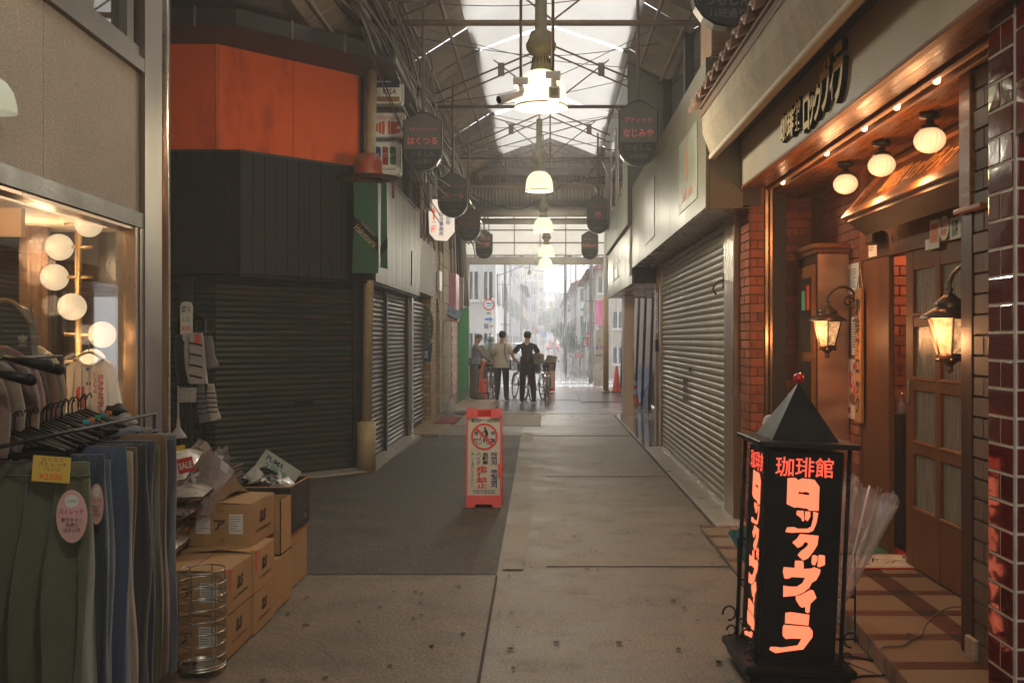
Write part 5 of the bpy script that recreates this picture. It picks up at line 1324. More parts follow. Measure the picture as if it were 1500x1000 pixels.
# ---------------------------------------------------------------- hanging shop name signs
M_signface = pm('grey_sign_face', (0.10, 0.092, 0.08, 1), rough=.45, var=.12, scale=4)
M_signdark = pm('black_sign_face', (0.022, 0.02, 0.019, 1), rough=.4, var=.2, scale=4)
M_signrim = pm('sign_metal_rim', (0.19, 0.17, 0.15, 1), rough=.4, metal=.5, var=.15)
M_pink = flat('faded_pink_letter', (0.72, 0.16, 0.165, 1), .6)
M_dimtx = flat('dim_letter', (0.16, 0.145, 0.13, 1), .6)
def hanging_sign(px_, py0, py1, Y, w, l1, l2, label, face=None, brown=False, lw1=.72, lw2=.78, lower='つるしん', lower2='11班通り'):
    top = P(px_, py0, Y); bot = P(px_, py1, Y); h = top.z - bot.z
    t = thing('hanging_shop_sign', (top.x, Y, bot.z), label, 'sign', 'grey shield shaped shop signs hanging on rods')
    hw = w / 2; zs = .20 * h
    out_ = []
    for i in range(9):
        a_ = PI + PI * i / 8; out_.append((hw * math.cos(a_), hw * .95 + hw * .95 * math.sin(a_)))
    sh = h * .85
    out_ += [(hw, sh), (hw * .8, sh + .03 * h), (hw * .45, sh + .10 * h), (hw * .22, h - .01), (0, h), (-hw * .22, h - .01), (-hw * .45, sh + .10 * h), (-hw * .8, sh + .03 * h), (-hw, sh)]
    o = Vector((top.x, Y, bot.z))
    MB().prism(out_, o, X3, Z3, -Y3, -.12, 0).build('sign_case', M_signrim, t)
    ins = [(a * .93, h * .5 + (b - h * .5) * .955) for a, b in out_]
    spl = .36 * h
    up = [p for p in ins if p[1] > spl]; lo = [p for p in ins if p[1] <= spl]
    # order: lower arc first then the sides
    lo_poly = [(-hw * .93, spl)] + lo + [(hw * .93, spl)]
    up_poly = [(-hw * .93, spl + .004), (hw * .93, spl + .004)] + up
    MB().prism(up_poly, o, X3, Z3, -Y3, .001, .006).build('face_panel', face or M_signface, t)
    MB().prism(lo_poly, o, X3, Z3, -Y3, .001, .006).build('lower_panel', M_signdark, t)
    rim = [o + X3 * a * .985 + Z3 * (h * .5 + (b - h * .5) * .985) - Y3 * .004 for a, b in out_]
    MB().tube(rim, .008, 5, closed=True).build('rim', M_signdark, t)
    mb = MB(); lm_ = pm('brown_pink_letter', (0.28, 0.075, 0.045, 1), rough=.6) if brown else M_pink
    if l1: put_text(mb, l1, o, FR_CAM, 0, h * .70, w=w * lw1, n=.008, bold=.012)
    if l2: put_text(mb, l2, o, FR_CAM, 0, h * .50, w=w * lw2, h=min(h * .14, w * lw2 / max(1, len(l2)) * 1.15) if l2 != 'hikari' else h * .13, n=.008, bold=.02)
    mb.build('lettering', lm_, t)
    mb = MB(); put_text(mb, lower, o, FR_CAM, 0, h * .275, w=w * .66, n=.008, bold=.01); put_text(mb, lower2, o, FR_CAM, 0, h * .145, w=w * .5, n=.008, bold=.005)
    mb.build('lower_lettering', M_dimtx, t)
    MB().tube([o + Z3 * (h - .02) + Y3 * .06, Vector((o.x, Y + .06, max(5.3, o.z + h + .5) + .6))], .020, 8).build('hanging_rod', M_rust, t)
    return t
hanging_sign(619, 164, 249, 12.0, .46, 'マダムブティック', 'はくつる', 'left grey sign reading はくつる, the nearest on the left')
hanging_sign(663, 254, 318, 15.6, .46, 'クツ・バッグ', 'フレール', 'left grey sign reading フレール, second on the left')
hanging_sign(686, 303, 353, 19.6, .46, '玉ちゃん', 'ラーメン', 'brownish sign reading 玉ちゃん, third on the left', face=pm('brown_sign_face', (.07, .05, .036, 1), rough=.5), brown=True)
hanging_sign(709, 337, 379, 27, .46, '中国料理', '麗華', 'small dark sign with two square pink characters, fourth on the left', lw2=.7)
hanging_sign(935, 147, 243, 12.0, .47, 'ブティック', 'なじみや', 'grey sign reading なじみや, large one on the right')
hanging_sign(876, 286, 342, 20.6, .46, '手作りニットの店', '昴', 'grey sign with one pink character, second on the right', lw2=.3)
hanging_sign(864, 338, 380, 27.6, .46, '毛糸のブティック', 'hikari', 'small sign reading hikari, farthest on the right')
hanging_sign(1066, -100, 40, 6.7, .47, 'ブティック', 'エミ', 'big dark sign cut by the top edge above the tiled eave')

# lit white office sign
of = thing('lit_office_sign', P(645, 350, 17.5), 'lit white octagonal sign with red arrow behind the フレール sign', 'sign')
a = P(645, 322, 17.5); 
oct_ = [(-.19, -.24), (-.10, -.345), (.10, -.36), (.235, -.20), (.235, .28), (.15, .36), (-.14, .36), (-.215, .30)]
MB().prism(oct_, a, X3, Z3, -Y3, -.14, 0).build('lit_case', emit('lit_sign_white', (1.0, .84, .66, 1), .48), of)
MB().prism([(p[0] * 1.04, p[1] * 1.03) for p in oct_], a, X3, Z3, -Y3, -.15, -.135).build('back_plate', M_signrim, of)
mb = MB(); mb.prism([(-.13, .0), (-.10, .0), (-.10, .13), (-.075, .13), (-.118, .23), (-.16, .13), (-.13, .13)], a, X3, Z3, -Y3, .002, .004)
put_text(mb, '二\n階', a, FR_CAM, -.115, -.13, h=.19, n=.004, bold=.02); mb.build('red_lettering', emit('red_lit_letter', (1.0, .12, .06, 1), .5), of)
mb = MB(); put_text(mb, '車\n組\n合\n事\n務\n所', a, FR_CAM, .02, -.03, h=.52, w=.085, n=.004, bold=.02); put_text(mb, '商\n店\n街', a, FR_CAM, .14, .05, h=.27, n=.004, bold=.01)
mb.build('blue_lettering', flat('violet_ink', (.12, .06, .42, 1)), of)

# card company box signs
def box_sign(px0, py0, px1, py1, Y, label, name='card_sign', r_=.05):
    a = P(px0, py0, Y); b = P(px1, py1, Y); c = (a + b) / 2; w, h = b.x - a.x, a.z - b.z
    t = thing(name, (c.x, Y, b.z), label, 'sign', 'card company box signs at the corner pipe')
    poly = []
    for (cx, cy, s_) in ((w / 2 - r_, h / 2 - r_, 0), (-w / 2 + r_, h / 2 - r_, 1), (-w / 2 + r_, -h / 2 + r_, 2), (w / 2 - r_, -h / 2 + r_, 3)):
        for k in range(5): q = PI / 2 * (s_ + k / 4); poly.append((cx + r_ * math.cos(q), cy + r_ * math.sin(q)))
    MB().prism(poly, c, X3, Z3, -Y3, -.13, 0).build('sign_case', pm('yellowed_case', (.42, .38, .28, 1), rough=.4), t)
    MB().prism([(x * .94, y * .92) for x, y in poly], c, X3, Z3, -Y3, .001, .005).build('face', pm('aged_white_acrylic', (.82, .78, .68, 1), rough=.35, var=.1), t)
    return t, c, w, h
M_navy = flat('navy_ink', (.012, .025, .09, 1)); M_goldp = flat('ochre_ink', (.30, .15, .03, 1))
t, c, w, h = box_sign(544, 116, 590, 153, 12.5, 'credit card sign with blue and ochre stripes, topmost of three')
mb = MB(); mb.frame_box(c, *FR_CAM, -w * .44, w * .40, h * .16, h * .38, .005, .007); put_text(mb, 'VISA', c, FR_CAM, .03, -.0, w=w * .46, h=h * .22, n=.006, bold=.01, slant=.25); mb.build('blue_print', M_navy, t)
mb = MB(); mb.frame_box(c, *FR_CAM, -w * .44, w * .40, -h * .40, -h * .20, .005, .007); mb.build('ochre_stripe', M_goldp, t)
t, c, w, h = box_sign(544, 165, 593, 202, 12.5, 'card sign with round orange emblem and red script, middle of three', r_=.012)
mb = MB(); put_text(mb, 'million card', c, FR_CAM, 0, h * .32, w=w * .8, h=h * .2, n=.006, slant=.2); 
mb.build('red_script', M_red, t)
mb = MB()
for k in range(5):
    x0 = -.155 + k * .04 + (.03 if k > 2 else 0)
    hh = h * .27 * math.sqrt(max(.25, 1 - ((x0 + .015) / .17) ** 2))
    mb.prism([(x0, -h * .1 - hh), (x0 + .033, -h * .1 - hh), (x0 + .033, -h * .1 + hh), (x0, -h * .1 + hh)], c, X3, Z3, -Y3, .005, .007)
ccx = .11
mb.prism([(ccx - .045 + .0, -h * .1 + .075), (ccx + .02, -h * .1 + .075), (ccx + .055, -h * .1 + .04), (ccx + .055, -h * .1 + .02), (ccx, -h * .1 + .02), (ccx, -h * .1 - .02), (ccx + .055, -h * .1 - .02), (ccx + .055, -h * .1 - .04), (ccx + .02, -h * .1 - .075), (ccx - .045, -h * .1 - .075)], c, X3, Z3, -Y3, .005, .007)
mb.build('emblem', flat('orange_print2', (.70, .10, .02, 1)), t)
t, c, w, h = box_sign(543, 207, 587, 258, 12.5, 'card sign with blue red and green bars, lowest of three')
for k, (cm, nm) in enumerate((((.01, .06, .22, 1), 'blue_bar'), ((.35, .02, .025, 1), 'red_bar'), ((.01, .18, .07, 1), 'green_bar'))):
    x0 = -w * .36 + k * w * .25; mb = MB(); hh = h * .26
    mb.prism([(x0 + .015, -hh + h * .08), (x0 + w * .2, -hh + h * .08), (x0 + w * .2, hh - .02 + h * .08), (x0 + w * .2 - .02, hh + h * .08), (x0, hh + h * .08), (x0, -hh + .02 + h * .08)], c, X3, Z3, -Y3, .005, .007)
    mb.build(nm, flat(nm, cm), t)
mb = MB(); put_text(mb, 'JCB', c, FR_CAM, -w * .01, h * .09, w=w * .66, h=h * .13, n=.008, bold=.005); mb.build('white_lettering', M_paper, t)
mb = MB(); put_text(mb, 'JCB CARDS', c, FR_CAM, 0, -h * .31, w=w * .66, h=h * .08, n=.006, bold=.005); mb.build('black_lettering', M_ink, t)
solo('sign_backing_post', MB().box(-2.24, -2.2, 12.66, 12.72, 3.4, 4.85).box(-1.96, -1.93, 12.66, 12.72, 3.4, 4.6), pm('rust_red_bar', (.2, .05, .025, 1), rough=.7), 'pair of rusty red bars that carry the three card signs', 'bracket')

# hat and green board sign
ht = thing('hat_shop_sign', (-2.14, 11.6, 2.35), 'figure sign of a brimmed hat above a green tapered board', 'sign')
hc = P(539, 264, 11.55)
br = MB(); br.lathe([(.34, .02), (.32, .01), (.24, .0), (.17, .015), (.165, .03), (.24, .015), (.33, .035), (.345, .03)], hc, 36, 2, .03)
brim = br.build('hat_brim', pm('hat_brim_paint', (.13, .055, .04, 1), rough=.5, var=.4, scale=4, stain=(.3, .03, .02, 1), stain_scale=4), ht)
MB().lathe([(.165, .02), (.168, .05), (.165, .20), (.14, .27), (.09, .305), (.03, .295), (.001, .29)], hc, 28).build('hat_crown', pm('hat_crown_paint', (.32, .06, .02, 1), rough=.35, var=.4, scale=5, stain=(.18, .16, .12, 1), stain_scale=3, stain_amt=.9, c2=(.45, .07, .02, 1)), ht)
MB().lathe([(.170, .02), (.172, .028), (.171, .045), (.168, .05)], hc, 28).build('hat_band', M_black, ht)
gbd = P(541, 400, 11.6); htp = P(0, 268, 11.6).z - gbd.z
MB().prism([(-.19, .0), (-.165, htp * .55), (-.175, htp), (.10, htp), (.115, .0)], gbd, X3, Z3, -Y3, 0, .06).build('green_board', pm('green_board_enamel', (.022, .085, .038, 1), rough=.45, var=.25, scale=4), ht)
MB().prism([(.125, .07), (.135, htp), (.2, htp), (.21, .05)], gbd + Vector((0, .08, 0)), X3, Z3, -Y3, 0, .06).build('side_board', MATS['green_board_enamel'], ht)
MB().prism([(-.17, .55), (-.175, .66), (.112, .40), (.115, .24)], gbd, X3, Z3, -Y3, .061, .065).build('diagonal_band', M_black, ht)
MB().prism([(.125, .32), (.125, .18), (.21, .3), (.21, .42)], gbd + Vector((0, .08, 0)), X3, Z3, -Y3, .061, .065).build('diagonal_band', M_black, ht)
mb = MB(); rt = math.atan2(-.29, .29)
put_text(mb, 'Hakotsuru', gbd, FR_CAM, -.03, .43, w=.32, h=.075, n=.067, rot=rt * .98, bold=.01); put_text(mb, 'UMBRELLA', gbd, FR_CAM, .0, .50, w=.22, h=.025, n=.067, rot=rt)
mb.build('lettering', pm('cream_letter', (.42, .3, .18, 1)), ht)

# ---------------------------------------------------------------- tangled cables under the left eave
wr = random.Random(12)
cbl = [pm('black_wire', (.02, .018, .016, 1), rough=.5), pm('grey_wire', (.16, .14, .12, 1), rough=.5), pm('brown_wire', (.09, .06, .04, 1), rough=.6)]
ct = thing('cable_bundle', (-1.9, 12, 5), 'tangled bundle of overhead cables running along the left eave', 'cables')
for k in range(46):
    x0 = -1.95 + wr.uniform(-.28, .30); z0 = 5.25 + wr.uniform(-.25, .55)
    pts = []; y = 8.0 + wr.uniform(-1, 2)
    dz = 0
    while y < 31:
        pts.append((x0 + wr.uniform(-.10, .10) + .012 * (y - 10) * -1 * 0, y, z0 - .055 * (y - 10) + wr.uniform(-.09, .09) - .0)); y += wr.uniform(.9, 2.0)
        if len(pts) > 13: break
    MB().tube(smooth_path(pts, 4), wr.choice((.007, .009, .012, .018)), 5).build('cable', cbl[k % 3] if k % 7 else cbl[1], ct)
for k in range(16):   # droops across to the signs
    y = wr.uniform(10.5, 20); a = Vector((-2.0, y, 5.0 - .05 * (y - 10))); b = Vector((wr.uniform(-1.9, -1.4), y + wr.uniform(.5, 3), wr.uniform(3.3, 4.4)))
    m_ = (a + b) / 2 + Vector((wr.uniform(-.1, .1), 0, -wr.uniform(.1, .35)))
    MB().tube(smooth_path([a, m_, b], 6), .008, 5).build('cable', cbl[k % 3], ct)
for k in range(14):   # thin wires over the middle
    y = wr.uniform(10, 21); a = Vector((-2.0, y, wr.uniform(4.9, 5.6))); b = Vector((wr.uniform(1.3, 2.0), y + wr.uniform(-2, 4), wr.uniform(5.0, 5.9)))
    m_ = (a + b) / 2 + Vector((0, 0, -wr.uniform(.05, .3)))
    MB().tube(smooth_path([a, m_, b], 6), .005, 4).build('cable', cbl[k % 3], ct)
solo('white_meter_box', MB().cbox(-2.08, -1.93, 12.9, 13.6, 5.32, 5.85, .04), pm('dirty_white_case', (.42, .39, .32, 1), rough=.5, var=.2, scale=5), 'dirty white meter box among the cables above the gutter', 'box')
vp = thing('wall_conduits', (-2.2, 17, 3.8), 'pipes and small boxes on the wall beyond the card signs', 'pipes')
for k in range(7):
    y = 16.7 + k * .5
    MB().tube([(-2.05 - wr.uniform(0, .1), y, 3.3), (-2.08, y, 4.9)], wr.choice((.015, .03, .05)), 8).build('conduit', wr.choice([M_rust, M_steel, M_pole]), vp)
for k in range(5):
    y = 17 + k * .8; z = 4.0 + wr.uniform(-.3, .5)
    MB().cbox(-2.2, -1.98, y, y + .35, z, z + .45, .01).build('small_box', wr.choice([M_pole, M_corrg, M_signrim]), vp)
vb = thing('wall_conduits', (-2.3, 25, 3.8), 'dark pipes and brackets on the left wall near the open end', 'pipes')
for k in range(9):
    y = 24 + k * .8
    MB().tube([(-2.55 + .02 * k, y, 2.6), (-2.55, y, 5.4)], wr.choice((.03, .05, .07)), 8).build('conduit', wr.choice([M_rust, M_black, M_corrg]), vb)
for k in range(7):
    y = 23.4 + k * .55
    MB().box(-2.5, -1.95, y, y + .12, 4.3 + .02 * k, 4.42 + .02 * k).build('bracket', pm('slate_slat', (.12, .12, .13, 1), rough=.5), vb)

# ---------------------------------------------------------------- folding notice board
fs_ = thing('folding_sign', (-.59, 9.45, .009), 'orange folding board forbidding bicycle riding, standing mid floor', 'sign')
M_or = pm('orange_red_plastic', (.72, .055, .03, 1), rough=.35, var=.15, scale=8)
M_face = pm('cream_sign_face', (.55, .49, .39, 1), rough=.5, var=.06, scale=4)
tilt = R(7)
Vt = Vector((0, math.sin(tilt), math.cos(tilt))); Nt = X3.cross(Vt); ofs = Vector((-.59, 9.42, .012)); FT = (X3, Vt, Nt)
Wf, Hf = .338, .935
fr_ = MB()
fr_.frame_box(ofs, *FT, -Wf / 2, -Wf / 2 + .016, 0, Hf, -.02, .02); fr_.frame_box(ofs, *FT, Wf / 2 - .016, Wf / 2, 0, Hf, -.02, .02)
fr_.prism([(-Wf / 2 + .016, 0), (-.085, 0), (-.075, .03), (.075, .03), (.085, 0), (Wf / 2 - .016, 0), (Wf / 2 - .016, .115), (-Wf / 2 + .016, .115)], ofs, *FT, -.018, .018)
fr_.frame_box(ofs, *FT, -Wf / 2, -.065, Hf - .09, Hf, -.025, .026); fr_.frame_box(ofs, *FT, .065, Wf / 2, Hf - .09, Hf, -.025, .026)
fr_.frame_box(ofs, *FT, -.066, .066, Hf - .018, Hf - .006, -.01, .01); fr_.frame_box(ofs, *FT, -.066, .066, Hf - .085, Hf - .075, -.01, .01)
fr_.build('front_frame', M_or, fs_)
MB().frame_box(ofs, *FT, Wf / 2 - .035, Wf / 2 + .002, .29, .41, .016, .024).build('orange_clip', M_or, fs_)
MB().frame_box(ofs, *FT, -Wf / 2 + .012, Wf / 2 - .012, .10, Hf - .085, -.015, .012).build('face_panel', M_face, fs_)
Vb = Vector((0, -math.sin(tilt), math.cos(tilt))); 
MB().frame_box(ofs + Vector((0, .28, 0)), X3, Vb, -Nt, -Wf / 2, Wf / 2, 0, Hf - .01, -.015, .015).build('rear_frame', M_or, fs_)
def sgn(x_, y_): return (x_ - 286.5) / 307 * Wf, (910 - y_) / 855 * Hf       # place on the panel
mb = MB(); cx, cy = sgn(288, 302)
for k in range(40):
    a0, a1 = 2 * PI * k / 40, 2 * PI * (k + 1) / 40
    mb.prism([(cx + r_ * math.cos(a), cy + r_ * math.sin(a)) for r_, a in ((.108, a0), (.128, a0), (.128, a1), (.108, a1))][:4], ofs, *FT, .012, .0135)
d_ = .118 * math.cos(PI / 4)
mb.prism([(cx - d_ - .008, cy + d_ - .008), (cx + d_ - .008, cy - d_ - .008), (cx + d_ + .008, cy - d_ + .008), (cx - d_ + .008, cy + d_ + .008)], ofs, *FT, .0152, .016)
mb.build('prohibition_ring', M_red, fs_)
mb = MB()
def ring(mb, c_, r0, r1, n=24):
    for k in range(n):
        a0, a1 = 2 * PI * k / n, 2 * PI * (k + 1) / n
        mb.prism([(c_[0] + r_ * math.cos(a), c_[1] + r_ * math.sin(a)) for r_, a in ((r0, a0), (r1, a0), (r1, a1), (r0, a1))], ofs, *FT, .012, .0138)
ring(mb, (cx - .052, cy - .045), .024, .029); ring(mb, (cx + .045, cy - .045), .024, .029)
mb.prism([(cx + .005 + .011 * math.cos(a), cy + .082 + .012 * math.sin(a)) for a in [i * PI / 6 for i in range(12)]], ofs, *FT, .012, .0138)
for pl in ([(.0, .068), (.022, .072), (.036, .04), (.036, .01), (.012, .002), (.004, .03)], [(-.002, .062), (.006, .05), (-.026, .018), (-.032, .026)], [(.012, .01), (.03, .004), (.002, -.022), (-.01, -.018)], [(-.008, -.02), (.006, -.022), (.004, -.05), (-.014, -.05)], [(-.052, -.045), (-.028, .02), (-.022, .02), (-.046, -.045)], [(.045, -.045), (.024, .0), (.03, .0), (.05, -.045)]):
    mb.prism([(cx + a, cy + b) for a, b in pl], ofs, *FT, .012, .0137)
mb.build('cyclist_picture', M_ink, fs_)
def tx(mb, s, x_, y_, w_=None, h_=None, bold=.0):
    u, v = sgn(x_, y_); put_text(mb, s, ofs, FT, u, v, w=w_ / 307 * Wf if w_ else None, h=h_ / 855 * Hf if h_ else None, n=.0145, bold=bold)
mb = MB(); tx(mb, '8:00～20:00', 295, 160, 240, 30, .02); tx(mb, '自\n転\n車', 298, 490, 50, 105, .03); tx(mb, 'バ\nイ\nク', 238, 490, 42, 105, .01)
tx(mb, '押\nし\nて\n通\n行\nし\nて\n下\nさ\nい\n!', 186, 590, 24, 300, .0); tx(mb, '鶴橋商店街振興組合', 288, 765, 190, 16, .0); tx(mb, '生野区警察署', 288, 785, 190, 14, .0)
mb.build('black_lettering', M_ink, fs_)
mb = MB(); tx(mb, '走\n行\n禁\n止', 270, 650, 96, 190, .03); mb.build('red_lettering', M_red, fs_)
mb = MB(); tx(mb, '자\n전\n거', 373, 492, 58, 115, .03); tx(mb, '주\n행\n금\n지', 375, 665, 58, 155, .03); tx(mb, '危', 217, 272, 36, 36, .03); tx(mb, '険', 217, 333, 36, 36, .03); tx(mb, '위', 360, 272, 38, 36, .03); tx(mb, '험', 360, 333, 38, 36, .03)
mb.build('navy_lettering', flat('navy_ink2', (.02, .022, .12, 1)), fs_)

# ---------------------------------------------------------------- lit coffee house floor sign
ls = thing('lit_floor_sign', (1.155, 4.80, 0.02), 'black lit coffee house floor sign with pyramid roof and red ball', 'sign')
ls.rotation_euler = (0, R(2.6), R(2))
M_lit = emit('lit_orange_letter', (1.0, .21, .095, 1), 1.0)
nt, b, out = nodes(M_lit)
# a tube inside: letters brighter towards the middle of the box
geo = N(nt, 'ShaderNodeTexCoord'); sp_ = N(nt, 'ShaderNodeSeparateXYZ'); nt.links.new(geo.outputs['Object'], sp_.inputs[0])
b.inputs['Emission Strength'].default_value = .36
b.inputs['Emission Color'].default_value = (1.0, .20, .095, 1)
M_lit2 = emit('lit_red_letter', (1.0, .10, .055, 1), .75)
def LP(mb, name, mats): return mb.build(name, mats, ls, world=False)
hb = .178; z0b, z1b = .085, 1.06
bd = MB()
for s_ in (0, 1):
    pass
bd.cbox(-hb, hb, -hb, hb, z0b, z1b, .004); LP(bd, 'dark_panel_box', M_black)
for (sx_, sy_) in ((-1, -1), (1, -1), (1, 1), (-1, 1)):
    mb = MB(); x, y = sx_ * .197, sy_ * .197; pts = [(x, y, .08), (x, y, 1.08)]
    mb.tube(pts, .0095, 8)
    for k in range(60): 
        zz = .09 + k * .0165; mb.tube([(x, y, zz), (x, y, zz + .006)], .0118, 7)
    LP(mb, 'twisted_post', M_black)
    mb = MB()
    for zc in (.20,):
        dirs = [(sx_, 0)] if sy_ < 0 else [(sx_, 0)]
        for (dx, dy) in dirs:
            sc_ = [Vector((x + dx * (.012 + .032 - .032 * math.cos(q) * 1), y, zc + .035 * math.sin(q) + .0)) for q in [i * .42 for i in range(-4, 9)]]
            mb.tube(sc_, .005, 6)
            sc_ = [Vector((x + dx * (.03 - .022 * math.cos(q)), y - .0, .115 + .025 * math.sin(q))) for q in [i * .45 for i in range(-5, 8)]]
            mb.tube(sc_, .005, 6)
    LP(mb, 'iron_scroll', M_black)
mb = MB()
for sx_ in (-1, 1):
    mb.frame_box((0, 0, 0), X3, Y3, Z3, sx_ * .187 - .006, sx_ * .187 + .006, -.19, .19, .075, .095)
    mb.frame_box((0, 0, 0), X3, Y3, Z3, -.19, .19, sx_ * .187 - .006, sx_ * .187 + .006, .075, .095)
LP(mb, 'bottom_rail', M_black)
mb = MB(); mb.cbox(-.26, .26, -.26, .26, .035, .075, .01); mb.box(-.235, .235, -.235, .235, .0, .036); LP(mb, 'base_plate', M_black)
M_roofb = pm('black_roof_paint', (.012, .011, .010, 1), rough=.5, spec=.3, var=.35, scale=8, bump=.15, bscale=100)
mb = MB(); mb.cbox(-.235, .235, -.235, .235, 1.08, 1.105, .004); LP(mb, 'roof_slab', M_roofb)
mb = MB(); q = .158; mb.add([(-q, -q, 1.106), (q, -q, 1.106), (q, q, 1.106), (-q, q, 1.106), (0, 0, 1.375)], [(0, 1, 4), (1, 2, 4), (2, 3, 4), (3, 0, 4), (0, 3, 2, 1)]); LP(mb, 'pyramid_roof', M_roofb)
mb = MB(); mb.ball((0, 0, 1.395), .026, 20, 14); LP(mb, 'red_ball', pm('red_gloss', (.55, .012, .012, 1), rough=.15, coat=.6, var=.1))
# lettering on the four sides
L = {}
A1 = lambda pts: [((x / 5.885) + 1120, (y / 5.885) + 660) for x, y in pts]
A2 = lambda pts: [((x / 5.886) + 1110, (y / 5.886) + 820) for x, y in pts]
outl = [A1([(215, 285), (285, 280), (312, 300), (345, 282), (455, 290), (500, 350), (490, 570), (405, 572), (390, 555), (295, 545), (275, 550), (205, 520)]),
        A1([(312, 403), (345, 410), (375, 402), (408, 412), (405, 432), (372, 430), (342, 424), (312, 424)]),
        A1([(295, 575), (355, 575), (360, 668), (340, 668), (335, 645), (290, 610)]), A1([(368, 578), (415, 580), (415, 625), (390, 668), (365, 650)]),
        A1([(440, 580), (487, 588), (470, 680), (440, 750), (400, 770), (300, 772), (250, 778), (190, 772), (205, 730), (270, 725), (300, 738), (385, 735), (420, 715), (440, 640)]),
        A1([(320, 785), (487, 795), (475, 880), (436, 942), (391, 1002), (346, 1024), (296, 977), (320, 945), (370, 905), (392, 880), (385, 858), (360, 858), (340, 890), (300, 912), (250, 865), (295, 825)]),
        A2([(485, 35), (510, 28), (535, 40), (530, 80), (510, 120), (485, 120), (478, 95)]), A2([(545, 25), (600, 30), (600, 115), (545, 138), (530, 130)]),
        A2([(335, 85), (400, 85), (408, 100), (410, 158), (480, 150), (500, 138), (560, 158), (550, 200), (520, 255), (480, 280), (455, 330), (400, 375), (335, 402), (222, 417), (225, 315), (280, 322), (345, 320), (395, 285), (420, 237), (300, 235), (270, 252), (235, 250), (222, 190), (230, 148), (328, 152), (330, 100)]),
        A2([(335, 405), (380, 395), (470, 342), (495, 352), (520, 415), (465, 470), (455, 550), (435, 555), (418, 545), (418, 500), (385, 508), (365, 490), (335, 440)]),
        A2([(240, 560), (290, 552), (455, 570), (445, 668), (235, 655)]),
        A2([(225, 668), (300, 672), (450, 678), (482, 715), (480, 770), (395, 885), (240, 910), (150, 928), (95, 900), (100, 872), (150, 870), (200, 875), (345, 850), (380, 790), (290, 790), (240, 797), (212, 765), (215, 690)])]
def face_uv(px_, py_):
    v = (985 - py_) / 318 * .96 + .10
    xl = 1131 - (py_ - 667) / 318 * 18
    return ((px_ - xl) / 110 - .5) * .34, v
polys = [[face_uv(*p) for p in pl] for pl in outl]
vs, fs = poly_curve_mesh(polys)
lvs = [(v.x, v.y) for v in vs]
for k, (U, Nn) in enumerate(((X3, -Y3), (Y3, X3), (-X3, Y3), (-Y3, -X3))):
    mb = MB(); o = Nn * (hb + .0015)
    mb.add([o + U * a + Z3 * b for a, b in lvs], fs, False)
    LP(mb, 'lit_lettering', M_lit); mb = MB()
    put_text(mb, '珈琲館', (0, 0, 0), (U, Z3, Nn), -.006, .988, w=.272, h=.094, n=hb + .0015, bold=.01)
    LP(mb, 'lit_heading', M_lit2)
mb = MB(); mb.tube([(.26 + .02 * math.cos(t) * 0 + .0, .12 + .03 * math.cos(t), 1.14 + .042 * math.sin(t)) for t in [i * PI / 9 for i in range(18)]], .010, 8, closed=True)
w_ = mb.build('white_ring', M_white, None, world=False); w_.location = (1.13, 4.86, .02); w_.rotation_euler = (0, 0, R(60)); w_.name = 'pale_ring'
tag(w_, 'pale ring showing behind the roof of the lit sign', 'ring')

# umbrellas in a stand behind the sign
M_vinyl = thin_glass('clear_vinyl', (.93, .92, .9, 1), refl=.10, rough=.12, haze=.22, hcol=(.8, .78, .75, 1))
def umbrella(base, top, r_, m, label, seed=0):
    base, top = Vector(base), Vector(top); ax = (top - base).normalized(); a = ax.orthogonal().normalized(); b_ = ax.cross(a); Ln = (top - base).length
    t = thing('folded_umbrella', base, label, 'umbrella'); rr = random.Random(seed)
    mb = MB(); n_ = 48; vs = []; rings = 12
    ph = [rr.uniform(-.3, .3) for _ in range(8)]
    for i in range(rings + 1):
        t_ = i / rings; rad = .012 + r_ * t_ ** .75
        for k in range(n_):
            th = 2 * PI * k / n_; pl = 1 + .34 * math.sin(8 * th + 1.5 * t_) * t_ + .12 * math.sin(3 * th + ph[0]) * t_ + .05 * math.sin(23 * th + 4 * t_)
            ex = (.05 * math.cos(8 * th + 1.5 * t_)) * (t_ ** 4)
            vs.append(base + ax * (Ln * t_ * (1 + ex)) + (a * math.cos(th) + b_ * math.sin(th)) * rad * pl)
    fs = [(i * n_ + k, i * n_ + (k + 1) % n_, (i + 1) * n_ + (k + 1) % n_, (i + 1) * n_ + k) for i in range(rings) for k in range(n_)]
    mb.add(vs, fs, True).build('canopy', m, t)
    MB().tube([base - ax * .05, base + ax * (Ln + .04)], .005, 6).build('shaft', M_white, t)
    mb = MB()
    for k in range(8):
        th = 2 * PI * k / 8; p = base + ax * Ln * 1.02 + (a * math.cos(th) + b_ * math.sin(th)) * r_ * 1.15
        mb.tube([base + ax * Ln * .15, p], .0012, 4); mb.tube([p, p + ax * .03], .005, 5)
    mb.build('ribs', M_steel, t)
umbrella((1.52, 5.15, .22), (1.68, 5.2, .80), .115, M_vinyl, 'clear vinyl umbrella leaning behind the lit sign', 1)
umbrella((1.53, 5.38, .2), (1.58, 5.42, .84), .085, M_vinyl, 'second clear vinyl umbrella squeezed closest to the lit sign', 2)
umbrella((1.18, 5.6, .25), (1.10, 5.66, .52), .035, pm('teal_cloth', (.04, .2, .22, 1), rough=.6, var=.3), 'teal folded umbrella peeking out left of the lit sign', 3)
us = thing('umbrella_stand', (1.45, 5.4, .01), 'black wire umbrella stand hidden behind the lit sign', 'stand')
mb = MB()
for zz in (.03, .25, .48): mb.tube([(1.08, 5.22, zz), (1.62, 5.22, zz), (1.62, 5.6, zz), (1.08, 5.6, zz)], .006, 5, closed=True)
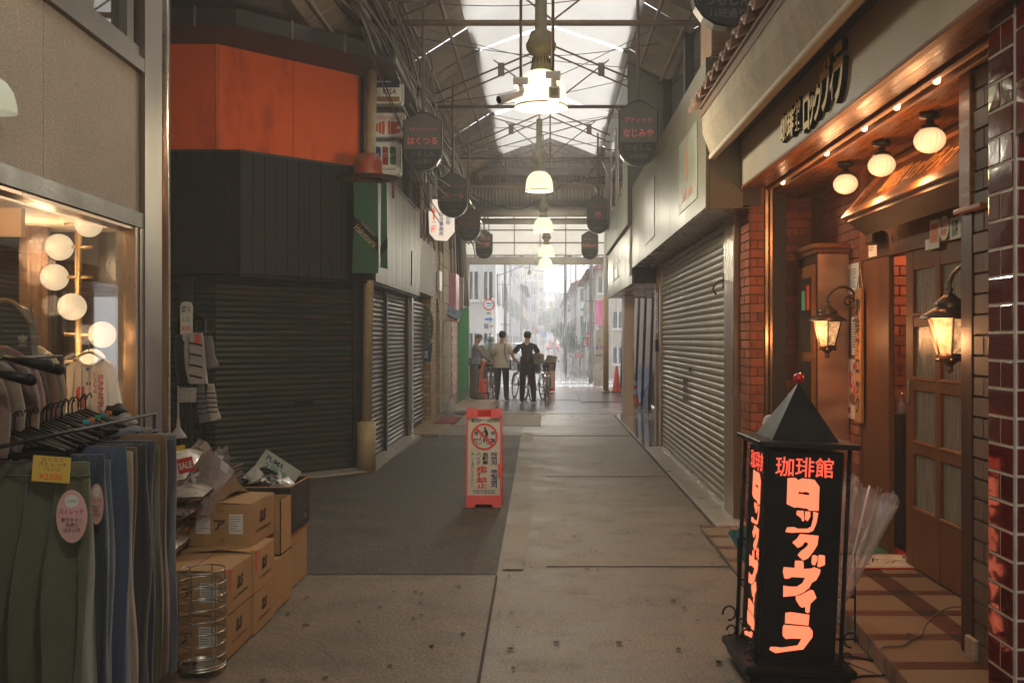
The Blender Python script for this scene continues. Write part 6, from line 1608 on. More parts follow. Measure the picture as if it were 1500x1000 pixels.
for x, y in ((1.08, 5.22), (1.62, 5.22), (1.62, 5.6), (1.08, 5.6), (1.35, 5.22), (1.35, 5.6)): mb.tube([(x, y, .014), (x, y, .48)], .006, 5)
mb.build('wire_frame', M_black, us)

# ---------------------------------------------------------------- cardboard boxes on the left
M_card = pm('cardboard', (0.40, 0.225, 0.09, 1), rough=.8, var=.12, scale=3, bump=.1, rand=.10, fine=.1, stain=(.3, .16, .07, 1), stain_scale=4)
M_cardin = pm('cardboard_inside', (0.30, 0.17, 0.075, 1), rough=.85)
M_tape = pm('brown_tape', (0.34, 0.18, 0.06, 1), rough=.25)
M_brownink = flat('brown_ink', (.045, .018, .010, 1), .7)
M_label = pm('white_label', (.60, .58, .52, 1), rough=.6)
def carton(x0, y0, z0, w, d, h, label, rz=0.0, front=0, mark=True, redtape=False, open_=False, m=None, labels=True, group='cardboard boxes stacked by the clothing racks'):
    t = thing('cardboard_box', (x0 + w / 2, y0 + d / 2, z0), label, 'box', group, rz)
    m = m or M_card
    a, b = w / 2, d / 2
    if open_:
        mb = MB(); th = .006
        mb.box(-a, a, -b, -b + th, 0, h).box(-a, a, b - th, b, 0, h).box(-a, -a + th, -b, b, 0, h).box(a - th, a, -b, b, 0, h).box(-a, a, -b, b, 0, th)
        mb.build('box_body', m, t, world=False)
    else:
        MB().cbox(-a, a, -b, b, 0, h - .004, .004).build('box_body', m, t, world=False)
        for s_ in (-1, 1):                       # two top flaps meeting in the middle, slightly lifted
            lift = rnd.uniform(.004, .016)
            mb = MB(); xi = s_ * .004
            mb.add([(s_ * a, -b, h - .003), (s_ * a, b, h - .003), (xi, b, h + lift * .4), (xi, -b, h + lift), (s_ * a, -b, h), (s_ * a, b, h), (xi, b, h + .004 + lift * .4), (xi, -b, h + .004 + lift)],
                   [(0, 1, 2, 3), (4, 7, 6, 5), (0, 3, 7, 4), (1, 5, 6, 2), (2, 6, 7, 3)])
            mb.build('top_flap', m, t, world=False)
        MB().box(-.022, .022, -b - .0008, -b, h - .05, h - .002).build('tape', M_tape, t, world=False)
    if labels:
        for s_ in (-1, 1):
            cx = s_ * w * .26
            MB().box(cx - w * .11, cx + w * .11, -b - .0015, -b, h * .30, h * .76).build('shipping_label', M_label, t, world=False)
            mb = MB()
            for k in range(7):
                zz = h * (.70 - .055 * k); mb.box(cx - w * .095, cx + w * rnd.uniform(.0, .09), -b - .0022, -b - .0016, zz, zz + h * .012)
            mb.build('print', M_brownink, t, world=False)
    mb = MB()
    if mark:
        o = Vector((0, -b - .0008, h * .5))
        put_text(mb, 'ア', o, FR_CAM, 0, 0, h=h * .26, n=.0005, bold=.03); put_text(mb, '12', o, FR_CAM, w * .04, -h * .34, h=h * .09, n=.0005)
        o = Vector((a + .0008, .0, h * .5)); RF = (Y3, Z3, X3)
        put_text(mb, 'as', o, RF, -.01, h * .10, w=d * .26, h=h * .30, n=.0005, bold=.035, slant=.2)
        put_text(mb, 'AS CORPORATION', o, RF, 0, -h * .20, w=d * .62, h=h * .075, n=.0005, bold=.02)
        mb.build('lettering', M_brownink, t, world=False)
    if redtape:
        MB().box(a, a + .0015, -b + .02, -b + .045, h * .55, h).box(a - .05, a + .0012, -b + .02, -b + .04, h + .001, h + .003).build('red_tape', M_red, t, world=False)
    return t
carton(-1.98, 4.93, .012, .40, .40, .218, 'lowest front cardboard box behind the wire basket')
carton(-1.975, 4.935, .232, .40, .395, .216, 'cardboard box with red tape on the second layer, behind the basket top', redtape=True)
carton(-1.965, 5.345, .012, .40, .38, .218, 'lowest cardboard box, second from the front along the aisle')
carton(-1.97, 5.345, .232, .405, .385, .225, 'cardboard box with red tape under the top box, second from the front', redtape=True)
carton(-1.965, 5.48, .46, .35, .42, .235, 'topmost cardboard box with two white labels facing the camera', rz=R(-2))
carton(-2.02, 5.76, .012, .44, .42, .30, 'tall cardboard box below the open one, third along the aisle', mark=False, labels=False)
carton(-2.02, 5.93, .315, .44, .24, .325, 'open topped cardboard box between the top box and the black box', mark=False, open_=True, labels=False)
carton(-2.06, 6.24, .012, .44, .50, .365, 'cardboard box under the black box, farthest from the camera', mark=False, labels=False)
carton(-2.44, 4.95, .012, .44, .45, .50, 'cardboard box under the pile of plastic wrapped packs', mark=False, labels=False)
carton(-2.44, 5.45, .012, .44, .55, .52, 'cardboard box hidden behind the top box beside the shop pillar', mark=False, labels=False)
bb_ = carton(-2.12, 6.22, .382, .52, .50, .295, 'black open box full of small plastic packs on top of the cardboard boxes', mark=False, open_=True, labels=False, m=pm('black_card', (.018, .016, .015, 1), rough=.5, bump=.05))
mb = MB()
for y in (-.25, .25): mb.box(-.262, .262, y - .004, y + .004, .292, .299)
for x in (-.26, .26): mb.box(x - .004, x + .004, -.25, .25, .292, .299)
mb.build('worn_edge', M_card, bb_, world=False)
mb = MB(); mb.box(.2602, .262, .12, .14, .10, .135); mb.box(.2602, .262, .14, .155, .10, .105); mb.box(.2602, .262, .12, .155, .04, .07); mb.build('side_mark', MATS['clay_eave_tile'], bb_, world=False)
# plastic packs, each its own thing
M_poly = [thin_glass('poly_bag', (.95, .95, .95, 1), refl=.25, rough=.12, haze=.35, hcol=(.6, .56, .5, 1)), pm('grey_cloth_pack', (.22, .20, .18, 1), rough=.3, var=.5, scale=20, coat=.8, bump=.3, bscale=18),
          pm('white_cloth_pack', (.50, .47, .42, 1), rough=.3, var=.3, scale=16, coat=.8, bump=.4, bscale=16), pm('navy_pack', (.04, .05, .12, 1), rough=.25, coat=.8, var=.4, scale=20, bump=.3, bscale=20),
          pm('dark_pack', (.03, .028, .026, 1), rough=.2, coat=.9, var=.5, scale=20, bump=.4, bscale=20)]
def pack(name, c, sx_, sy_, sz_, rot, m, label, cat='pack', group='plastic wrapped packs piled by the racks', seed=0, parent=None):
    rr = random.Random(seed); nx, ny = 10, 8; vs = []; E = Euler(rot).to_matrix()
    for side in (1, -1):
        for j in range(ny + 1):
            for i in range(nx + 1):
                u, v = i / nx * 2 - 1, j / ny * 2 - 1
                f = (1 - abs(u) ** 4) * (1 - abs(v) ** 4)
                z = side * sz_ * (.12 + .88 * f ** .5) * (1 + .25 * rr.uniform(-1, 1)) / 2
                if abs(u) == 1 or abs(v) == 1: z = 0 + .003 * side
                vs.append(Vector((u * sx_ / 2 + rr.uniform(-.004, .004), v * sy_ / 2 + rr.uniform(-.004, .004), z)))
    K = (nx + 1) * (ny + 1)
    fs = [(j * (nx + 1) + i, j * (nx + 1) + i + 1, (j + 1) * (nx + 1) + i + 1, (j + 1) * (nx + 1) + i) for j in range(ny) for i in range(nx)]
    fs += [tuple(K + q for q in f[::-1]) for f in fs]
    vs = [E @ v for v in vs]
    o = MB().add(vs, fs, True).build(name, m, parent, world=False, loc=c)
    return tag(o, label, cat, group) if label else o
pk = [((-2.10, 5.26, .52), (.36, .34, .12), (0, 0, .1), 2, 'pale plastic wrapped pack low beside the top cardboard box'),
      ((-2.09, 5.24, .62), (.38, .34, .08), (.03, 0, -.05), 4, 'dark striped pack in the middle of the pile of packs'),
      ((-2.07, 5.28, .70), (.42, .34, .08), (0, .04, .06), 1, 'grey pack above the dark striped pack by the cardboard boxes'),
      ((-2.04, 5.34, .775), (.46, .36, .08), (.02, -.03, .12), 2, 'white pack with yellow print on the pile left of the top box'),
      ((-2.13, 5.10, .49), (.36, .30, .10), (0, .1, .0), 2, 'crumpled clear pack at the bottom of the pile')]
for k, (c, s_, r_, mi, lb) in enumerate(pk): pack('wrapped_pack', c, *s_, r_, M_poly[mi], lb, seed=k)
# SALE pack
sp_ = thing('sale_pack', (-2.2, 4.9, .78), 'plastic wrapped clothes pack with red SALE card on the wire basket pile', 'pack')
a = P(272, 690, 4.95)
pack('clothes_pack', (a.x - .14 - sp_.location.x, 4.97 - sp_.location.y, a.z + .0 - sp_.location.z), .36, .30, .13, (.35, -.15, 0), M_poly[2], None, seed=31, parent=sp_)
sc_ = P(272, 681, 4.80); Us_ = Vector((.95, 0, .22)).normalized(); Vs_ = Vector((-.2, 0, 1)).normalized(); FS = (Us_, Vs_, -Y3)
MB().frame_box(sc_, *FS, -.038, .038, -.036, .036, 0, .003).build('sale_card', pm('red_card', (.6, .03, .025, 1), rough=.5), sp_)
mb = MB(); put_text(mb, 'SALE', sc_, FS, 0, 0, w=.066, h=.034, n=.004, bold=.03); mb.build('lettering', M_paper, sp_)
mb = MB(); pa = P(262, 656, 4.85)
mb.frame_box(pa, *FS, -.05, .03, -.012, .012, 0, .003); mb.build('yellow_print', pm('yellow_print', (.6, .4, .04, 1), rough=.5), sp_)
# small silver packs in the black box, a heap of clear bags with bits in them
rr = random.Random(21)
for k in range(34):
    x = -1.86 + rr.uniform(-.20, .20); y = 6.47 + rr.uniform(-.20, .20); z = .60 + .09 * (1 - abs(x + 1.86) / .25) + rr.uniform(-.02, .05)
    pack('small_pack', (x, y, z), rr.uniform(.08, .12), rr.uniform(.07, .10), .022, (rr.uniform(-.9, .9), rr.uniform(-.9, .9), rr.uniform(0, 3)), M_poly[rr.choice((1, 2, 2, 2, 3, 4))], 'small shiny pack heaped in the black box', 'pack', 'small packs heaped in the black box', seed=100 + k)
cdc = thing('price_card', P(410, 690, 6.6), 'tilted pale card with green printed words standing in the black box', 'price card')
co = P(405, 690, 6.6); q = R(-33); Uc = Vector((math.cos(q), 0, math.sin(q))); Vc = Vector((-math.sin(q), .2, math.cos(q))).normalized(); FC = (Uc, Vc, Uc.cross(Vc))
MB().frame_box(co, *FC, -.14, .14, -.085, .085, -.003, 0).build('card', pm('pale_card', (.45, .46, .36, 1), rough=.5), cdc)
mb = MB(); put_text(mb, 'PUMA', co, FC, -.04, .045, w=.13, h=.035, n=.001, bold=.02); mb.build('dark_lettering', M_ink, cdc)
mb = MB(); put_text(mb, '2足組', co, FC, -.01, .0, w=.16, h=.045, n=.001, bold=.03); put_text(mb, '均一', co, FC, .06, -.05, w=.10, h=.04, n=.001, bold=.03); mb.build('green_lettering', pm('mint_print', (.08, .30, .20, 1)), cdc)
# grey cover sheet over a wire basket of goods behind
wb = thing('wire_goods_basket', (-2.15, 5.75, .7), 'wire basket of small goods with tags beside the pillar', 'basket')
mb = MB(); c0 = P(262, 722, 5.6); c1 = P(328, 690, 5.6); 
for k in range(15):
    x = c0.x + (c1.x - c0.x) * k / 14
    mb.tube([(x, 5.55, c0.z), (x, 5.55, c1.z)], .0012, 4)
for k in range(7):
    z = c0.z + (c1.z - c0.z) * k / 6; mb.tube([(c0.x, 5.55, z), (c1.x, 5.55, z), (c1.x, 5.95, z), (c0.x, 5.95, z)], .0018, 4)
mb.tube([(c0.x, 5.55, c1.z), (c1.x, 5.55, c1.z), (c1.x, 5.95, c1.z), (c0.x, 5.95, c1.z)], .005, 5, closed=True)
mb.build('wire_mesh', M_rust, wb)
MB().box(c0.x, c1.x, 5.56, 5.94, c0.z, c0.z + .01).build('tray', M_darkmetal, wb)
for k in range(16):
    pack('basket_pack', (rr.uniform(c0.x + .05, c1.x - .08), rr.uniform(5.62, 5.85), c0.z + rr.uniform(.05, .22)), .12, .10, .03, (rr.uniform(-1, 1), rr.uniform(-1, 1), rr.uniform(0, 3)), M_poly[rr.choice((1, 2, 3, 4))], 'small wrapped pack in the wire basket by the pillar', 'pack', 'small packs in the wire basket', seed=300 + k)
tgc = thing('price_card', P(300, 700, 5.5), 'small white card with red prices on the wire basket front', 'price card')
co = P(300, 702, 5.52); q = R(20); FC = (Vector((math.cos(q), 0, math.sin(q))), Vector((-math.sin(q), 0, math.cos(q))), -Y3)
MB().frame_box(co, *FC, -.07, .05, -.045, .05, -.002, 0).build('card', M_label, tgc)
mb = MB(); put_text(mb, '¥500', co, FC, -.01, -.02, w=.08, h=.03, n=.001, bold=.03); mb.build('red_lettering', M_red, tgc)
mb = MB(); put_text(mb, '靴下', co, FC, -.02, .02, w=.05, n=.001, bold=.02); mb.build('dark_lettering', M_ink, tgc)
cv_ = MB(); g = []
for i in range(13):
    t = i / 12
    pth = [P(290, 642, 5.8), P(310, 655, 5.55), P(334, 682, 5.5), P(350, 704, 5.6), P(366, 722, 5.9)]
    pp_ = smooth_path(pth, 3)[i]
    g.append([pp_ + Vector((-.018 * j + .012 * math.sin(1.1 * i + j), -.012 * j + .014 * math.sin(1.3 * i + .9 * j), -.047 * j * math.sin(PI * min(1, .15 + i / 13)))) for j in range(7)])
for i in range(12):
    for j in range(6): cv_.add([g[i][j], g[i + 1][j], g[i + 1][j + 1], g[i][j + 1]], [(0, 1, 2, 3)], True)
solo('vinyl_cover', cv_, pm('greyish_pink_vinyl', (.30, .24, .22, 1), rough=.28, var=.25, scale=6, coat=.4), 'greyish pink vinyl cover draped from the basket to the black box', 'cover')

# cylindrical wire basket
wr_ = thing('wire_cylinder', (-1.645, 4.76, .012), 'tall round wire umbrella basket standing before the cardboard boxes', 'basket')
for k in range(9):
    z = .03 + k * .0575; mb = MB(); r_ = .105
    mb.tube([(r_ * math.cos(t), r_ * math.sin(t), z) for t in [i * PI / 16 for i in range(32)]], .0032 if k else .005, 6, closed=True)
    mb.build('wire_ring', M_steel, wr_, world=False)
mb = MB()
for k in range(6): mb.tube([(.105 * math.cos(k * PI / 3 + .4), .105 * math.sin(k * PI / 3 + .4), .0), (.105 * math.cos(k * PI / 3 + .4), .105 * math.sin(k * PI / 3 + .4), .49)], .003, 5)
mb.build('upright_wires', M_steel, wr_, world=False)
MB().lathe([(.001, .03), (.095, .03), (.1, .035), (.1, .045), (.108, .048), (.108, .04), (.1, .022), (.001, .022)], (0, 0, 0), 28).build('drip_tray', M_steel, wr_, world=False)

# ---------------------------------------------------------------- racks of clothes
def cloth_mat(name, c, var=.2, scale=6, rough=.85, bump=.5, bscale=220, **k): return pm(name, c, rough=rough, var=var, scale=scale, bump=bump, bscale=bscale, sheen=.3, fine=.12, fscale=400, **k)
def garment_mesh(name, w, h, th, mat_, top=1.0, bottom=.85, folds=5, seed=0, shoulders=False, nr=26, nk=48, waist=True):
    rr = random.Random(seed); ph = [rr.uniform(0, 6.28) for _ in range(6)]; mb = MB(); vs = []
    for i in range(nr + 1):
        t = i / nr; z = h * (1 - t)
        if shoulders:
            a = .045 + (w / 2 - .045) * min(1, (t / .20)) ** .8
            a *= (1 + .03 * math.sin(5 * t + ph[0]))
        else:
            a = w / 2 * (top + (bottom - top) * t) * (1 + .02 * math.sin(7 * t + ph[0]))
        b = th / 2 * (.5 + .9 * min(1, t * 3)) * (1 + .2 * math.sin(3 * t + ph[1]))
        am = .25 + .75 * min(1, t * 2.0)
        for k in range(nk):
            q = 2 * PI * k / nk; cx, sy_ = math.cos(q), math.sin(q)
            x = a * (abs(cx) ** .8) * (1 if cx >= 0 else -1); y = b * (abs(sy_) ** .7) * (1 if sy_ >= 0 else -1)
            y += th * .55 * am * math.sin(folds * x / w * 2 * PI + ph[2] + 1.2 * math.sin(2 * t + ph[4]))
            y += th * .18 * am * math.sin(folds * 2.7 * x / w * 2 * PI + ph[3])
            x += .006 * math.sin(9 * t + q * 2 + ph[5])
            zz = z + (.008 * math.sin(3 * q + ph[5]) if i == nr else 0)
            vs.append((x, y, zz))
    fs = [(i * nk + k, (i + 1) * nk + k, (i + 1) * nk + (k + 1) % nk, i * nk + (k + 1) % nk) for i in range(nr) for k in range(nk)]
    fs.append(tuple(range(nk)))
    mb.add(vs, fs, True)
    if shoulders:
        for s_ in (-1, 1):
            mb.tube(smooth_path([(s_ * (w / 2 - .06), 0, h * .84), (s_ * (w / 2 - .01), 0, h * .72), (s_ * (w / 2 + .012), .01, h * .45), (s_ * (w / 2 + .005), 0, h * .10)], 4), [.026 + .001 * (i % 3) for i in range(13)], 10)
    return mb.mesh(name, mat_)
rail1 = thing('trouser_rack', (-1.85, 4.0, .012), 'black clothes rack loaded with hanging trousers at the lower left', 'clothes rack')
mb = MB(); mb.tube([(-1.80, 3.15, 1.245), (-1.88, 4.80, 1.245)], .008, 8); mb.build('rail', M_black, rail1)
mb = MB()
for (x, y) in ((-1.80, 3.2), (-1.88, 4.78)):
    mb.tube([(x, y, .05), (x, y, 1.245)], .010, 8); mb.tube([(x - .25, y, .04), (x + .2, y, .04)], .014, 8)
mb.build('stand_frame', M_black, rail1)
trs = [('olive', (.070, .075, .038, 1), 'wide olive trousers with yellow price tag at the front of the rack'), ('navy', (.022, .034, .055, 1), 'dark navy trousers right behind the olive pair'),
       ('blue_grey', (.075, .10, .125, 1), 'washed grey blue trousers, third pair on the rack'), ('denim', (.035, .055, .095, 1), 'mid blue denim trousers, fourth pair on the rack'),
       ('beige', (.30, .24, .17, 1), 'pale beige trousers between the dark pairs'), ('brown', (.09, .058, .035, 1), 'brown trousers right behind the beige pair'),
       ('black', (.015, .014, .016, 1), 'black trousers in the middle of the rack'), ('ink', (.018, .026, .045, 1), 'ink blue trousers behind the black pair'),
       ('moss', (.06, .058, .035, 1), 'moss green trousers, fourth pair from the far end'), ('tan', (.15, .085, .045, 1), 'tan brown trousers, third pair from the far end'),
       ('indigo', (.025, .038, .06, 1), 'indigo jeans, second pair from the far end'), ('jean', (.05, .075, .11, 1), 'dark jeans with turned up hem at the far end of the rack')]
ys = [3.58, 3.74, 3.84, 3.93, 4.02, 4.10, 4.18, 4.26, 4.35, 4.43, 4.51, 4.60]
for k, ((nm, c, lb), y) in enumerate(zip(trs, ys)):
    x = -1.80 - (y - 3.58) * .045
    w_ = .36 if k else .38
    me = garment_mesh('trousers', w_ - .02 * (k % 3), 1.04 + .02 * (k % 2), .055 if k else .09, cloth_mat(nm + '_trouser_cloth', c, bscale=160), top=.86, bottom=1.0 if k == 0 else .9, folds=3.4, seed=40 + k)
    o = link_mesh('trousers', me); o.location = (x - .005 * (k % 2) + (0.015 if k in (1,3,7,10) else 0), y, .12 - .012 * (k % 3)); o.rotation_euler = (0, 0, R(-4 + 3 * (k % 3)))
    tag(o, lb, 'trousers', 'trousers hanging on the front rack')
# waistband seam on the front pair and its tags
o = bpy.data.objects['trousers']
hm = MB(); hm.tube([(-1.80 + .165 * math.cos(t), 3.58 - .001 + .042 * math.sin(t), 1.115) for t in [i * PI / 12 for i in range(24)]], .004, 5, closed=True)
wbm = hm.build('waistband_seam', MATS['olive_trouser_cloth'], o); 
yt = thing('yellow_price_tag', P(75, 687, 3.48), 'yellow handwritten price tag reading ¥2300 pinned on the olive trousers', 'price tag')
co = P(75, 687, 3.48); q = R(-4); FC = (Vector((math.cos(q), 0, math.sin(q))), Vector((-math.sin(q), 0, math.cos(q))), -Y3)
MB().frame_box(co, *FC, -.066, .066, -.045, .045, -.002, 0).build('card', pm('yellow_card', (.55, .36, .06, 1), rough=.6), yt)
mb = MB(); put_text(mb, 'らくらく\nストレッチ\nパンツ', co, FC, .005, .018, w=.10, h=.048, n=.001); mb.build('dark_lettering', M_ink, yt)
mb = MB(); put_text(mb, '¥2300', co, FC, 0, -.026, w=.082, h=.022, n=.001, bold=.01); mb.build('orange_lettering', flat('orange_pen', (.7, .10, .01, 1)), yt)
def oval_tag(px_, py_, Y, sx_, sy_, label):
    t = thing('oval_tag', P(px_, py_, Y), label, 'tag', 'pink oval fabric tags on the trousers'); co = P(px_, py_, Y)
    MB().prism([(sx_ * math.cos(a * PI / 16), sy_ * math.sin(a * PI / 16)) for a in range(32)], co, X3, Z3, -Y3, -.002, 0).build('oval_card', pm('pink_card', (.58, .33, .30, 1), rough=.5), t)
    MB().prism([(sx_ * .45 * math.cos(a * PI / 10), sy_ * .58 + sy_ * .24 * math.sin(a * PI / 10)) for a in range(20)], co, X3, Z3, -Y3, 0, .001).build('white_spot', M_label, t)
    mb = MB(); put_text(mb, 'ストレッチ', co, FR_CAM, 0, sy_ * .18, w=sx_ * 1.6, h=sy_ * .2, n=.002, bold=.02); mb.build('pink_lettering', flat('magenta_ink', (.5, .02, .12, 1)), t)
    mb = MB(); put_text(mb, 'のびる', co, FR_CAM, 0, sy_ * .58, w=sx_ * .6, n=.002); mb.build('green_lettering', flat('green_ink', (.02, .25, .08, 1)), t)
    mb = MB(); put_text(mb, '動きやすく\n快適な\nはき心地', co, FR_CAM, 0, -sy_ * .32, w=sx_ * 1.3, h=sy_ * .55, n=.002); mb.build('dark_lettering', M_brownink, t)
oval_tag(105, 756, 3.47, .054, .092, 'pink oval tag reading ストレッチ on the olive trousers')
oval_tag(141, 738, 3.66, .026, .075, 'second pink oval tag half hidden behind the olive trousers')
# black hangers over the rail: spare ones bunched together
hmesh = MB(); hmesh.tube([(-.19, 0, 0), (0, 0, .075), (.19, 0, 0), (.17, 0, -.012), (-.17, 0, -.012)], .0075, 6, closed=True)
hmesh.tube(smooth_path([(0, 0, .075), (0, 0, .12), (.02, 0, .15), (.03, 0, .13)]), .003, 5)
hme = hmesh.mesh('black_hanger', M_black)
for k in range(18):
    t = k / 17; pz = P(58 + 100 * t, 640 - 36 * t, 3.55 + 1.0 * t)
    o = link_mesh('black_hanger', hme); o.location = (pz.x - .10, pz.y, pz.z - .06); o.rotation_euler = (R(rnd.uniform(-6, 6)), R(rnd.uniform(-3, 3)), R(-2 + rnd.uniform(-6, 6)))
    tag(o, 'empty black hanger bunched with others over the trouser rack', 'hanger', 'empty black hangers bunched over the rail')
for k in range(5):
    t = k / 4; pz = P(125 + 34 * t, 620 - 14 * t, 3.9 + .6 * t)
    solo('size_clip', MB().cbox(pz.x - .012, pz.x + .012, pz.y, pz.y + .01, pz.z - .004, pz.z + .014, .003), [flat('teal_clip', (.02, .25, .3, 1)), flat('orange_clip_', (.5, .15, .05, 1)), flat('green_clip', (.02, .25, .1, 1))][k % 3], 'little coloured size clip on the black hangers', 'clip', 'coloured size clips on the black hangers')
mb = MB(); mb.tube([(-1.93, 3.2, 1.235), (-1.98, 4.7, 1.235)], .012, 8); mb.tube([(-1.93, 3.2, 1.2), (-1.93, 3.2, .05)], .012, 8)
# second rack: shirts by the window
rail2 = thing('shirt_rack', (-1.95, 3.5, .012), 'clothes rack with patterned shirts in front of the lit window', 'clothes rack')
mb = MB(); mb.tube([(-2.0, 3.2, 1.53), (-2.02, 4.15, 1.53)], .007, 8); mb.build('rail', M_black, rail2)
mb = MB(); mb.tube([(-2.0, 3.2, .03), (-2.0, 3.2, 1.53)], .010, 8); mb.build('stand_frame', M_black, rail2)
sh = [(3.12, 'plaid_red', (.16, .085, .06, 1), (.10, .09, .07, 1), 'checked red and cream shirt at the left edge of the frame'), (3.26, 'plaid_grey', (.10, .085, .07, 1), (.24, .18, .13, 1), 'greyish checked shirt, second from the left edge'),
      (3.40, 'floral', (.20, .13, .09, 1), (.06, .045, .05, 1), 'shirt with small flower pattern, third on the rack'), (3.54, 'dark_dot', (.035, .03, .032, 1), (.12, .1, .1, 1), 'dark dotted shirt in the middle of the rack'),
      (3.68, 'mauve', (.16, .07, .065, 1), None, 'mauve blouse right of the dark dotted shirt'), (3.80, 'black_shirt', (.02, .018, .018, 1), None, 'black shirt behind the mauve blouse'),
      (3.92, 'dusty_rose', (.20, .09, .075, 1), None, 'dusty rose blouse, third from the far end'), (4.04, 'grey_green', (.14, .14, .11, 1), None, 'grey green blouse, second from the far end'),
      (4.18, 'cream_knit', (.42, .34, .25, 1), None, 'cream knit top at the far end of the shirt rack')]
for k, (y, nm, c, c2, lb) in enumerate(sh):
    y = 3.55 + (y - 3.12) * .95
    c = tuple(v * 1.7 for v in c[:3]) + (1,)
    m = cloth_mat(nm + '_cloth', c, scale=30 if c2 else 6, c2=c2, var=.3)
    me = garment_mesh('shirt', .34, .42, .05, m, folds=3.2, seed=70 + k, shoulders=True)
    px_edge = [30, 46, 64, 62, 78, 80, 92, 96, 108][k]
    xr = (px_edge - 800) / F * y
    o = link_mesh('shirt', me); o.location = (xr - .23, y, 1.14 + .004 * k); o.rotation_euler = (0, 0, R(-10 + 5 * (k % 4)))
    tag(o, lb, 'shirt', 'shirts hanging on the rack by the window')
for k, (px_, py_, Y_) in enumerate(((70, 535, 3.6), (87, 541, 3.75), (45, 556, 3.4))):
    a = P(px_, py_, Y_)
    solo('hanger_end', MB().tube([a + Vector((-.16, 0, .03)), a], [.010, .022], 10).ball(a, .022, 10, 8), M_black, ('rounded black hanger end sticking out above the mauve blouse', 'rounded black hanger end next to the cream knit', 'rounded black hanger end over the checked shirt')[k], 'hanger')
# sweatshirt on wooden hanger
ss = thing('white_sweatshirt', P(128, 600, 4.75), 'white sweatshirt with red college letters on a wooden hanger in the window', 'sweatshirt')
c = P(130, 606, 4.75)
mw = cloth_mat('white_jersey', (.8, .74, .66, 1), var=.06)
hh = .27; wv = .105
body = [(-wv, -.10), (-wv * 1.02, hh - .075), (-.055, hh - .035), (-.04, hh - .05), (-.015, hh - .066), (.02, hh - .066), (.045, hh - .05), (.058, hh - .032), (wv * .98, hh - .06), (wv * 1.2, .12), (wv * 1.45, -.02), (wv * 1.1, -.06), (wv, -.10)]
c = c + Vector((0, 0, .03))
bm_ = MB().prism(body, c, X3, Z3, -Y3, -.035, 0); bm_.build('sweatshirt_body', mw, ss)
MB().tube([c + Vector((x, -.004, z)) for x, z in smooth_path([(-.056, hh - .034, 0), (-.03, hh - .06, 0), (0, hh - .068, 0), (.035, hh - .06, 0), (.058, hh - .032, 0)], 4) for x, z in [(x, z)]] if False else [c + Vector((p.x, -.004, p.y)) for p in smooth_path([(-.056, hh - .034, 0), (-.03, hh - .06, 0), (0, hh - .068, 0), (.035, hh - .06, 0), (.058, hh - .032, 0)], 4)], .006, 6).build('collar', mw, ss)
for k in range(5):
    MB().tube([c + Vector((-.07 + .035 * k, -.001, hh - .09)), c + Vector((-.08 + .042 * k, -.003, .05)), c + Vector((-.085 + .04 * k, -.001, -.08))], .0035, 5).build('fold', mw, ss)
MB().tube(smooth_path([c + Vector((-.075, .0, hh - .045)), c + Vector((-.02, 0, hh - .01)), c + Vector((.02, 0, hh - .01)), c + Vector((.07, .0, hh - .045))], 4), .007, 8).build('wooden_hanger', M_pole, ss)
MB().tube(smooth_path([c + Vector((0, 0, hh - .01)), c + Vector((0, 0, hh + .03)), c + Vector((.015, 0, hh + .05)), c + Vector((.02, 0, hh + .035))], 4), .0025, 5).build('hook', M_steel, ss)
FRV = (-Z3, X3, -Y3)
mb = MB(); put_text(mb, 'SANFRAN', c, FRV, -.04, .058, w=.24, h=.026, n=.002, bold=.04); put_text(mb, 'SAN', c, FRV, -.12, .032, w=.10, h=.02, n=.002, bold=.04)
mb.prism([(-.055, .0), (-.02, .0), (-.02, .10), (-.05, .10), (-.06, .08)], c, X3, Z3, -Y3, .001, .002); mb.build('red_print', M_red, ss)
mb = MB(); mb.prism([(.012 * math.cos(t), .115 + .009 * math.sin(t)) for t in [i * PI / 8 for i in range(16)]], c, X3, Z3, -Y3, .001, .002); mb.frame_box(c, *FR_CAM, -.012, .004, hh - .095, hh - .08, .001, .002); mb.build('blue_patch', flat('patch_blue', (.03, .05, .2, 1)), ss)
# track jacket with trefoil
tj = thing('track_jacket', P(20, 500, 4.1), 'black track jacket with white leaf emblem hanging at the left edge', 'jacket')
c = P(8, 520, 4.1)
MB().prism([(-.12, -.15), (-.12, .20), (.02, .215), (.075, .19), (.10, .13), (.11, .0), (.108, -.15)], c, X3, Z3, -Y3, -.05, 0).build('jacket_body', cloth_mat('black_tricot', (.02, .018, .022, 1), rough=.5), tj)
MB().tube(smooth_path([c + Vector((-.1, -.02, .21)), c + Vector((.01, -.02, .225)), c + Vector((.06, -.015, .20)), c + Vector((.105, 0, .13))], 4), .009, 8).build('shoulder_piping', pm('tan_piping', (.5, .3, .14, 1), rough=.6), tj)
mb = MB(); e = c + Vector((.072, -.001, .055))
for q in (-.62, 0, .62):
    L_ = .030
    pts = [(0, 0), (.007, .4 * L_), (.006, .75 * L_), (0, L_), (-.006, .75 * L_), (-.007, .4 * L_)]
    mb.prism([(a * math.cos(q) + b * math.sin(q), -a * math.sin(q) + b * math.cos(q)) for a, b in pts], e, X3, Z3, -Y3, .001, .0025)
mb.frame_box(e, *FR_CAM, -.017, .017, -.004, -.0015, .001, .002)
put_text(mb, 'adidas', e, FR_CAM, 0, -.013, w=.034, n=.002, bold=.03); mb.build('emblem', M_paper, tj)
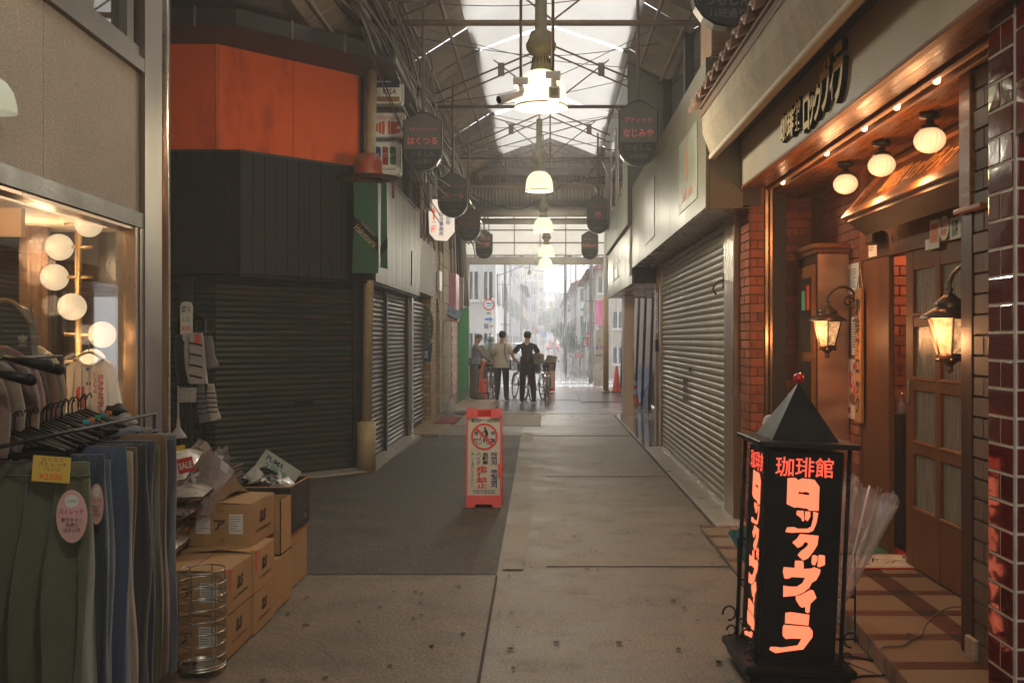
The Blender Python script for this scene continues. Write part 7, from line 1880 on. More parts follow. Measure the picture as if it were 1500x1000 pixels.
# loose things on top of the racks: cap and cloth
for k, (px_, py_, Y_, m, lb, sz) in enumerate(((170, 600, 4.7, M_black, 'black fabric cap on the rack end', .05), (178, 618, 4.7, cloth_mat('zebra_cloth', (.2, .18, .15, 1), var=.7, scale=50), 'streaked grey cloth below the black cap', .07))):
    a = P(px_, py_, Y_); mb = MB(); mb.ball((0, 0, 0), sz, 20, 12, .55)
    mb.v = [(x * (1 + .12 * math.sin(9 * z / sz + 3 * x / sz)), y, z * (1 + .25 * math.sin(5 * x / sz))) for x, y, z in mb.v]
    o = mb.build('cloth_bundle', m); o.location = a; tag(o, lb, 'cloth')
# folded jeans tops at the far end
rr = random.Random(8)
for k in range(5):
    a = P(196 + 13 * k, 634 + 2 * k, 4.45 + .05 * k)
    pack('folded_waistband', (a.x - .04, a.y, a.z), .13, .08, .035, (.2, rr.uniform(-.3, .1), rr.uniform(-.4, .4)), [MATS['jean_trouser_cloth'], MATS['moss_trouser_cloth'], MATS['navy_trouser_cloth'], MATS['blue_grey_trouser_cloth'], MATS['indigo_trouser_cloth']][k], 'rolled waistband folded over the far hangers', 'waistband', 'waistbands folded over the rail end', seed=k + 60)

# ---------------------------------------------------------------- sock stand
sk = thing('sock_stand', (-2.1, 6.1, .02), 'black wire sock stand beside the steel pillar', 'display stand')
Ys = 6.1
mb = MB(); a0 = P(262, 468, Ys); a1 = P(300, 468, Ys)
mb.tube([(a0.x, Ys, .02), (a0.x, Ys, a0.z), ((a0.x + a1.x) / 2, Ys, a0.z + .035), (a1.x, Ys, a0.z), (a1.x, Ys, .02)], .009, 8)
for z_ in (a0.z, P(0, 488, Ys).z, P(0, 562, Ys).z, .45): mb.tube([(a0.x, Ys, z_), (a1.x + .02, Ys, z_)], .005, 6)
for k in range(8): x = a0.x + (a1.x - a0.x) * k / 7; mb.tube([(x, Ys + .02, .4), (x, Ys + .02, a0.z)], .003, 5)
mb.build('wire_frame', M_black, sk)
for k in range(3):
    a = P(288 + 6 * k, 487, Ys)
    MB().tube(smooth_path([a + Vector((0, .05, 0)), a + Vector((.08, -.12, 0)), a + Vector((.11, -.17, .02))], 4), .003, 5).build('hook', M_rust, sk)
hc_ = thing('header_card', P(273, 470, 6.0), 'rounded white header card with coloured writing on top of the sock stand', 'sign')
co = P(273, 470, 6.0); wv, hv = .037, .118
poly = [(-wv, -hv), (wv, -hv), (wv, hv - .03), (wv * .8, hv - .008), (0, hv), (-wv * .8, hv - .008), (-wv, hv - .03)]
MB().prism(poly, co, X3, Z3, -Y3, -.004, 0).build('card', pm('header_card_paper', (.50, .47, .40, 1), rough=.35), hc_)
for s_, zz, m in (('紳士\n靴下', .07, M_ink), ('3足', .01, MATS['mint_print']), ('¥390', -.045, M_red), ('お買得', -.09, M_ink)):
    mb = MB(); put_text(mb, s_, co, FR_CAM, 0, zz, w=.056, h=.042 if '\n' in s_ else .03, n=.001, bold=.01); mb.build('lettering', m, hc_)
M_sockw = cloth_mat('ribbed_pale_sock', (.36, .32, .27, 1), scale=40, var=.25); M_sockd = cloth_mat('dark_sock', (.02, .019, .02, 1)); M_sockg = cloth_mat('grey_sock', (.14, .13, .12, 1))
def sock(px_, py0, py1, Y, r_, m, label, stripes=False, foot=0.6, group='socks and gloves on the wire stand'):
    a, b = P(px_, py0, Y), P(px_, py1, Y); h = a.z - b.z
    t = thing('hanging_sock', b, label, 'sock', group)
    pth = smooth_path([a, a - Z3 * h * .45 + X3 * .004, a - Z3 * h * .72 + X3 * .012, b + X3 * .03], 4)
    mb = MB(); mb.tube(pth, [r_ * (.6 + .4 * min(1, i / 3)) * (1 + foot * max(0, i - 7) / 5 * .35) for i in range(len(pth))], 12)
    mb.v = [(x, Y + (y - Y) * .5, z) for x, y, z in mb.v]
    mb.build('sock_body', m, t)
    if stripes:
        for k in range(5):
            z = a.z - h * (.25 + .13 * k); mb = MB()
            mb.tube([(a.x + .004 * k * .6 + r_ * 1.12 * math.cos(q), Y + r_ * .62 * math.sin(q), z) for q in [i * PI / 8 for i in range(16)]], .0045, 5, closed=True)
            mb.build('stripe', M_sockd if m is not M_sockd else M_sockw, t)
    return t
lbs = [(262, 490, 560, M_sockd, 0, 'black sock cluster leftmost on the upper row'), (273, 490, 560, M_sockw, 0, 'pale ribbed sock beside the black cluster'),
       (279, 492, 566, M_sockd, 0, 'thin dark sock between the pale sock and the striped card'), (298, 492, 530, M_sockg, 0, 'short grey sock right of the striped pack'),
       (306, 492, 538, M_sockg, 0, 'grey sock rightmost on the upper row'), (268, 572, 614, M_sockd, 0, 'black glove with white cuff, first on the lower row'),
       (276, 572, 618, M_sockd, 0, 'black glove with white cuff, second on the lower row'), (284, 572, 618, M_sockd, 0, 'black glove with white cuff, third on the lower row'),
       (294, 562, 618, M_sockg, 1, 'grey striped sock in the middle of the lower row'), (309, 562, 615, M_sockw, 1, 'pale striped knit sock rightmost on the lower row')]
for px_, p0, p1, m, st_, lb in lbs:
    t = sock(px_, p0, p1, 6.0, .030 if px_ in (294, 309, 262, 306) else .018, m, lb, bool(st_))
    if p0 == 572:
        a = P(px_, 572, 5.98); MB().cbox(a.x - .016, a.x + .016, 5.96, 5.985, a.z - .07, a.z + .02, .003).build('white_cuff', M_sockw, t)
bx = thing('sock_pack', P(290, 525, 5.95), 'clear pack of white socks with black stripes and a red ticket', 'pack')
co = P(289, 524, 5.95)
MB().prism([(-.045, -.155), (.055, -.155), (.025, .15), (-.05, .15)], co, X3, Z3, -Y3, -.03, 0).build('white_socks', M_sockw, bx)
for k in range(4):
    MB().tube(smooth_path([co + Vector((-.045, -.004, .09 - k * .065)), co + Vector((-.01, -.006, .085 - k * .065)), co + Vector((.03, -.004, .075 - k * .065))], 3), .006, 5).build('black_stripe', M_sockd, bx)
MB().box(co.x - .012, co.x + .016, co.y - .008, co.y - .004, co.z + .08, co.z + .14).build('red_ticket', M_red, bx)
bx = tag(MB().lathe([(.004, .30), (.006, .12), (.012, .06), (.045, .01), (.05, 0), (.001, -.005)], P(261, 636, 5.7) - Z3 * .02, 16).build('grey_tassel', pm('pale_grey_net', (.3, .28, .26, 1), rough=.5, var=.3)), 'pale grey bell shaped net hanging below the gloves', 'net')

# ---------------------------------------------------------------- people
def figure(name, loc, rz, J, edges, mats, label, hair=None, cap=None, scale=1.0, extra=None):
    """one continuous skinned body; J: joint -> (x, y, z, radius); edges: (a, b, material index)"""
    t = thing(name, loc, label, 'person', None, rz)
    names = list(J); me = bpy.data.meshes.new('body_skeleton')
    me.from_pydata([Vector(J[n][:3]) * scale for n in names], [(names.index(a), names.index(b)) for a, b, _ in edges], [])
    o = bpy.data.objects.new('body_skeleton', me); col.objects.link(o)
    sk_ = o.modifiers.new('Skin', 'SKIN'); sk_.branch_smoothing = .3
    sv = me.skin_vertices[0].data
    for i, n in enumerate(names):
        r_ = J[n][3]; rr_ = r_ if isinstance(r_, tuple) else (r_, r_)
        sv[i].radius = (rr_[0] * scale, rr_[1] * scale); sv[i].use_root = (n == 'pelvis')
    sb = o.modifiers.new('Subsurf', 'SUBSURF'); sb.levels = 2; sb.render_levels = 2
    dg = bpy.context.evaluated_depsgraph_get(); dg.update()
    bm2 = bpy.data.meshes.new_from_object(o.evaluated_get(dg)); bm2.name = 'body'
    bpy.data.objects.remove(o)
    bm2.materials.clear()
    for m in mats: bm2.materials.append(m)
    segs = [(Vector(J[a][:3]) * scale, Vector(J[b][:3]) * scale, mi) for a, b, mi in edges]
    for p in bm2.polygons:
        c = p.center; best = 1e9; mi = 0
        for a, b, m_ in segs:
            d = b - a; u = max(0, min(1, (c - a).dot(d) / max(1e-9, d.length_squared))); q = (c - (a + d * u)).length
            if q < best: best, mi = q, m_
        p.material_index = mi; p.use_smooth = True
    link_mesh('body', bm2, t)
    return t
M_skin = pm('skin', (.60, .33, .22, 1), rough=.55, var=.08, scale=12, bump=.03)
M_hair = pm('black_hair', (.014, .011, .010, 1), rough=.5, var=.3, scale=30, stretch=(1, 1, .3), bump=.6, bscale=60)
M_ghair = pm('grey_cap_cloth', (.20, .165, .13, 1), rough=.85, var=.15)
def pose(H, lean=(0, 0), legs=((-.10, 0), (.10, 0)), armL=None, armR=None, headturn=(0, 0), knee=(.0, .0), wide=1.0):
    s = H / 1.75; lx, ly = lean
    f = lambda z: max(0, (z - .95) / .8)
    def L_(x, y, z): return (x + lx * f(z), y + ly * f(z), z)
    J = {}
    def add(n, x, y, z, r_): p = L_(x, y, z); J[n] = (p[0] * s, p[1] * s, p[2] * s, tuple(q * s for q in r_) if isinstance(r_, tuple) else r_ * s)
    w = wide
    add('pelvis', 0, 0, .95, (.155 * w, .115)); add('belly', 0, .005, 1.08, (.150 * w, .11)); add('chest', 0, .0, 1.27, (.165 * w, .115)); add('upper', 0, -.005, 1.40, (.15, .10))
    add('neck', 0, .0, 1.49, .056); hx, hy = headturn
    add('head0', hx * .3, hy * .3 + .01, 1.565, .072); add('head', hx * .6, hy * .6 + .015, 1.635, (.078, .092)); add('head1', hx * .7, hy * .7 + .01, 1.70, (.066, .078))
    add('shL', -.17, -.005, 1.405, .062); add('shR', .17, -.005, 1.405, .062)
    for n_, side, arm in (('L', -1, armL), ('R', 1, armR)):
        (ex, ey, ez), (wx, wy, wz), (hx_, hy_, hz_) = arm
        J['up' + n_] = tuple(v * s for v in ((J['sh' + n_][0] / s + ex) / 2 + side * .01, (J['sh' + n_][1] / s + ey) / 2, (J['sh' + n_][2] / s + ez) / 2)) + (.052 * s,)
        J['el' + n_] = (ex * s, ey * s, ez * s, .042 * s); J['wr' + n_] = (wx * s, wy * s, wz * s, .029 * s); J['ha' + n_] = (hx_ * s, hy_ * s, hz_ * s, (.036 * s, .022 * s))
        d = (Vector((hx_, hy_, hz_)) - Vector((wx, wy, wz))).normalized(); sdv = d.cross(Vector((0, 1, .2))).normalized()
        for q in range(4):
            o_ = sdv * (.028 - .018 * q); l_ = (.060, .072, .068, .052)[q]
            J['fa%d%s' % (q, n_)] = tuple((Vector((hx_, hy_, hz_)) + o_ + d * .032) * s) + (.0095 * s,)
            J['fb%d%s' % (q, n_)] = tuple((Vector((hx_, hy_, hz_)) + o_ * 1.1 + d * (.032 + l_ * .6) - Z3 * .004) * s) + (.0088 * s,)
            J['fc%d%s' % (q, n_)] = tuple((Vector((hx_, hy_, hz_)) + o_ * 1.1 + d * (.032 + l_) - Z3 * .014) * s) + (.0075 * s,)
        J['th' + n_] = tuple((Vector((hx_, hy_, hz_)) + sdv * .045 + d * .012) * s) + (.011 * s,)
        J['ti' + n_] = tuple((Vector((hx_, hy_, hz_)) + sdv * .056 + d * .045) * s) + (.009 * s,)
    for n_, side, (fx, fy), kn in (('L', -1, legs[0], knee[0]), ('R', 1, legs[1], knee[1])):
        J['hip' + n_] = (side * .09 * s, 0, .88 * s, (.105 * s, .11 * s)); J['thi' + n_] = ((side * .095 + (fx - side * .09) * .25) * s, (fy * .2 + kn * .5) * s, .70 * s, .098 * s)
        J['kn' + n_] = ((side * .09 + (fx - side * .09) * .55) * s, (fy * .5 + kn) * s, .48 * s, .080 * s); J['ca' + n_] = ((fx * .8 + side * .02) * s, (fy * .75 + kn * .5 - .02) * s, .30 * s, .076 * s)
        J['an' + n_] = (fx * s, (fy - .03) * s, .085 * s, .062 * s); J['hee' + n_] = (fx * s, (fy - .045) * s, .04 * s, .034 * s); J['fo' + n_] = ((fx + side * .02) * s, (fy + .10) * s, .034 * s, (.040 * s, .030 * s)); J['toe' + n_] = ((fx + side * .03) * s, (fy + .175) * s, .026 * s, (.036 * s, .02 * s))
    return J
def body_edges(sleeve_long=False):       # 0 skin 1 shirt 2 trousers 3 shoes 4 belt
    E = [('pelvis', 'belly', 1), ('belly', 'chest', 1), ('chest', 'upper', 1), ('upper', 'neck', 0), ('neck', 'head0', 0), ('head0', 'head', 0), ('head', 'head1', 0), ('upper', 'shL', 1), ('upper', 'shR', 1)]
    for n_ in 'LR':
        E += [('sh' + n_, 'up' + n_, 1), ('up' + n_, 'el' + n_, 1 if sleeve_long else 0), ('el' + n_, 'wr' + n_, 1 if sleeve_long else 0), ('wr' + n_, 'ha' + n_, 0),
              ('pelvis', 'hip' + n_, 2), ('hip' + n_, 'thi' + n_, 2), ('thi' + n_, 'kn' + n_, 2), ('kn' + n_, 'ca' + n_, 2), ('ca' + n_, 'an' + n_, 2), ('an' + n_, 'hee' + n_, 3), ('hee' + n_, 'fo' + n_, 3), ('fo' + n_, 'toe' + n_, 3)]
        for q in range(4): E += [('ha' + n_, 'fa%d%s' % (q, n_), 0), ('fa%d%s' % (q, n_), 'fb%d%s' % (q, n_), 0), ('fb%d%s' % (q, n_), 'fc%d%s' % (q, n_), 0)]
        E += [('ha' + n_, 'th' + n_, 0), ('th' + n_, 'ti' + n_, 0)]
    return E
def head_bits(t, J, s, hair_m, face_dir, capped=False, ears=True):
    h = Vector(J['head'][:3]); fd = Vector(face_dir).normalized(); sd = fd.cross(Z3)
    mb = MB()
    if capped:
        mb.lathe([(.094 * s, .02 * s), (.096 * s, .05 * s), (.085 * s, .095 * s), (.05 * s, .125 * s), (.001, .132 * s)], h + Vector((0, 0, 0)), 20)
        mb.prism([(-.07 * s, 0), (.07 * s, 0), (.055 * s, .07 * s), (0, .085 * s), (-.055 * s, .07 * s)], h + fd * .075 * s + Z3 * .035 * s, sd, fd, Z3, 0, .008 * s)
        mb.build('cap', hair_m, t, world=False)
    else:
        c = h - fd * .012 * s + Z3 * .028 * s
        mb.ball(c, .098 * s, 22, 16, 1.06)
        keep = [i for i, f in enumerate(mb.f) if sum(((Vector(mb.v[k]) - c).dot(fd) * .95 - (Vector(mb.v[k]) - c).z * .75) for k in f) / len(f) < .035 * s and sum((Vector(mb.v[k]) - c).z for k in f) / len(f) > -.075 * s]
        mb.f = [mb.f[i] for i in keep]; mb.m = [0] * len(mb.f); mb.sm = [True] * len(mb.f)
        mb.v = [tuple(c + (Vector(v) - c) * (1 + .03 * math.sin(40 * v[0] + 30 * v[2]))) for v in mb.v]
        mb.build('hair', hair_m, t, world=False)
    for s_ in (-1, 1):
        mb = MB(); mb.ball((0, 0, 0), .022 * s, 8, 6, 1.5); o = mb.build('ear', M_skin, t, world=False, loc=h + sd * s_ * .082 * s + Z3 * (-.01 * s))
    mb = MB(); mb.tube([h + fd * .085 * s + Z3 * .005, h + fd * .105 * s - Z3 * .02 * s], [.008 * s, .014 * s], 8); mb.build('nose', M_skin, t, world=False)
    for s_ in (-1, 1):
        MB().ball((0, 0, 0), .009 * s, 8, 6).build('eye', M_black, t, world=False, loc=h + fd * .083 * s + sd * s_ * .03 * s + Z3 * .012 * s)
    MB().tube([h + fd * .085 * s + sd * .022 * s - Z3 * .05 * s, h + fd * .09 * s - Z3 * .05 * s, h + fd * .085 * s - sd * .022 * s - Z3 * .05 * s], .004 * s, 5).build('mouth', flat('lip', (.25, .08, .06, 1)), t, world=False)
def shirt_hem(t, J, s, m, z0, z1, w, d, yoff=0):
    mb = MB(); n_ = 28; rr = random.Random(int(z0 * 100)); ph = rr.uniform(0, 6)
    mb.lathe([(1.0, z1), (1.04, (z0 + z1) / 2), (1.07, z0 + .01), (1.05, z0)], (0, 0, 0), n_)
    mb.v = [(x * w * (1 + .03 * math.sin(5 * math.atan2(y, x) + ph)), y * d * (1 + .05 * math.sin(4 * math.atan2(y, x) + ph)) + yoff, z) for x, y, z in mb.v]
    mb.build('shirt_hem', m, t, world=False)
# old man in a cap, facing right, leaning to the bicycle
Jm = pose(1.72, lean=(.02, .10), legs=((-.07, -.02), (.08, .05)), armL=((-.22, .10, 1.15), (-.20, .30, 1.03), (-.19, .38, 1.0)), armR=((.22, .22, 1.16), (.16, .46, 1.02), (.14, .55, 1.0)), headturn=(0, .07), wide=1.0)
Mt = [M_skin, pm('grey_blue_shirt', (.27, .29, .36, 1), rough=.85, var=.2, scale=8, bump=.5, bscale=25), pm('grey_green_trousers', (.15, .145, .12, 1), rough=.85, var=.2, scale=7, bump=.6, bscale=18), pm('dark_brown_shoes', (.03, .02, .015, 1), rough=.5), M_black]
pA = P(694, 584.5, 26.4)
manA = figure('person', (pA.x, 26.4, .012), R(-72), Jm, body_edges(True), Mt, 'old man in cap and grey blue shirt reaching towards a bicycle saddle')
head_bits(manA, Jm, 1.72 / 1.75, M_ghair, (0, 1, -.15), capped=True)
shirt_hem(manA, Jm, 1, Mt[1], .93, 1.10, .175, .135, .01)
MB().lathe([(1, .915), (1, .955)], (0, 0, 0), 24).build('belt', M_black, manA, world=False).scale = (.176, .138, 1)
MB().cbox(-.05, .05, .10, .19, .80, .93, .02).build('belt_pouch', M_black, manA, world=False)
# man in beige t-shirt seen from behind
Jm = pose(1.80, legs=((-.11, -.02), (.12, .04)), armL=((-.26, .06, 1.14), (-.20, .22, 1.0), (-.17, .29, .98)), armR=((.27, .05, 1.14), (.27, .24, 1.0), (.26, .32, .99)), headturn=(.03, .02), wide=1.12)
Mt = [M_skin, pm('beige_tshirt', (.78, .70, .60, 1), rough=.9, var=.1, scale=6, bump=.6, bscale=16), pm('dark_indigo_jeans', (.018, .022, .035, 1), rough=.85, var=.3, scale=6, bump=.5, bscale=18), pm('dark_trainers', (.03, .03, .035, 1), rough=.6), M_black]
pB = P(735, 588, 25.7)
manB = figure('person', (pB.x, 25.7, .012), R(-12), Jm, body_edges(), Mt, 'man in loose beige t-shirt and dark jeans seen from behind')
head_bits(manB, Jm, 1.8 / 1.75, M_hair, (.35, 1, 0))
shirt_hem(manB, Jm, 1, Mt[1], .86, 1.18, .205, .15)
MB().tube(smooth_path([(.13, -.10, 1.50), (.11, -.145, 1.35), (.14, -.155, 1.15), (.2, -.12, .98)], 5), .012, 6).build('bag_strap', pm('tan_strap', (.2, .1, .05, 1)), manB, world=False)
for s_ in (-1, 1): MB().cbox(s_ * .12 - .06, s_ * .12 + .06, -.13, .22, .0, .014, .004).build('white_sole', M_white, manB, world=False)
for s_, (ex, ey, ez) in ((-1, (-.26, .06, 1.14)), (1, (.27, .05, 1.14))):
    k_ = 1.8 / 1.75; a_ = Vector(Jm['shL' if s_ < 0 else 'shR'][:3]); b_ = Vector((ex, ey, ez)) * k_
    MB().tube([a_, a_ + (b_ - a_) * .45, a_ + (b_ - a_) * .85], [.075, .082, .088], 14).build('loose_sleeve', Mt[1], manB, world=False)
# man in dark t-shirt, hand at hip
Jm = pose(1.79, legs=((-.12, -.02), (.17, .02)), armL=((-.37, -.04, 1.16), (-.23, .02, .98), (-.155, .03, .95)), armR=((.30, .05, 1.16), (.28, .26, 1.10), (.27, .34, 1.10)), headturn=(.03, .02), wide=.98)
Mt = [M_skin, pm('black_green_tshirt', (.017, .021, .022, 1), rough=.85, var=.3, scale=6, bump=.5, bscale=18), pm('black_trousers', (.011, .010, .012, 1), rough=.85, var=.3, scale=6, bump=.5, bscale=18), pm('black_trainers', (.02, .02, .022, 1), rough=.6), M_black]
pC = P(772, 591, 25.0)
manC = figure('person', (pC.x, 25.0, .012), R(-6), Jm, body_edges(), Mt, 'man in dark t-shirt and black trousers with a hand at his hip')
head_bits(manC, Jm, 1.79 / 1.75, M_hair, (.55, 1, 0))
shirt_hem(manC, Jm, 1, Mt[1], .93, 1.16, .165, .125)
for s_, e_ in ((-1, (-.37, -.04, 1.16)), (1, (.30, .05, 1.16))):
    k_ = 1.79 / 1.75; a_ = Vector(Jm['shL' if s_ < 0 else 'shR'][:3]); b_ = Vector(e_) * k_
    MB().tube([a_, a_ + (b_ - a_) * .4, a_ + (b_ - a_) * .70], [.068, .070, .068], 14).build('sleeve', Mt[1], manC, world=False)
MB().prism([(-.12, .70), (.13, .70), (.16, .90), (.02, .99), (-.10, .93)], (0, 0, 0), X3, Z3, Y3, -.19, -.13).build('hip_bag', M_black, manC, world=False)
for s_, x in ((-1, -.12), (1, .17)): MB().cbox(x * 1.02 - .055, x * 1.02 + .055, -.11, .22, .0, .014, .004).build('white_sole', M_white, manC, world=False)
# rider in a green raincoat beyond the others
Jm = pose(1.70, lean=(0, .12), legs=((-.12, .1), (.12, .1)), armL=((-.25, .12, 1.18), (-.20, .34, 1.08), (-.18, .42, 1.06)), armR=((.25, .12, 1.18), (.20, .34, 1.08), (.18, .42, 1.06)), wide=1.2, headturn=(0, .05))
mg = pm('dark_green_raincoat', (.055, .085, .06, 1), rough=.3, var=.4, scale=5, bump=.6, bscale=10)
pR = P(719, 560, 34.5)
manR = figure('person', (pR.x, 33.9, .012), R(-15), Jm, [(a, b, 1 if m_ in (0, 1) else 2) for a, b, m_ in body_edges(True)], [M_skin, mg, pm('grey_rain_trousers', (.12, .12, .12, 1), rough=.4), M_black, M_black], 'rider in a dark green hooded raincoat beyond the two left men')
mb = MB(); h = Vector(Jm['head'][:3]); mb.ball(h + Vector((0, -.02, .0)), .125, 16, 12, 1.15); mb.build('hood', mg, manR, world=False)
mb = MB(); mb.lathe([(.12, 1.50), (.22, 1.38), (.27, 1.1), (.32, .85), (.30, .84)], (0, .02, 0), 20); mb.build('rain_cape', mg, manR, world=False)

# ---------------------------------------------------------------- bicycles
M_tyre = pm('tyre_rubber', (.02, .019, .018, 1), rough=.75); M_chrome = pm('worn_chrome', (.5, .48, .45, 1), rough=.25, metal=.9)
def bicycle(x, y, rz, label, frame_m, basket_front=True, basket_rear=False, cargo=None, scale=1.0, lean=0.0, group='bicycles parked among the men', detail=True):
    t = thing('bicycle', (x, y, .012), label, 'bicycle', group, rz); t.rotation_euler = (0, R(lean), rz); t.scale = (scale,) * 3
    def Wb(mb, nm, m): return mb.build(nm, m, t, world=False)
    rw_ = .33
    for yy, nm in ((-.52, 'rear_wheel'), (.54, 'front_wheel')):
        mb = MB(); ci = [(0, yy + rw_ * math.cos(q), rw_ + rw_ * math.sin(q)) for q in [i * PI / 18 for i in range(36)]]
        mb.tube(ci, .019, 8, closed=True); wo = Wb(mb, nm, M_tyre)
        mb = MB(); ci = [(0, yy + (rw_ - .024) * math.cos(q), rw_ + (rw_ - .024) * math.sin(q)) for q in [i * PI / 18 for i in range(36)]]
        mb.tube(ci, .010, 6, closed=True)
        mb.tube([(-.05, yy, rw_), (.05, yy, rw_)], .02, 8)
        o = mb.build('rim', M_chrome, wo, world=False)
        mb = MB()
        for k in range(20): q = 2 * PI * k / 20; mb.tube([((-1) ** k * .025, yy, rw_), (0, yy + (rw_ - .03) * math.cos(q), rw_ + (rw_ - .03) * math.sin(q))], .0016, 4)
        o = mb.build('spokes', M_chrome, wo, world=False)
        mb = MB(); a0, a1 = (R(20), R(200)) if yy < 0 else (R(0), R(140))
        vs = []; n_ = 16
        for k in range(n_ + 1):
            q = a0 + (a1 - a0) * k / n_
            for xx, rr_ in ((-.028, rw_ + .026), (0, rw_ + .036), (.028, rw_ + .026)): vs.append((xx, yy + rr_ * math.cos(q), rw_ + rr_ * math.sin(q)))
        mb.add(vs, [(3 * k + j, 3 * k + j + 1, 3 * k + j + 4, 3 * k + j + 3) for k in range(n_) for j in (0, 1)], True); Wb(mb, 'mudguard', M_chrome)
    mb = MB()
    mb.tube([(0, -.52, .33), (0, -.12, .28), (0, .40, .62)], .017, 8); mb.tube([(0, -.12, .28), (0, -.24, .75)], .016, 8); mb.tube([(0, -.52, .33), (0, -.22, .62)], .011, 6)
    mb.tube([(0, .40, .55), (0, .36, .80)], .018, 8)
    for s_ in (-1, 1): mb.tube([(s_ * .05, .54, .33), (s_ * .045, .43, .60), (0, .41, .64)], .010, 6); mb.tube([(s_ * .05, -.52, .33), (s_ * .03, -.2, .62)], .008, 6)
    Wb(mb, 'frame', frame_m)
    mb = MB(); mb.tube([(0, .36, .80), (0, .34, .98)], .013, 8)
    for s_ in (-1, 1): mb.tube(smooth_path([(0, .34, .98), (s_ * .12, .38, 1.0), (s_ * .26, .30, 1.02), (s_ * .29, .14, 1.0)], 4), .011, 8)
    Wb(mb, 'handlebar', M_chrome)
    for s_ in (-1, 1): MB().tube([(s_ * .283, .20, 1.01), (s_ * .295, .08, .995)], .016, 8).build('grip', M_black, t, world=False)
    mb = MB(); mb.tube([(0, -.24, .75), (0, -.26, .86)], .012, 8); Wb(mb, 'seat_post', M_chrome)
    mb = MB(); mb.prism([(-.10, -.13), (.10, -.13), (.105, -.04), (.03, .06), (.02, .15), (-.02, .15), (-.03, .06), (-.105, -.04)], (0, -.27, .88), X3, Y3, Z3, -.02, .03); Wb(mb, 'saddle', M_black)
    mb = MB(); mb.tube([(-.02, -.12, .28), (.10, -.12, .28)], .012, 6)
    for s_ in (-1, 1): mb.tube([(s_ * .08, -.12, .28), (s_ * .08, -.12 + .12 * s_, .28 - .12 * s_)], .009, 6); mb.box(s_ * .08, s_ * .18, -.16 + .12 * s_, -.08 + .12 * s_, .27 - .12 * s_, .29 - .12 * s_)
    mb.lathe([(.09, -.004), (.09, .004)], (0, 0, 0), 4) if False else None
    Wb(mb, 'pedals', M_black)
    mb = MB()
    for s_ in (-1, 1): mb.tube([(s_ * .06, -.50, .30), (s_ * .16, -.62, .0)], .007, 6)
    mb.tube([(-.16, -.62, .004), (.16, -.62, .004)], .007, 6); Wb(mb, 'kickstand', M_chrome)
    mb = MB()
    for s_ in (-1, 1): mb.tube([(s_ * .06, -.2, .70), (s_ * .06, -.72, .70), (s_ * .03, -.52, .34)], .006, 6)
    for k in range(5): mb.tube([(-.06, -.3 - k * .1, .70), (.06, -.3 - k * .1, .70)], .005, 5)
    Wb(mb, 'rear_rack', M_chrome)
    MB().tube([(0, -.80, .60), (0, -.812, .60)], .025, 10).build('red_reflector', emit('reflector_red', (.7, .05, .03, 1), .15), t, world=False)
    def basket(nm, cy, cz, w_, d_, h_):
        mb = MB()
        for k in range(11): x_ = -w_ / 2 + w_ * k / 10; [mb.tube([(x_ * .85, yy_ * .88 + cy, cz), (x_, yy_ + cy, cz + h_)], .004, 4) for yy_ in (-d_ / 2, d_ / 2)]
        for k in range(9): y_ = -d_ / 2 + d_ * k / 8; [mb.tube([(xx_ * .85, y_ * .88 + cy, cz), (xx_, y_ + cy, cz + h_)], .004, 4) for xx_ in (-w_ / 2, w_ / 2)]
        for k in range(8): z_ = k / 7; q = .85 + .15 * z_; mb.tube([(-w_ / 2 * q, cy - d_ / 2 * q, cz + h_ * z_), (w_ / 2 * q, cy - d_ / 2 * q, cz + h_ * z_), (w_ / 2 * q, cy + d_ / 2 * q, cz + h_ * z_), (-w_ / 2 * q, cy + d_ / 2 * q, cz + h_ * z_)], .006 if k in (0, 7) else .0045, 4, closed=True)
        mb.box(-w_ * .42, w_ * .42, cy - d_ * .42, cy + d_ * .42, cz - .005, cz + .004)
        Wb(mb, nm, M_black)
    if basket_front: basket('front_basket', .60, .74, .36, .30, .24)
    if basket_rear: basket('rear_basket', -.50, .71, .42, .38, .24)
    return t
M_sil = pm('silver_frame', (.35, .33, .31, 1), rough=.3, metal=.7); M_blk = pm('black_frame', (.03, .03, .03, 1), rough=.3)
a = P(719, 583, 27.3); bicycle(a.x, 27.6, R(-4), 'bicycle with grey cover between the old man and the beige shirt man', M_blk)
a = P(757, 583, 26.2); bicycle(a.x + .05, 26.9, R(16), 'bicycle with rear basket between the beige and dark shirted men', M_sil, basket_rear=True, lean=4)
a = P(784, 588, 25.2); bk = bicycle(a.x + .06, 25.9, R(-14), 'bicycle with cardboard in its rear basket right of the dark shirted man', M_sil, basket_rear=True, lean=-3)
a = P(799, 588, 25.4); bicycle(a.x + .05, 26.5, R(-5), 'second bicycle close on the right with pedals showing', M_sil, basket_rear=False)
a = P(786, 545, 25.3)
bxo = thing('basket_carton', (a.x, 25.35, .95), 'crumpled cardboard piece lying in the right bicycle basket', 'cardboard')
mb = MB(); mb.prism([(-.23, .0), (.20, .0), (.22, .24), (.12, .27), (-.20, .26)], (a.x - .02, 25.2, .98), X3, Z3, Y3, 0, .25); mb.build('carton', pm('damp_cardboard', (.33, .29, .23, 1), rough=.85), bxo)
MB().prism([(.0, .0), (.30, .02), (.36, .16), (.10, .2)], (a.x + .18, 25.5, 1.0), X3, Z3, Y3, 0, .2).build('paper_bag', MATS['damp_cardboard'], bxo)
cvr = MB(); cvr.lathe([(.001, 1.0), (.14, .98), (.2, .8), (.22, .62), (.25, .5)], (0, 0, 0), 20)
cvr.v = [(x * (1 + .15 * math.sin(5 * math.atan2(y, x))), y * 1.2, z + .04 * math.sin(7 * math.atan2(y, x))) for x, y, z in cvr.v]
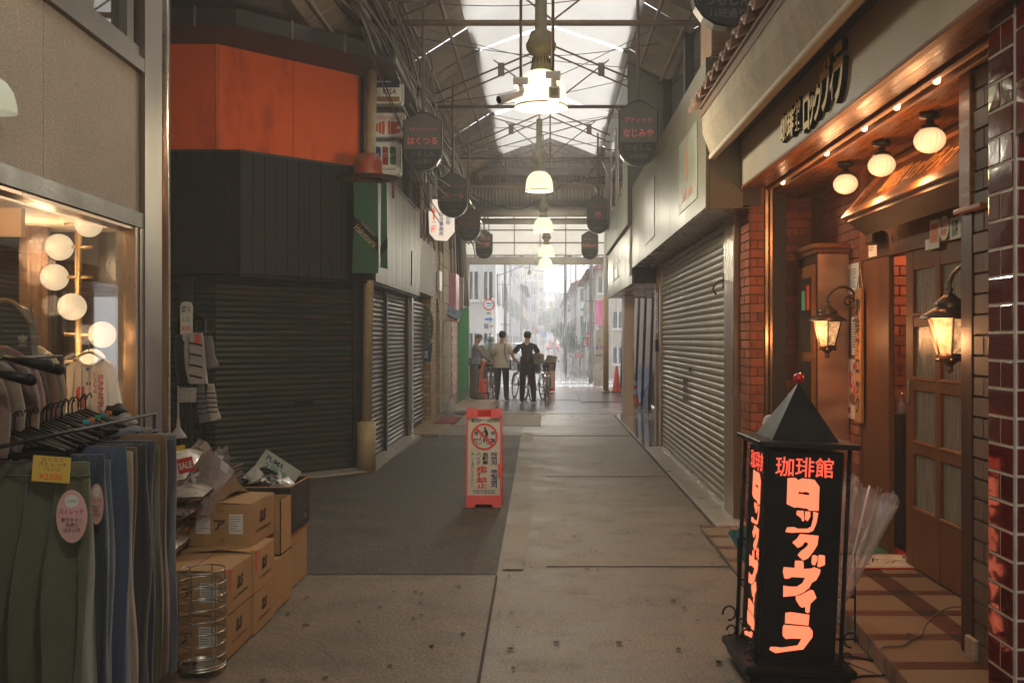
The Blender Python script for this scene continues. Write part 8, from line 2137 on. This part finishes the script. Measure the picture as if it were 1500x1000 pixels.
a = P(719, 550, 28.3); o = cvr.build('bicycle_cover', pm('grey_plastic_cover', (.13, .13, .13, 1), rough=.3, var=.5, scale=6, bump=.5, bscale=9)); o.location = (a.x, 28.4, .0); tag(o, 'dark grey plastic cover wrapped round a bicycle basket', 'cover')
a = P(705, 540, 31); solo('brown_board', MB().prism([(-.25, 0), (.25, 0), (.22, 1.2), (.05, 1.42), (-.16, 1.36), (-.24, 1.1)], (a.x - .02, 31.2, .012), X3, Z3, Y3, 0, .06), pm('brown_board_', (.30, .22, .14, 1), rough=.8), 'rounded brown board leaning behind the old man', 'board')
solo('dark_stake', MB().box(a.x + .02, a.x + .05, 30.6, 30.64, .012, 1.3).box(a.x - .08, a.x - .05, 30.6, 30.64, .012, 1.3), M_black, 'two thin dark stakes behind the old man', 'stake')
a = P(805, 570, 30.2)
rs = thing('red_notice_board', (a.x, 30.5, .012), 'second red and white notice board half hidden by the bicycles', 'sign')
MB().cbox(a.x - .17, a.x + .17, 30.5, 30.55, .012, .95, .01).build('board_frame', M_or, rs)
MB().box(a.x - .14, a.x + .14, 30.492, 30.499, .12, .86).build('board_face', M_face, rs)
mb = MB(); put_text(mb, '走\n行\n禁\n止', (a.x, 30.49, .42), FR_CAM, 0, 0, w=.12, h=.5, n=.001, bold=.03); mb.build('red_lettering', M_red, rs)

# ---------------------------------------------------------------- the street outside in the rain
def at(px_, Y): return (px_ - 800) / F * Y
def zt(py_, Y): return 1.6 - (py_ - 497) / F * Y
M_win = pm('dull_window', (.10, .11, .12, 1), rough=.15, var=.2)
bw_names = {}
def house(name, px0, px1, pyt, Y, dep, m, label, storeys=3, nwin=3, roof=None, cat='building', balc=False, side=0):
    x0, x1, z = at(px0, Y), at(px1, Y), zt(pyt, Y)
    t = thing(name, ((x0 + x1) / 2, Y, -.03), label, cat)
    MB().box(x0, x1, Y, Y + dep, -.03, z).build('wall', m, t)
    if roof:
        mb = MB(); mb.prism([(x0 - .4, z), (x1 + .4, z), ((x0 + x1) / 2, z + (x1 - x0) * .28)], (0, 0, 0), X3, Z3, Y3, Y - .4, Y + dep + .4); mb.build('roof', roof, t)
    else:
        mb = MB(); mb.box(x0 - .1, x1 + .1, Y - .1, Y + dep, z, z + .25); mb.build('parapet', m, t)
    sh_ = z / storeys; ww = (x1 - x0) / nwin
    for i in range(storeys):
        for k in range(nwin):
            xa = x0 + ww * (k + .22); xb = x0 + ww * (k + .78); za = sh_ * i + sh_ * .35; zb = sh_ * i + sh_ * .8
            w = MB().box(xa, xb, Y - .03, Y, za, zb).build('window', M_win, t)
            MB().box(xa - .08, xb + .08, Y - .07, Y - .03, za - .1, za).box((xa + xb) / 2 - .03, (xa + xb) / 2 + .03, Y - .06, Y - .03, za, zb).build('window_frame', M_white, w)
        if balc and i:
            MB().box(x0, x1, Y - 1.0, Y - .9, sh_ * i, sh_ * i + 1.0).build('balcony', m, t)
    # the face along the street
    xs = x1 if (px0 + px1) / 2 < 790 else x0
    n_ = max(1, int(dep / 4))
    for i in range(storeys):
        for k in range(n_):
            ya = Y + dep * (k + .2) / n_; yb = Y + dep * (k + .75) / n_
            MB().box(xs - .03, xs + .03, ya, yb, sh_ * i + sh_ * .3, sh_ * i + sh_ * .8).build('window', M_win, t)
    return t
c_ = lambda a, b, c, **k: dict(rough=.8, var=.12, scale=.8, bump=.0)
Mh = {n: pm(n, v, rough=.8, var=.12, scale=.7, bump=0) for n, v in (('cream_render', (.5, .45, .36, 1)), ('grey_render', (.42, .42, .42, 1)), ('pale_grey_render', (.62, .62, .61, 1)), ('brown_render', (.38, .31, .26, 1)), ('yellowish_render', (.62, .52, .34, 1)), ('white_render', (.75, .75, .73, 1)))}
M_rt = pm('grey_roof_tile', (.12, .12, .13, 1), rough=.6); M_rr = pm('reddish_roof', (.30, .12, .10, 1), rough=.6)
house('white_building', 640, 726, 200, 37, 14, Mh['pale_grey_render'], 'pale building directly outside on the left behind the round road sign', 4, 4)
house('grey_building', 660, 748, 300, 56, 20, Mh['grey_render'], 'grey building with vertical shop signs on the left side of the street', 4, 3, balc=True)
house('brown_house', 700, 765, 420, 80, 20, Mh['brown_render'], 'brown house further down the left side of the street', 3, 3, M_rt)
house('yellow_building', 752, 797, 340, 150, 25, Mh['yellowish_render'], 'tall yellowish building closing the left of the street far away', 9, 5)
house('grey_house', 758, 786, 415, 118, 18, Mh['grey_render'], 'grey stepped house before the tall yellowish building', 4, 3)
house('pale_house', 780, 800, 440, 185, 20, Mh['pale_grey_render'], 'pale low house at the far end of the street', 4, 3)
house('far_house', 796, 822, 425, 210, 20, Mh['white_render'], 'whitish building at the very end of the street', 6, 4)
house('grey_far_block', 815, 838, 432, 160, 22, Mh['grey_render'], 'grey block behind the trees on the right of the street', 5, 3)
house('white_house', 829, 866, 440, 95, 24, Mh['pale_grey_render'], 'pale house with green awning on the right of the street', 3, 3, M_rt)
house('cream_house', 846, 905, 415, 62, 22, Mh['white_render'], 'white house with reddish eave on the right of the street', 3, 3, M_rr)
house('shop_house', 872, 960, 395, 44, 14, Mh['cream_render'], 'cream shop house just outside on the right with a pink sign', 3, 4, M_rr)
def simple_sign(name, px0, py0, px1, py1, Y, m, label, txt=None, tm=None, side=0, cat='sign', th=.12):
    a = (at(px0, Y), zt(py1, Y)); b = (at(px1, Y), zt(py0, Y)); t = thing(name, ((a[0] + b[0]) / 2, Y, a[1]), label, cat)
    MB().box(a[0], b[0], Y, Y + th, a[1], b[1]).build('sign_panel', m, t)
    if txt:
        mb = MB(); put_text(mb, txt, ((a[0] + b[0]) / 2, Y, (a[1] + b[1]) / 2), FR_CAM, 0, 0, w=(b[0] - a[0]) * .6, h=(b[1] - a[1]) * .7, n=.01, bold=.03); mb.build('lettering', tm or M_ink, t)
    return t
Mlw = pm('sign_white', (.72, .72, .72, 1), rough=.4)
t = simple_sign('vertical_shop_sign', 735.5, 401, 746, 427, 52, Mlw, 'tall white vertical shop sign with red top character on the left', '近\n江\n屋', M_ink)
mb = MB(); put_text(mb, '質', (at(740.5, 52), 51.98, zt(404, 52)), FR_CAM, 0, 0, h=.25, n=.0, bold=.05); mb.box(at(738, 52), at(743, 52), 51.97, 51.98, zt(425, 52), zt(423.6, 52)); mb.build('red_lettering', M_red, t)
t = simple_sign('vertical_shop_sign', 744, 434, 751, 452, 66, Mlw, 'smaller white vertical sign below the tall one on the left', '近\n江', M_ink)
t = simple_sign('pink_shop_sign', 872, 440, 885.5, 476, 42, pm('bright_pink_board', (.62, .10, .24, 1), rough=.5), 'bright pink board on the cream shop house', None)
t = simple_sign('pink_low_sign', 857.5, 483, 872, 491, 50, MATS['bright_pink_board'], 'small pink sign under the green awning', None)
t = simple_sign('white_lit_plate', 787.5, 476.5, 796.5, 482.5, 90, pm('white_plate_', (.8, .8, .8, 1)), 'small white plate sign standing far down the street', None)
t = simple_sign('yellow_shop_sign', 806, 442, 809.5, 458, 120, pm('yellow_board', (.5, .45, .08, 1)), 'narrow yellow vertical sign far away in the middle', None)
t = simple_sign('blue_shop_sign', 690, 455, 693.5, 462, 38, pm('blue_board', (.1, .12, .6, 1)), 'small blue sign at the left edge of the opening', None)
# leaning banner board
bn = thing('leaning_banner', (at(876, 33.6), 33.6, 0), 'pale banner board with colourful letters leaning right of the exit', 'banner')
mb = MB(); mb.prism([(at(869.5, 33.6), .02), (at(884, 33.6), .02), (at(886.5, 33.6), zt(474, 33.6)), (at(874, 33.6), zt(484, 33.6))], (0, 33.6, 0), X3, Z3, -Y3, 0, .05); mb.build('board', pm('banner_cloth', (.42, .38, .33, 1), rough=.8), bn)
xo = at(878, 33.55)
mb = MB(); put_text(mb, 'まち', (xo, 33.54, zt(509, 33.5)), FR_CAM, 0, 0, w=.25, n=.0, bold=.03); put_text(mb, '♪', (xo, 33.54, zt(560, 33.5)), FR_CAM, 0, 0, h=.1, n=.0); mb.build('purple_lettering', flat('purple_ink', (.25, .03, .25, 1)), bn)
mb = MB(); put_text(mb, 'ふれあい', (xo, 33.54, zt(520, 33.5)), FR_CAM, 0, 0, w=.26, n=.0, bold=.03); mb.build('black_lettering', M_ink, bn)
mb = MB(); put_text(mb, '花と', (xo + .03, 33.54, zt(498, 33.5)), FR_CAM, 0, 0, w=.2, n=.0, bold=.03); mb.build('green_lettering', flat('banner_green', (.25, .3, .02, 1)), bn)
# poles
M_cpole = pm('concrete_pole', (.26, .25, .24, 1), rough=.85, var=.15)
def upole(px_, Y, top, label, r_=.16, arms=(), trans=False):
    x = at(px_, Y); t = thing('utility_pole', (x, Y, -.03), label, 'utility pole', 'utility poles along the street outside')
    MB().tube([(x, Y, -.03), (x, Y, top)], [r_, r_ * .65], 12).build('pole', M_cpole, t)
    for z in arms: MB().box(x - .9, x + .9, Y - .05, Y + .05, z, z + .1).build('cross_arm', M_rust, t); [MB().lathe([(.04, 0), (.07, .05), (.03, .1), (.05, .16), (.001, .2)], (x + q, Y, z + .1), 8).build('insulator', M_white, t) for q in (-.8, -.3, .3, .8)]
    if trans: MB().tube([(x + .35, Y, top - 2.3), (x + .35, Y, top - 1.4)], .28, 14).build('transformer', pm('transformer_grey', (.28, .29, .3, 1), rough=.5), t)
    for k in range(6): MB().tube([(x - .2, Y - .1, 2.2 + k * .8), (x + .2, Y - .1, 2.2 + k * .8)], .012, 4).build('step_rung', M_rust, t)
    return t
upole(733.5, 46, 10, 'first concrete utility pole on the left outside the arcade', .075, (7.5,))
upole(740, 40, 2.6 + 3.0, 'short grey pole with the vertical signs near the left men', .07)
upole(760, 78, 11, 'utility pole with cross arms behind the men, left of centre', .07, (8.6, 9.6))
upole(770, 110, 12, 'far thin utility pole left of centre', .08, (9.5, 10.6))
upole(828, 48, 10.5, 'utility pole with transformer right of centre', .08, (7.4, 8.6, 9.3), True)
upole(843.5, 66, 11, 'utility pole behind the transformer pole on the right', .065, (8, 9.2))
upole(866, 36.5, 10, 'thick utility pole nearest the exit on the right', .08, (5.6,))
upole(836, 100, 13, 'far utility pole rising above the trees', .09, (10, 11.2))
# wires outside
wo = thing('street_wires', (0, 60, 8), 'sagging overhead wires crossing the street outside', 'wires'); rr = random.Random(77)
anch = [(at(733.5, 46), 46, 7.6), (at(760, 78), 78, 9), (at(770, 110), 110, 10), (at(828, 48), 48, 8.6), (at(843.5, 66), 66, 9), (at(866, 36.5), 36.5, 5.7), (at(836, 100), 100, 10.5), (at(700, 37), 37, 5.0), (at(890, 44), 44, 6.5)]
for i in range(len(anch)):
    for j in range(i + 1, len(anch)):
        if rr.random() < .62:
            for q in range(2):
                a = Vector(anch[i]) + Vector((rr.uniform(-.6, .6), 0, rr.uniform(-1.2, .6))); b = Vector(anch[j]) + Vector((rr.uniform(-.6, .6), 0, rr.uniform(-1.2, .6)))
                m_ = (a + b) / 2 - Z3 * rr.uniform(.3, 1.2)
                MB().tube(smooth_path([a, m_, b], 7), .02, 4).build('wire', M_black, wo)
# road signs
rg = thing('round_road_sign', (at(716, 35.4), 35.4, 0), 'round red ringed road sign with blue truck picture over arrow plates', 'road sign')
xr = at(716, 35.4)
MB().tube([(xr + .12, 35.5, -.02), (xr + .12, 35.5, zt(436, 35.5))], .035, 8).build('pole', M_steel, rg)
o = Vector((xr, 35.4, zt(446, 35.4)))
def disc(r0, n=28): return [(r0 * math.cos(2 * PI * k / n), r0 * math.sin(2 * PI * k / n)) for k in range(n)]
MB().prism(disc(.205), o, X3, Z3, -Y3, -.02, 0).build('red_ring', pm('traffic_red', (.60, .06, .04, 1), rough=.4), rg)
MB().prism(disc(.155), o, X3, Z3, -Y3, .001, .006).build('white_disc', Mlw, rg)
mb = MB(); mb.prism([(-.10, .02), (.05, .02), (.05, .07), (-.10, .07)], o, X3, Z3, -Y3, .007, .012); mb.prism([(.055, .02), (.11, .02), (.10, .05), (.055, .06)], o, X3, Z3, -Y3, .007, .012); mb.frame_box(o, *FR_CAM, -.09, .09, -.07, -.045, .007, .012)
mb.build('truck_picture', pm('traffic_blue', (.03, .25, .6, 1), rough=.4), rg)
MB().frame_box(o, *FR_CAM, -.07, .05, -.33, -.29, 0, .01).build('small_plate', M_ink, rg)
mb = MB().frame_box(o, *FR_CAM, -.17, .17, -.64, -.40, -.01, .01); mb.build('arrow_plate', Mlw, rg)
mb = MB(); mb.prism([(-.14, -.56), (.03, -.56), (.03, -.62), (.15, -.52), (.03, -.42), (.03, -.48), (-.14, -.48)], o, X3, Z3, -Y3, .011, .015); mb.build('blue_arrow', MATS['traffic_blue'], rg)
for k in range(2):
    MB().frame_box(o, *FR_CAM, -.17 + k * .18, -.01 + k * .18, -.86, -.68, -.01, .01).build('lower_plate', Mlw if k else pm('grey_plate_', (.3, .3, .3, 1)), rg)
mb = MB(); put_text(mb, 'P禁', o, FR_CAM, .09, -.77, w=.12, n=.012, bold=.02); put_text(mb, '終日', o, FR_CAM, -.09, -.77, w=.12, n=.012); mb.build('plate_lettering', flat('magenta_ink2', (.4, .03, .2, 1)), rg)
# green awnings on the right houses
def awning(px0, px1, py0, py1, Y, label):
    x0, x1 = at(px0, Y), at(px1, Y); z1, z0 = zt(py0, Y), zt(py1, Y)
    t = thing('green_awning', ((x0 + x1) / 2, Y, z0), label, 'awning')
    MB().add([(x0, Y - .9, z0), (x1, Y - .9, z0), (x1, Y, z1), (x0 + .25 * (x1 - x0), Y, z1), (x0, Y - .9, z0 - .15), (x1, Y - .9, z0 - .15), (x1, Y, z0 - .1), (x0, Y, z0 - .1)], [(0, 1, 2, 3), (0, 4, 5, 1), (1, 5, 6, 2), (0, 3, 7, 4)]).build('awning_cloth', pm('green_awning_cloth', (.05, .22, .15, 1), rough=.7), t)
awning(850.5, 861.5, 442, 452, 60, 'green awning high on the white house')
awning(849, 861, 472, 494, 55, 'long drooping green awning over the small pink sign')
# red lamp and white box
solo('red_paper_lantern', MB().ball((at(861.5, 50), 49.8, zt(500, 50)), .19, 14, 10, 1.4), pm('red_lantern_paper', (.6, .06, .04, 1), rough=.6), 'small red lantern hanging under the awning', 'lantern')
solo('white_box', MB().cbox(at(852, 52), at(863, 52), 52, 52.6, -.03, zt(525, 52), .03), M_white, 'low white box beside the thick pole', 'box')
# trees
def tree(px_, Y, base_w, top, label, seed, leaf=.16, n_=2400, m=None):
    x = at(px_, Y); rr = random.Random(seed); t = thing('street_tree', (x, Y, -.03), label, 'tree', 'trees on the right side of the rainy street')
    mb = MB(); mb.tube([(x, Y, -.03), (x + .1, Y, top * .35), (x, Y, top * .7)], [.14, .10, .04], 8)
    limbs = []
    for k in range(7):
        q = rr.uniform(0, 6.28); z0 = top * rr.uniform(.25, .55); e = Vector((x + base_w * .38 * math.cos(q), Y + base_w * .38 * math.sin(q), z0 + top * rr.uniform(.15, .35))); limbs.append(e)
        mb.tube([(x, Y, z0), tuple((Vector((x, Y, z0)) + e) / 2 + Z3 * .15), tuple(e)], [.05, .035, .015], 6)
    mb.build('trunk', M_rust, t)
    cl = [(e, base_w * rr.uniform(.16, .26)) for e in limbs] + [(Vector((x + rr.uniform(-.4, .4) * base_w, Y + rr.uniform(-.3, .3) * base_w, top * rr.uniform(.25, .92))), base_w * rr.uniform(.12, .24)) for _ in range(9)]
    mb = MB()
    for i in range(n_):
        c, r_ = cl[i % len(cl)]; d = Vector((rr.gauss(0, 1), rr.gauss(0, 1), rr.gauss(0, .8))); d = d.normalized() * r_ * rr.uniform(.5, 1.1); p = c + d
        a = Vector((rr.uniform(-1, 1), rr.uniform(-1, 1), rr.uniform(-.6, .6))).normalized() * leaf; b = a.orthogonal().normalized() * leaf * .5
        mb.add([p - a, p + b, p + a, p - b], [(0, 1, 2, 3)])
    mb.build('crown', m or pm('wet_leaves', (.035, .085, .022, 1), rough=.5, var=.5, scale=3), t)
tree(842, 70, 3.0, 2.9, 'bushy small tree low between the poles on the right', 1, .12)
tree(812, 130, 6, 7.2, 'taller dark tree further down the middle of the street', 2, .2, 3200)
tree(851, 62, 2.0, 2.2, 'low shrub at the foot of the thick pole', 3, .1, 1500)
tree(824, 150, 5, 7.5, 'hazy tree beside the far grey block', 4, .2, 2400)
# cars
def car(px_, Y, rz, m, label, lights=True, group='cars out in the rain'):
    x = at(px_, Y); t = thing('parked_car', (x, Y, -.012), label, 'car', group, rz)
    def W_(mb, n_, mm): return mb.build(n_, mm, t, world=False)
    side = [(-2.0, .28), (-2.05, .62), (-1.95, .88), (-1.55, .95), (-1.15, 1.38), (.35, 1.42), (.95, .98), (1.75, .85), (2.0, .62), (2.0, .28)]
    bm = bmesh.new(); vsa = [bm.verts.new((-.82 + .10 * max(0, (z - .95) / .45), y, z)) for y, z in side]; vsb = [bm.verts.new((.82 - .10 * max(0, (z - .95) / .45), y, z)) for y, z in side]
    bm.faces.new(vsa[::-1]); bm.faces.new(vsb)
    for i in range(len(side)): j = (i + 1) % len(side); bm.faces.new((vsa[i], vsa[j], vsb[j], vsb[i]))
    bmesh.ops.bevel(bm, geom=bm.edges[:], offset=.05, segments=2, affect='EDGES'); bm.verts.index_update()
    mb = MB(); mb.add([v.co for v in bm.verts], [[v.index for v in f.verts] for f in bm.faces], True); bm.free(); W_(mb, 'body', m)
    mb = MB(); mb.add([(-.62, -1.50, 1.0), (.62, -1.50, 1.0), (.56, -1.20, 1.34), (-.56, -1.20, 1.34)], [(0, 1, 2, 3)]); mb.v = [(a, b - .035, c + .02) for a, b, c in mb.v]; W_(mb, 'rear_window', M_win)
    for s_ in (-1, 1):
        mb = MB(); mb.add([(s_ * .835, -1.2, .98), (s_ * .835, .75, .98), (s_ * .765, .25, 1.33), (s_ * .765, -1.0, 1.33)], [(0, 1, 2, 3)]); W_(mb, 'side_window', M_win)
        for y in (-1.25, 1.3):
            mb = MB(); mb.tube([(s_ * .62, y, .3), (s_ * .84, y, .3)], .30, 18); wl = W_(mb, 'wheel', M_tyre); MB().tube([(s_ * .84, y, .3), (s_ * .85, y, .3)], .18, 14).build('hub', M_chrome, wl, world=False)
        mb = MB(); mb.cbox(s_ * .70 - .12, s_ * .70 + .10, -2.09, -2.02, .68, .82, .02); W_(mb, 'tail_light', emit('tail_red' if lights else 'tail_off', (1, .05, .03, 1), 5 if lights else .05))
    if lights: mb = MB(); mb.box(-.18, .18, -1.42, -1.40, 1.30, 1.35); W_(mb, 'brake_light', MATS['tail_red'])
    mb = MB(); mb.box(-.26, .26, -2.075, -2.06, .5, .66); W_(mb, 'number_plate', M_white)
    return t
car(810.5, 135, R(-2), pm('red_car_paint', (.35, .03, .025, 1), rough=.25, coat=.6, bump=0), 'red car with glowing tail lights driving away in the rain')
car(752, 62, R(6), pm('white_car_paint', (.65, .65, .66, 1), rough=.25, coat=.6, bump=0), 'white car behind the men in the rainy street', lights=False)
car(690, 41, R(20), pm('silver_car_paint', (.45, .46, .48, 1), rough=.25, coat=.6, bump=0), 'silver car by the left edge of the opening', lights=False)
a = at(845, 60); bicycle(a, 60, R(80), 'red delivery bicycle parked under the low tree', pm('red_frame_paint', (.5, .05, .04, 1), rough=.4), group=None)
solo('red_crate', MB().cbox(at(841.5, 60), at(849.5, 60), 59.8, 60.3, zt(524, 60), zt(517, 60), .02), pm('red_crate_plastic', (.55, .10, .08, 1), rough=.5), 'red crate riding on the delivery bicycle', 'crate')
for k, (px_, Y, h_) in enumerate(((784, 100, 2.2), (772, 95, 1.6), (796, 110, 1.8))):
    solo('roadside_plate', MB().tube([(at(px_, Y), Y, -.03), (at(px_, Y), Y, h_ + .6)], .05, 6).box(at(px_, Y) - .35, at(px_, Y) + .35, Y - .06, Y - .03, h_, h_ + .7), [pm('faded_red_plate', (.5, .1, .08, 1)), pm('orange_plate', (.6, .2, .05, 1)), MATS['traffic_blue']][k], ('faded red plate on a post left of the far car', 'small orange plate on a post behind the men', 'blue plate on a post just left of the red car')[k], 'road sign')

# ---------------------------------------------------------------- rainy air
hz = bpy.data.materials.new('rain_haze'); hz.use_nodes = True; nt = hz.node_tree; nt.nodes.clear()
ho = nt.nodes.new('ShaderNodeOutputMaterial'); hv = nt.nodes.new('ShaderNodeVolumePrincipled')
hv.inputs['Color'].default_value = (.93, .94, .95, 1); hv.inputs['Density'].default_value = HAZE; hv.inputs['Anisotropy'].default_value = 0
nt.links.new(hv.outputs[0], ho.inputs['Volume'])
hb_ = MB().box(-420, 420, -80, 440, -1.1, 42).build('haze', hz); hb_['kind'] = 'stuff'; hb_['label'] = 'pale rain haze filling the street'

# falling rain beyond the open end: nobody could count the drops
rn = MB(); rr = random.Random(55)
for i in range(11000):
    y = 33.6 + 75 * rr.random() ** 1.5; x = rr.uniform(-.09, .09) * y * 1.3; z = rr.uniform(0, 9) * (.45 + y / 90); l_ = rr.uniform(.25, .7) * (1 + y / 60); w_ = .0013 * (1 + y / 45)
    p = Vector((x, y, z)); q = p + Vector((.05 * l_, 0, l_))
    rn.add([p + Vector((-w_, 0, 0)), p + Vector((w_, -w_, 0)), p + Vector((0, w_, 0)), q], [(0, 1, 3), (1, 2, 3), (2, 0, 3), (0, 2, 1)])
tag(rn.build('rain', translucent('rain_drop', (.95, .95, .96, 1), t=.5, var=0)), 'streaks of heavy rain falling beyond the open end', None, None, 'stuff')
sm = MB()                                            # splashes on the road
for i in range(2200):
    y = 33.6 + 40 * rr.random() ** 1.6; x = rr.uniform(-.085, .075) * y; r_ = rr.uniform(.01, .03); h_ = rr.uniform(.02, .07)
    for k in range(3):
        q = rr.uniform(0, 6.3); sm.add([(x, y, -.01), (x + .006, y, -.01), (x + r_ * math.cos(q), y + r_ * math.sin(q), h_)], [(0, 1, 2)])
tag(sm.build('rain_splashes', MATS['rain_drop']), 'small splashes of rain on the wet road', None, None, 'stuff')
# cracks wandering over the paving
ck = MB(); 
for i in range(9):
    x = rr.uniform(-1.8, 1.2); y = rr.uniform(4.5, 16); a = rr.uniform(0, 6.3); w_ = rr.uniform(.002, .004)
    for k in range(rr.randint(8, 22)):
        a += rr.uniform(-.5, .5); nx_, ny_ = x + .09 * math.cos(a), y + .12 * math.sin(a)
        if not -2 < nx_ < 1.25: break
        ck.add([(x, y, .0128), (x + w_, y + w_, .0128), (nx_ + w_, ny_ + w_, .0128), (nx_, ny_, .0128)], [(0, 1, 2, 3)]); x, y = nx_, ny_
tag(ck.build('floor_cracks', MATS['joint_dirt']), 'thin cracks in the arcade floor', None, None, 'stuff')

# custom helper values are not part of the scene
for o in list(bpy.data.objects):
    for k in [k for k in o.keys() if k.startswith('_n_')]: del o[k]
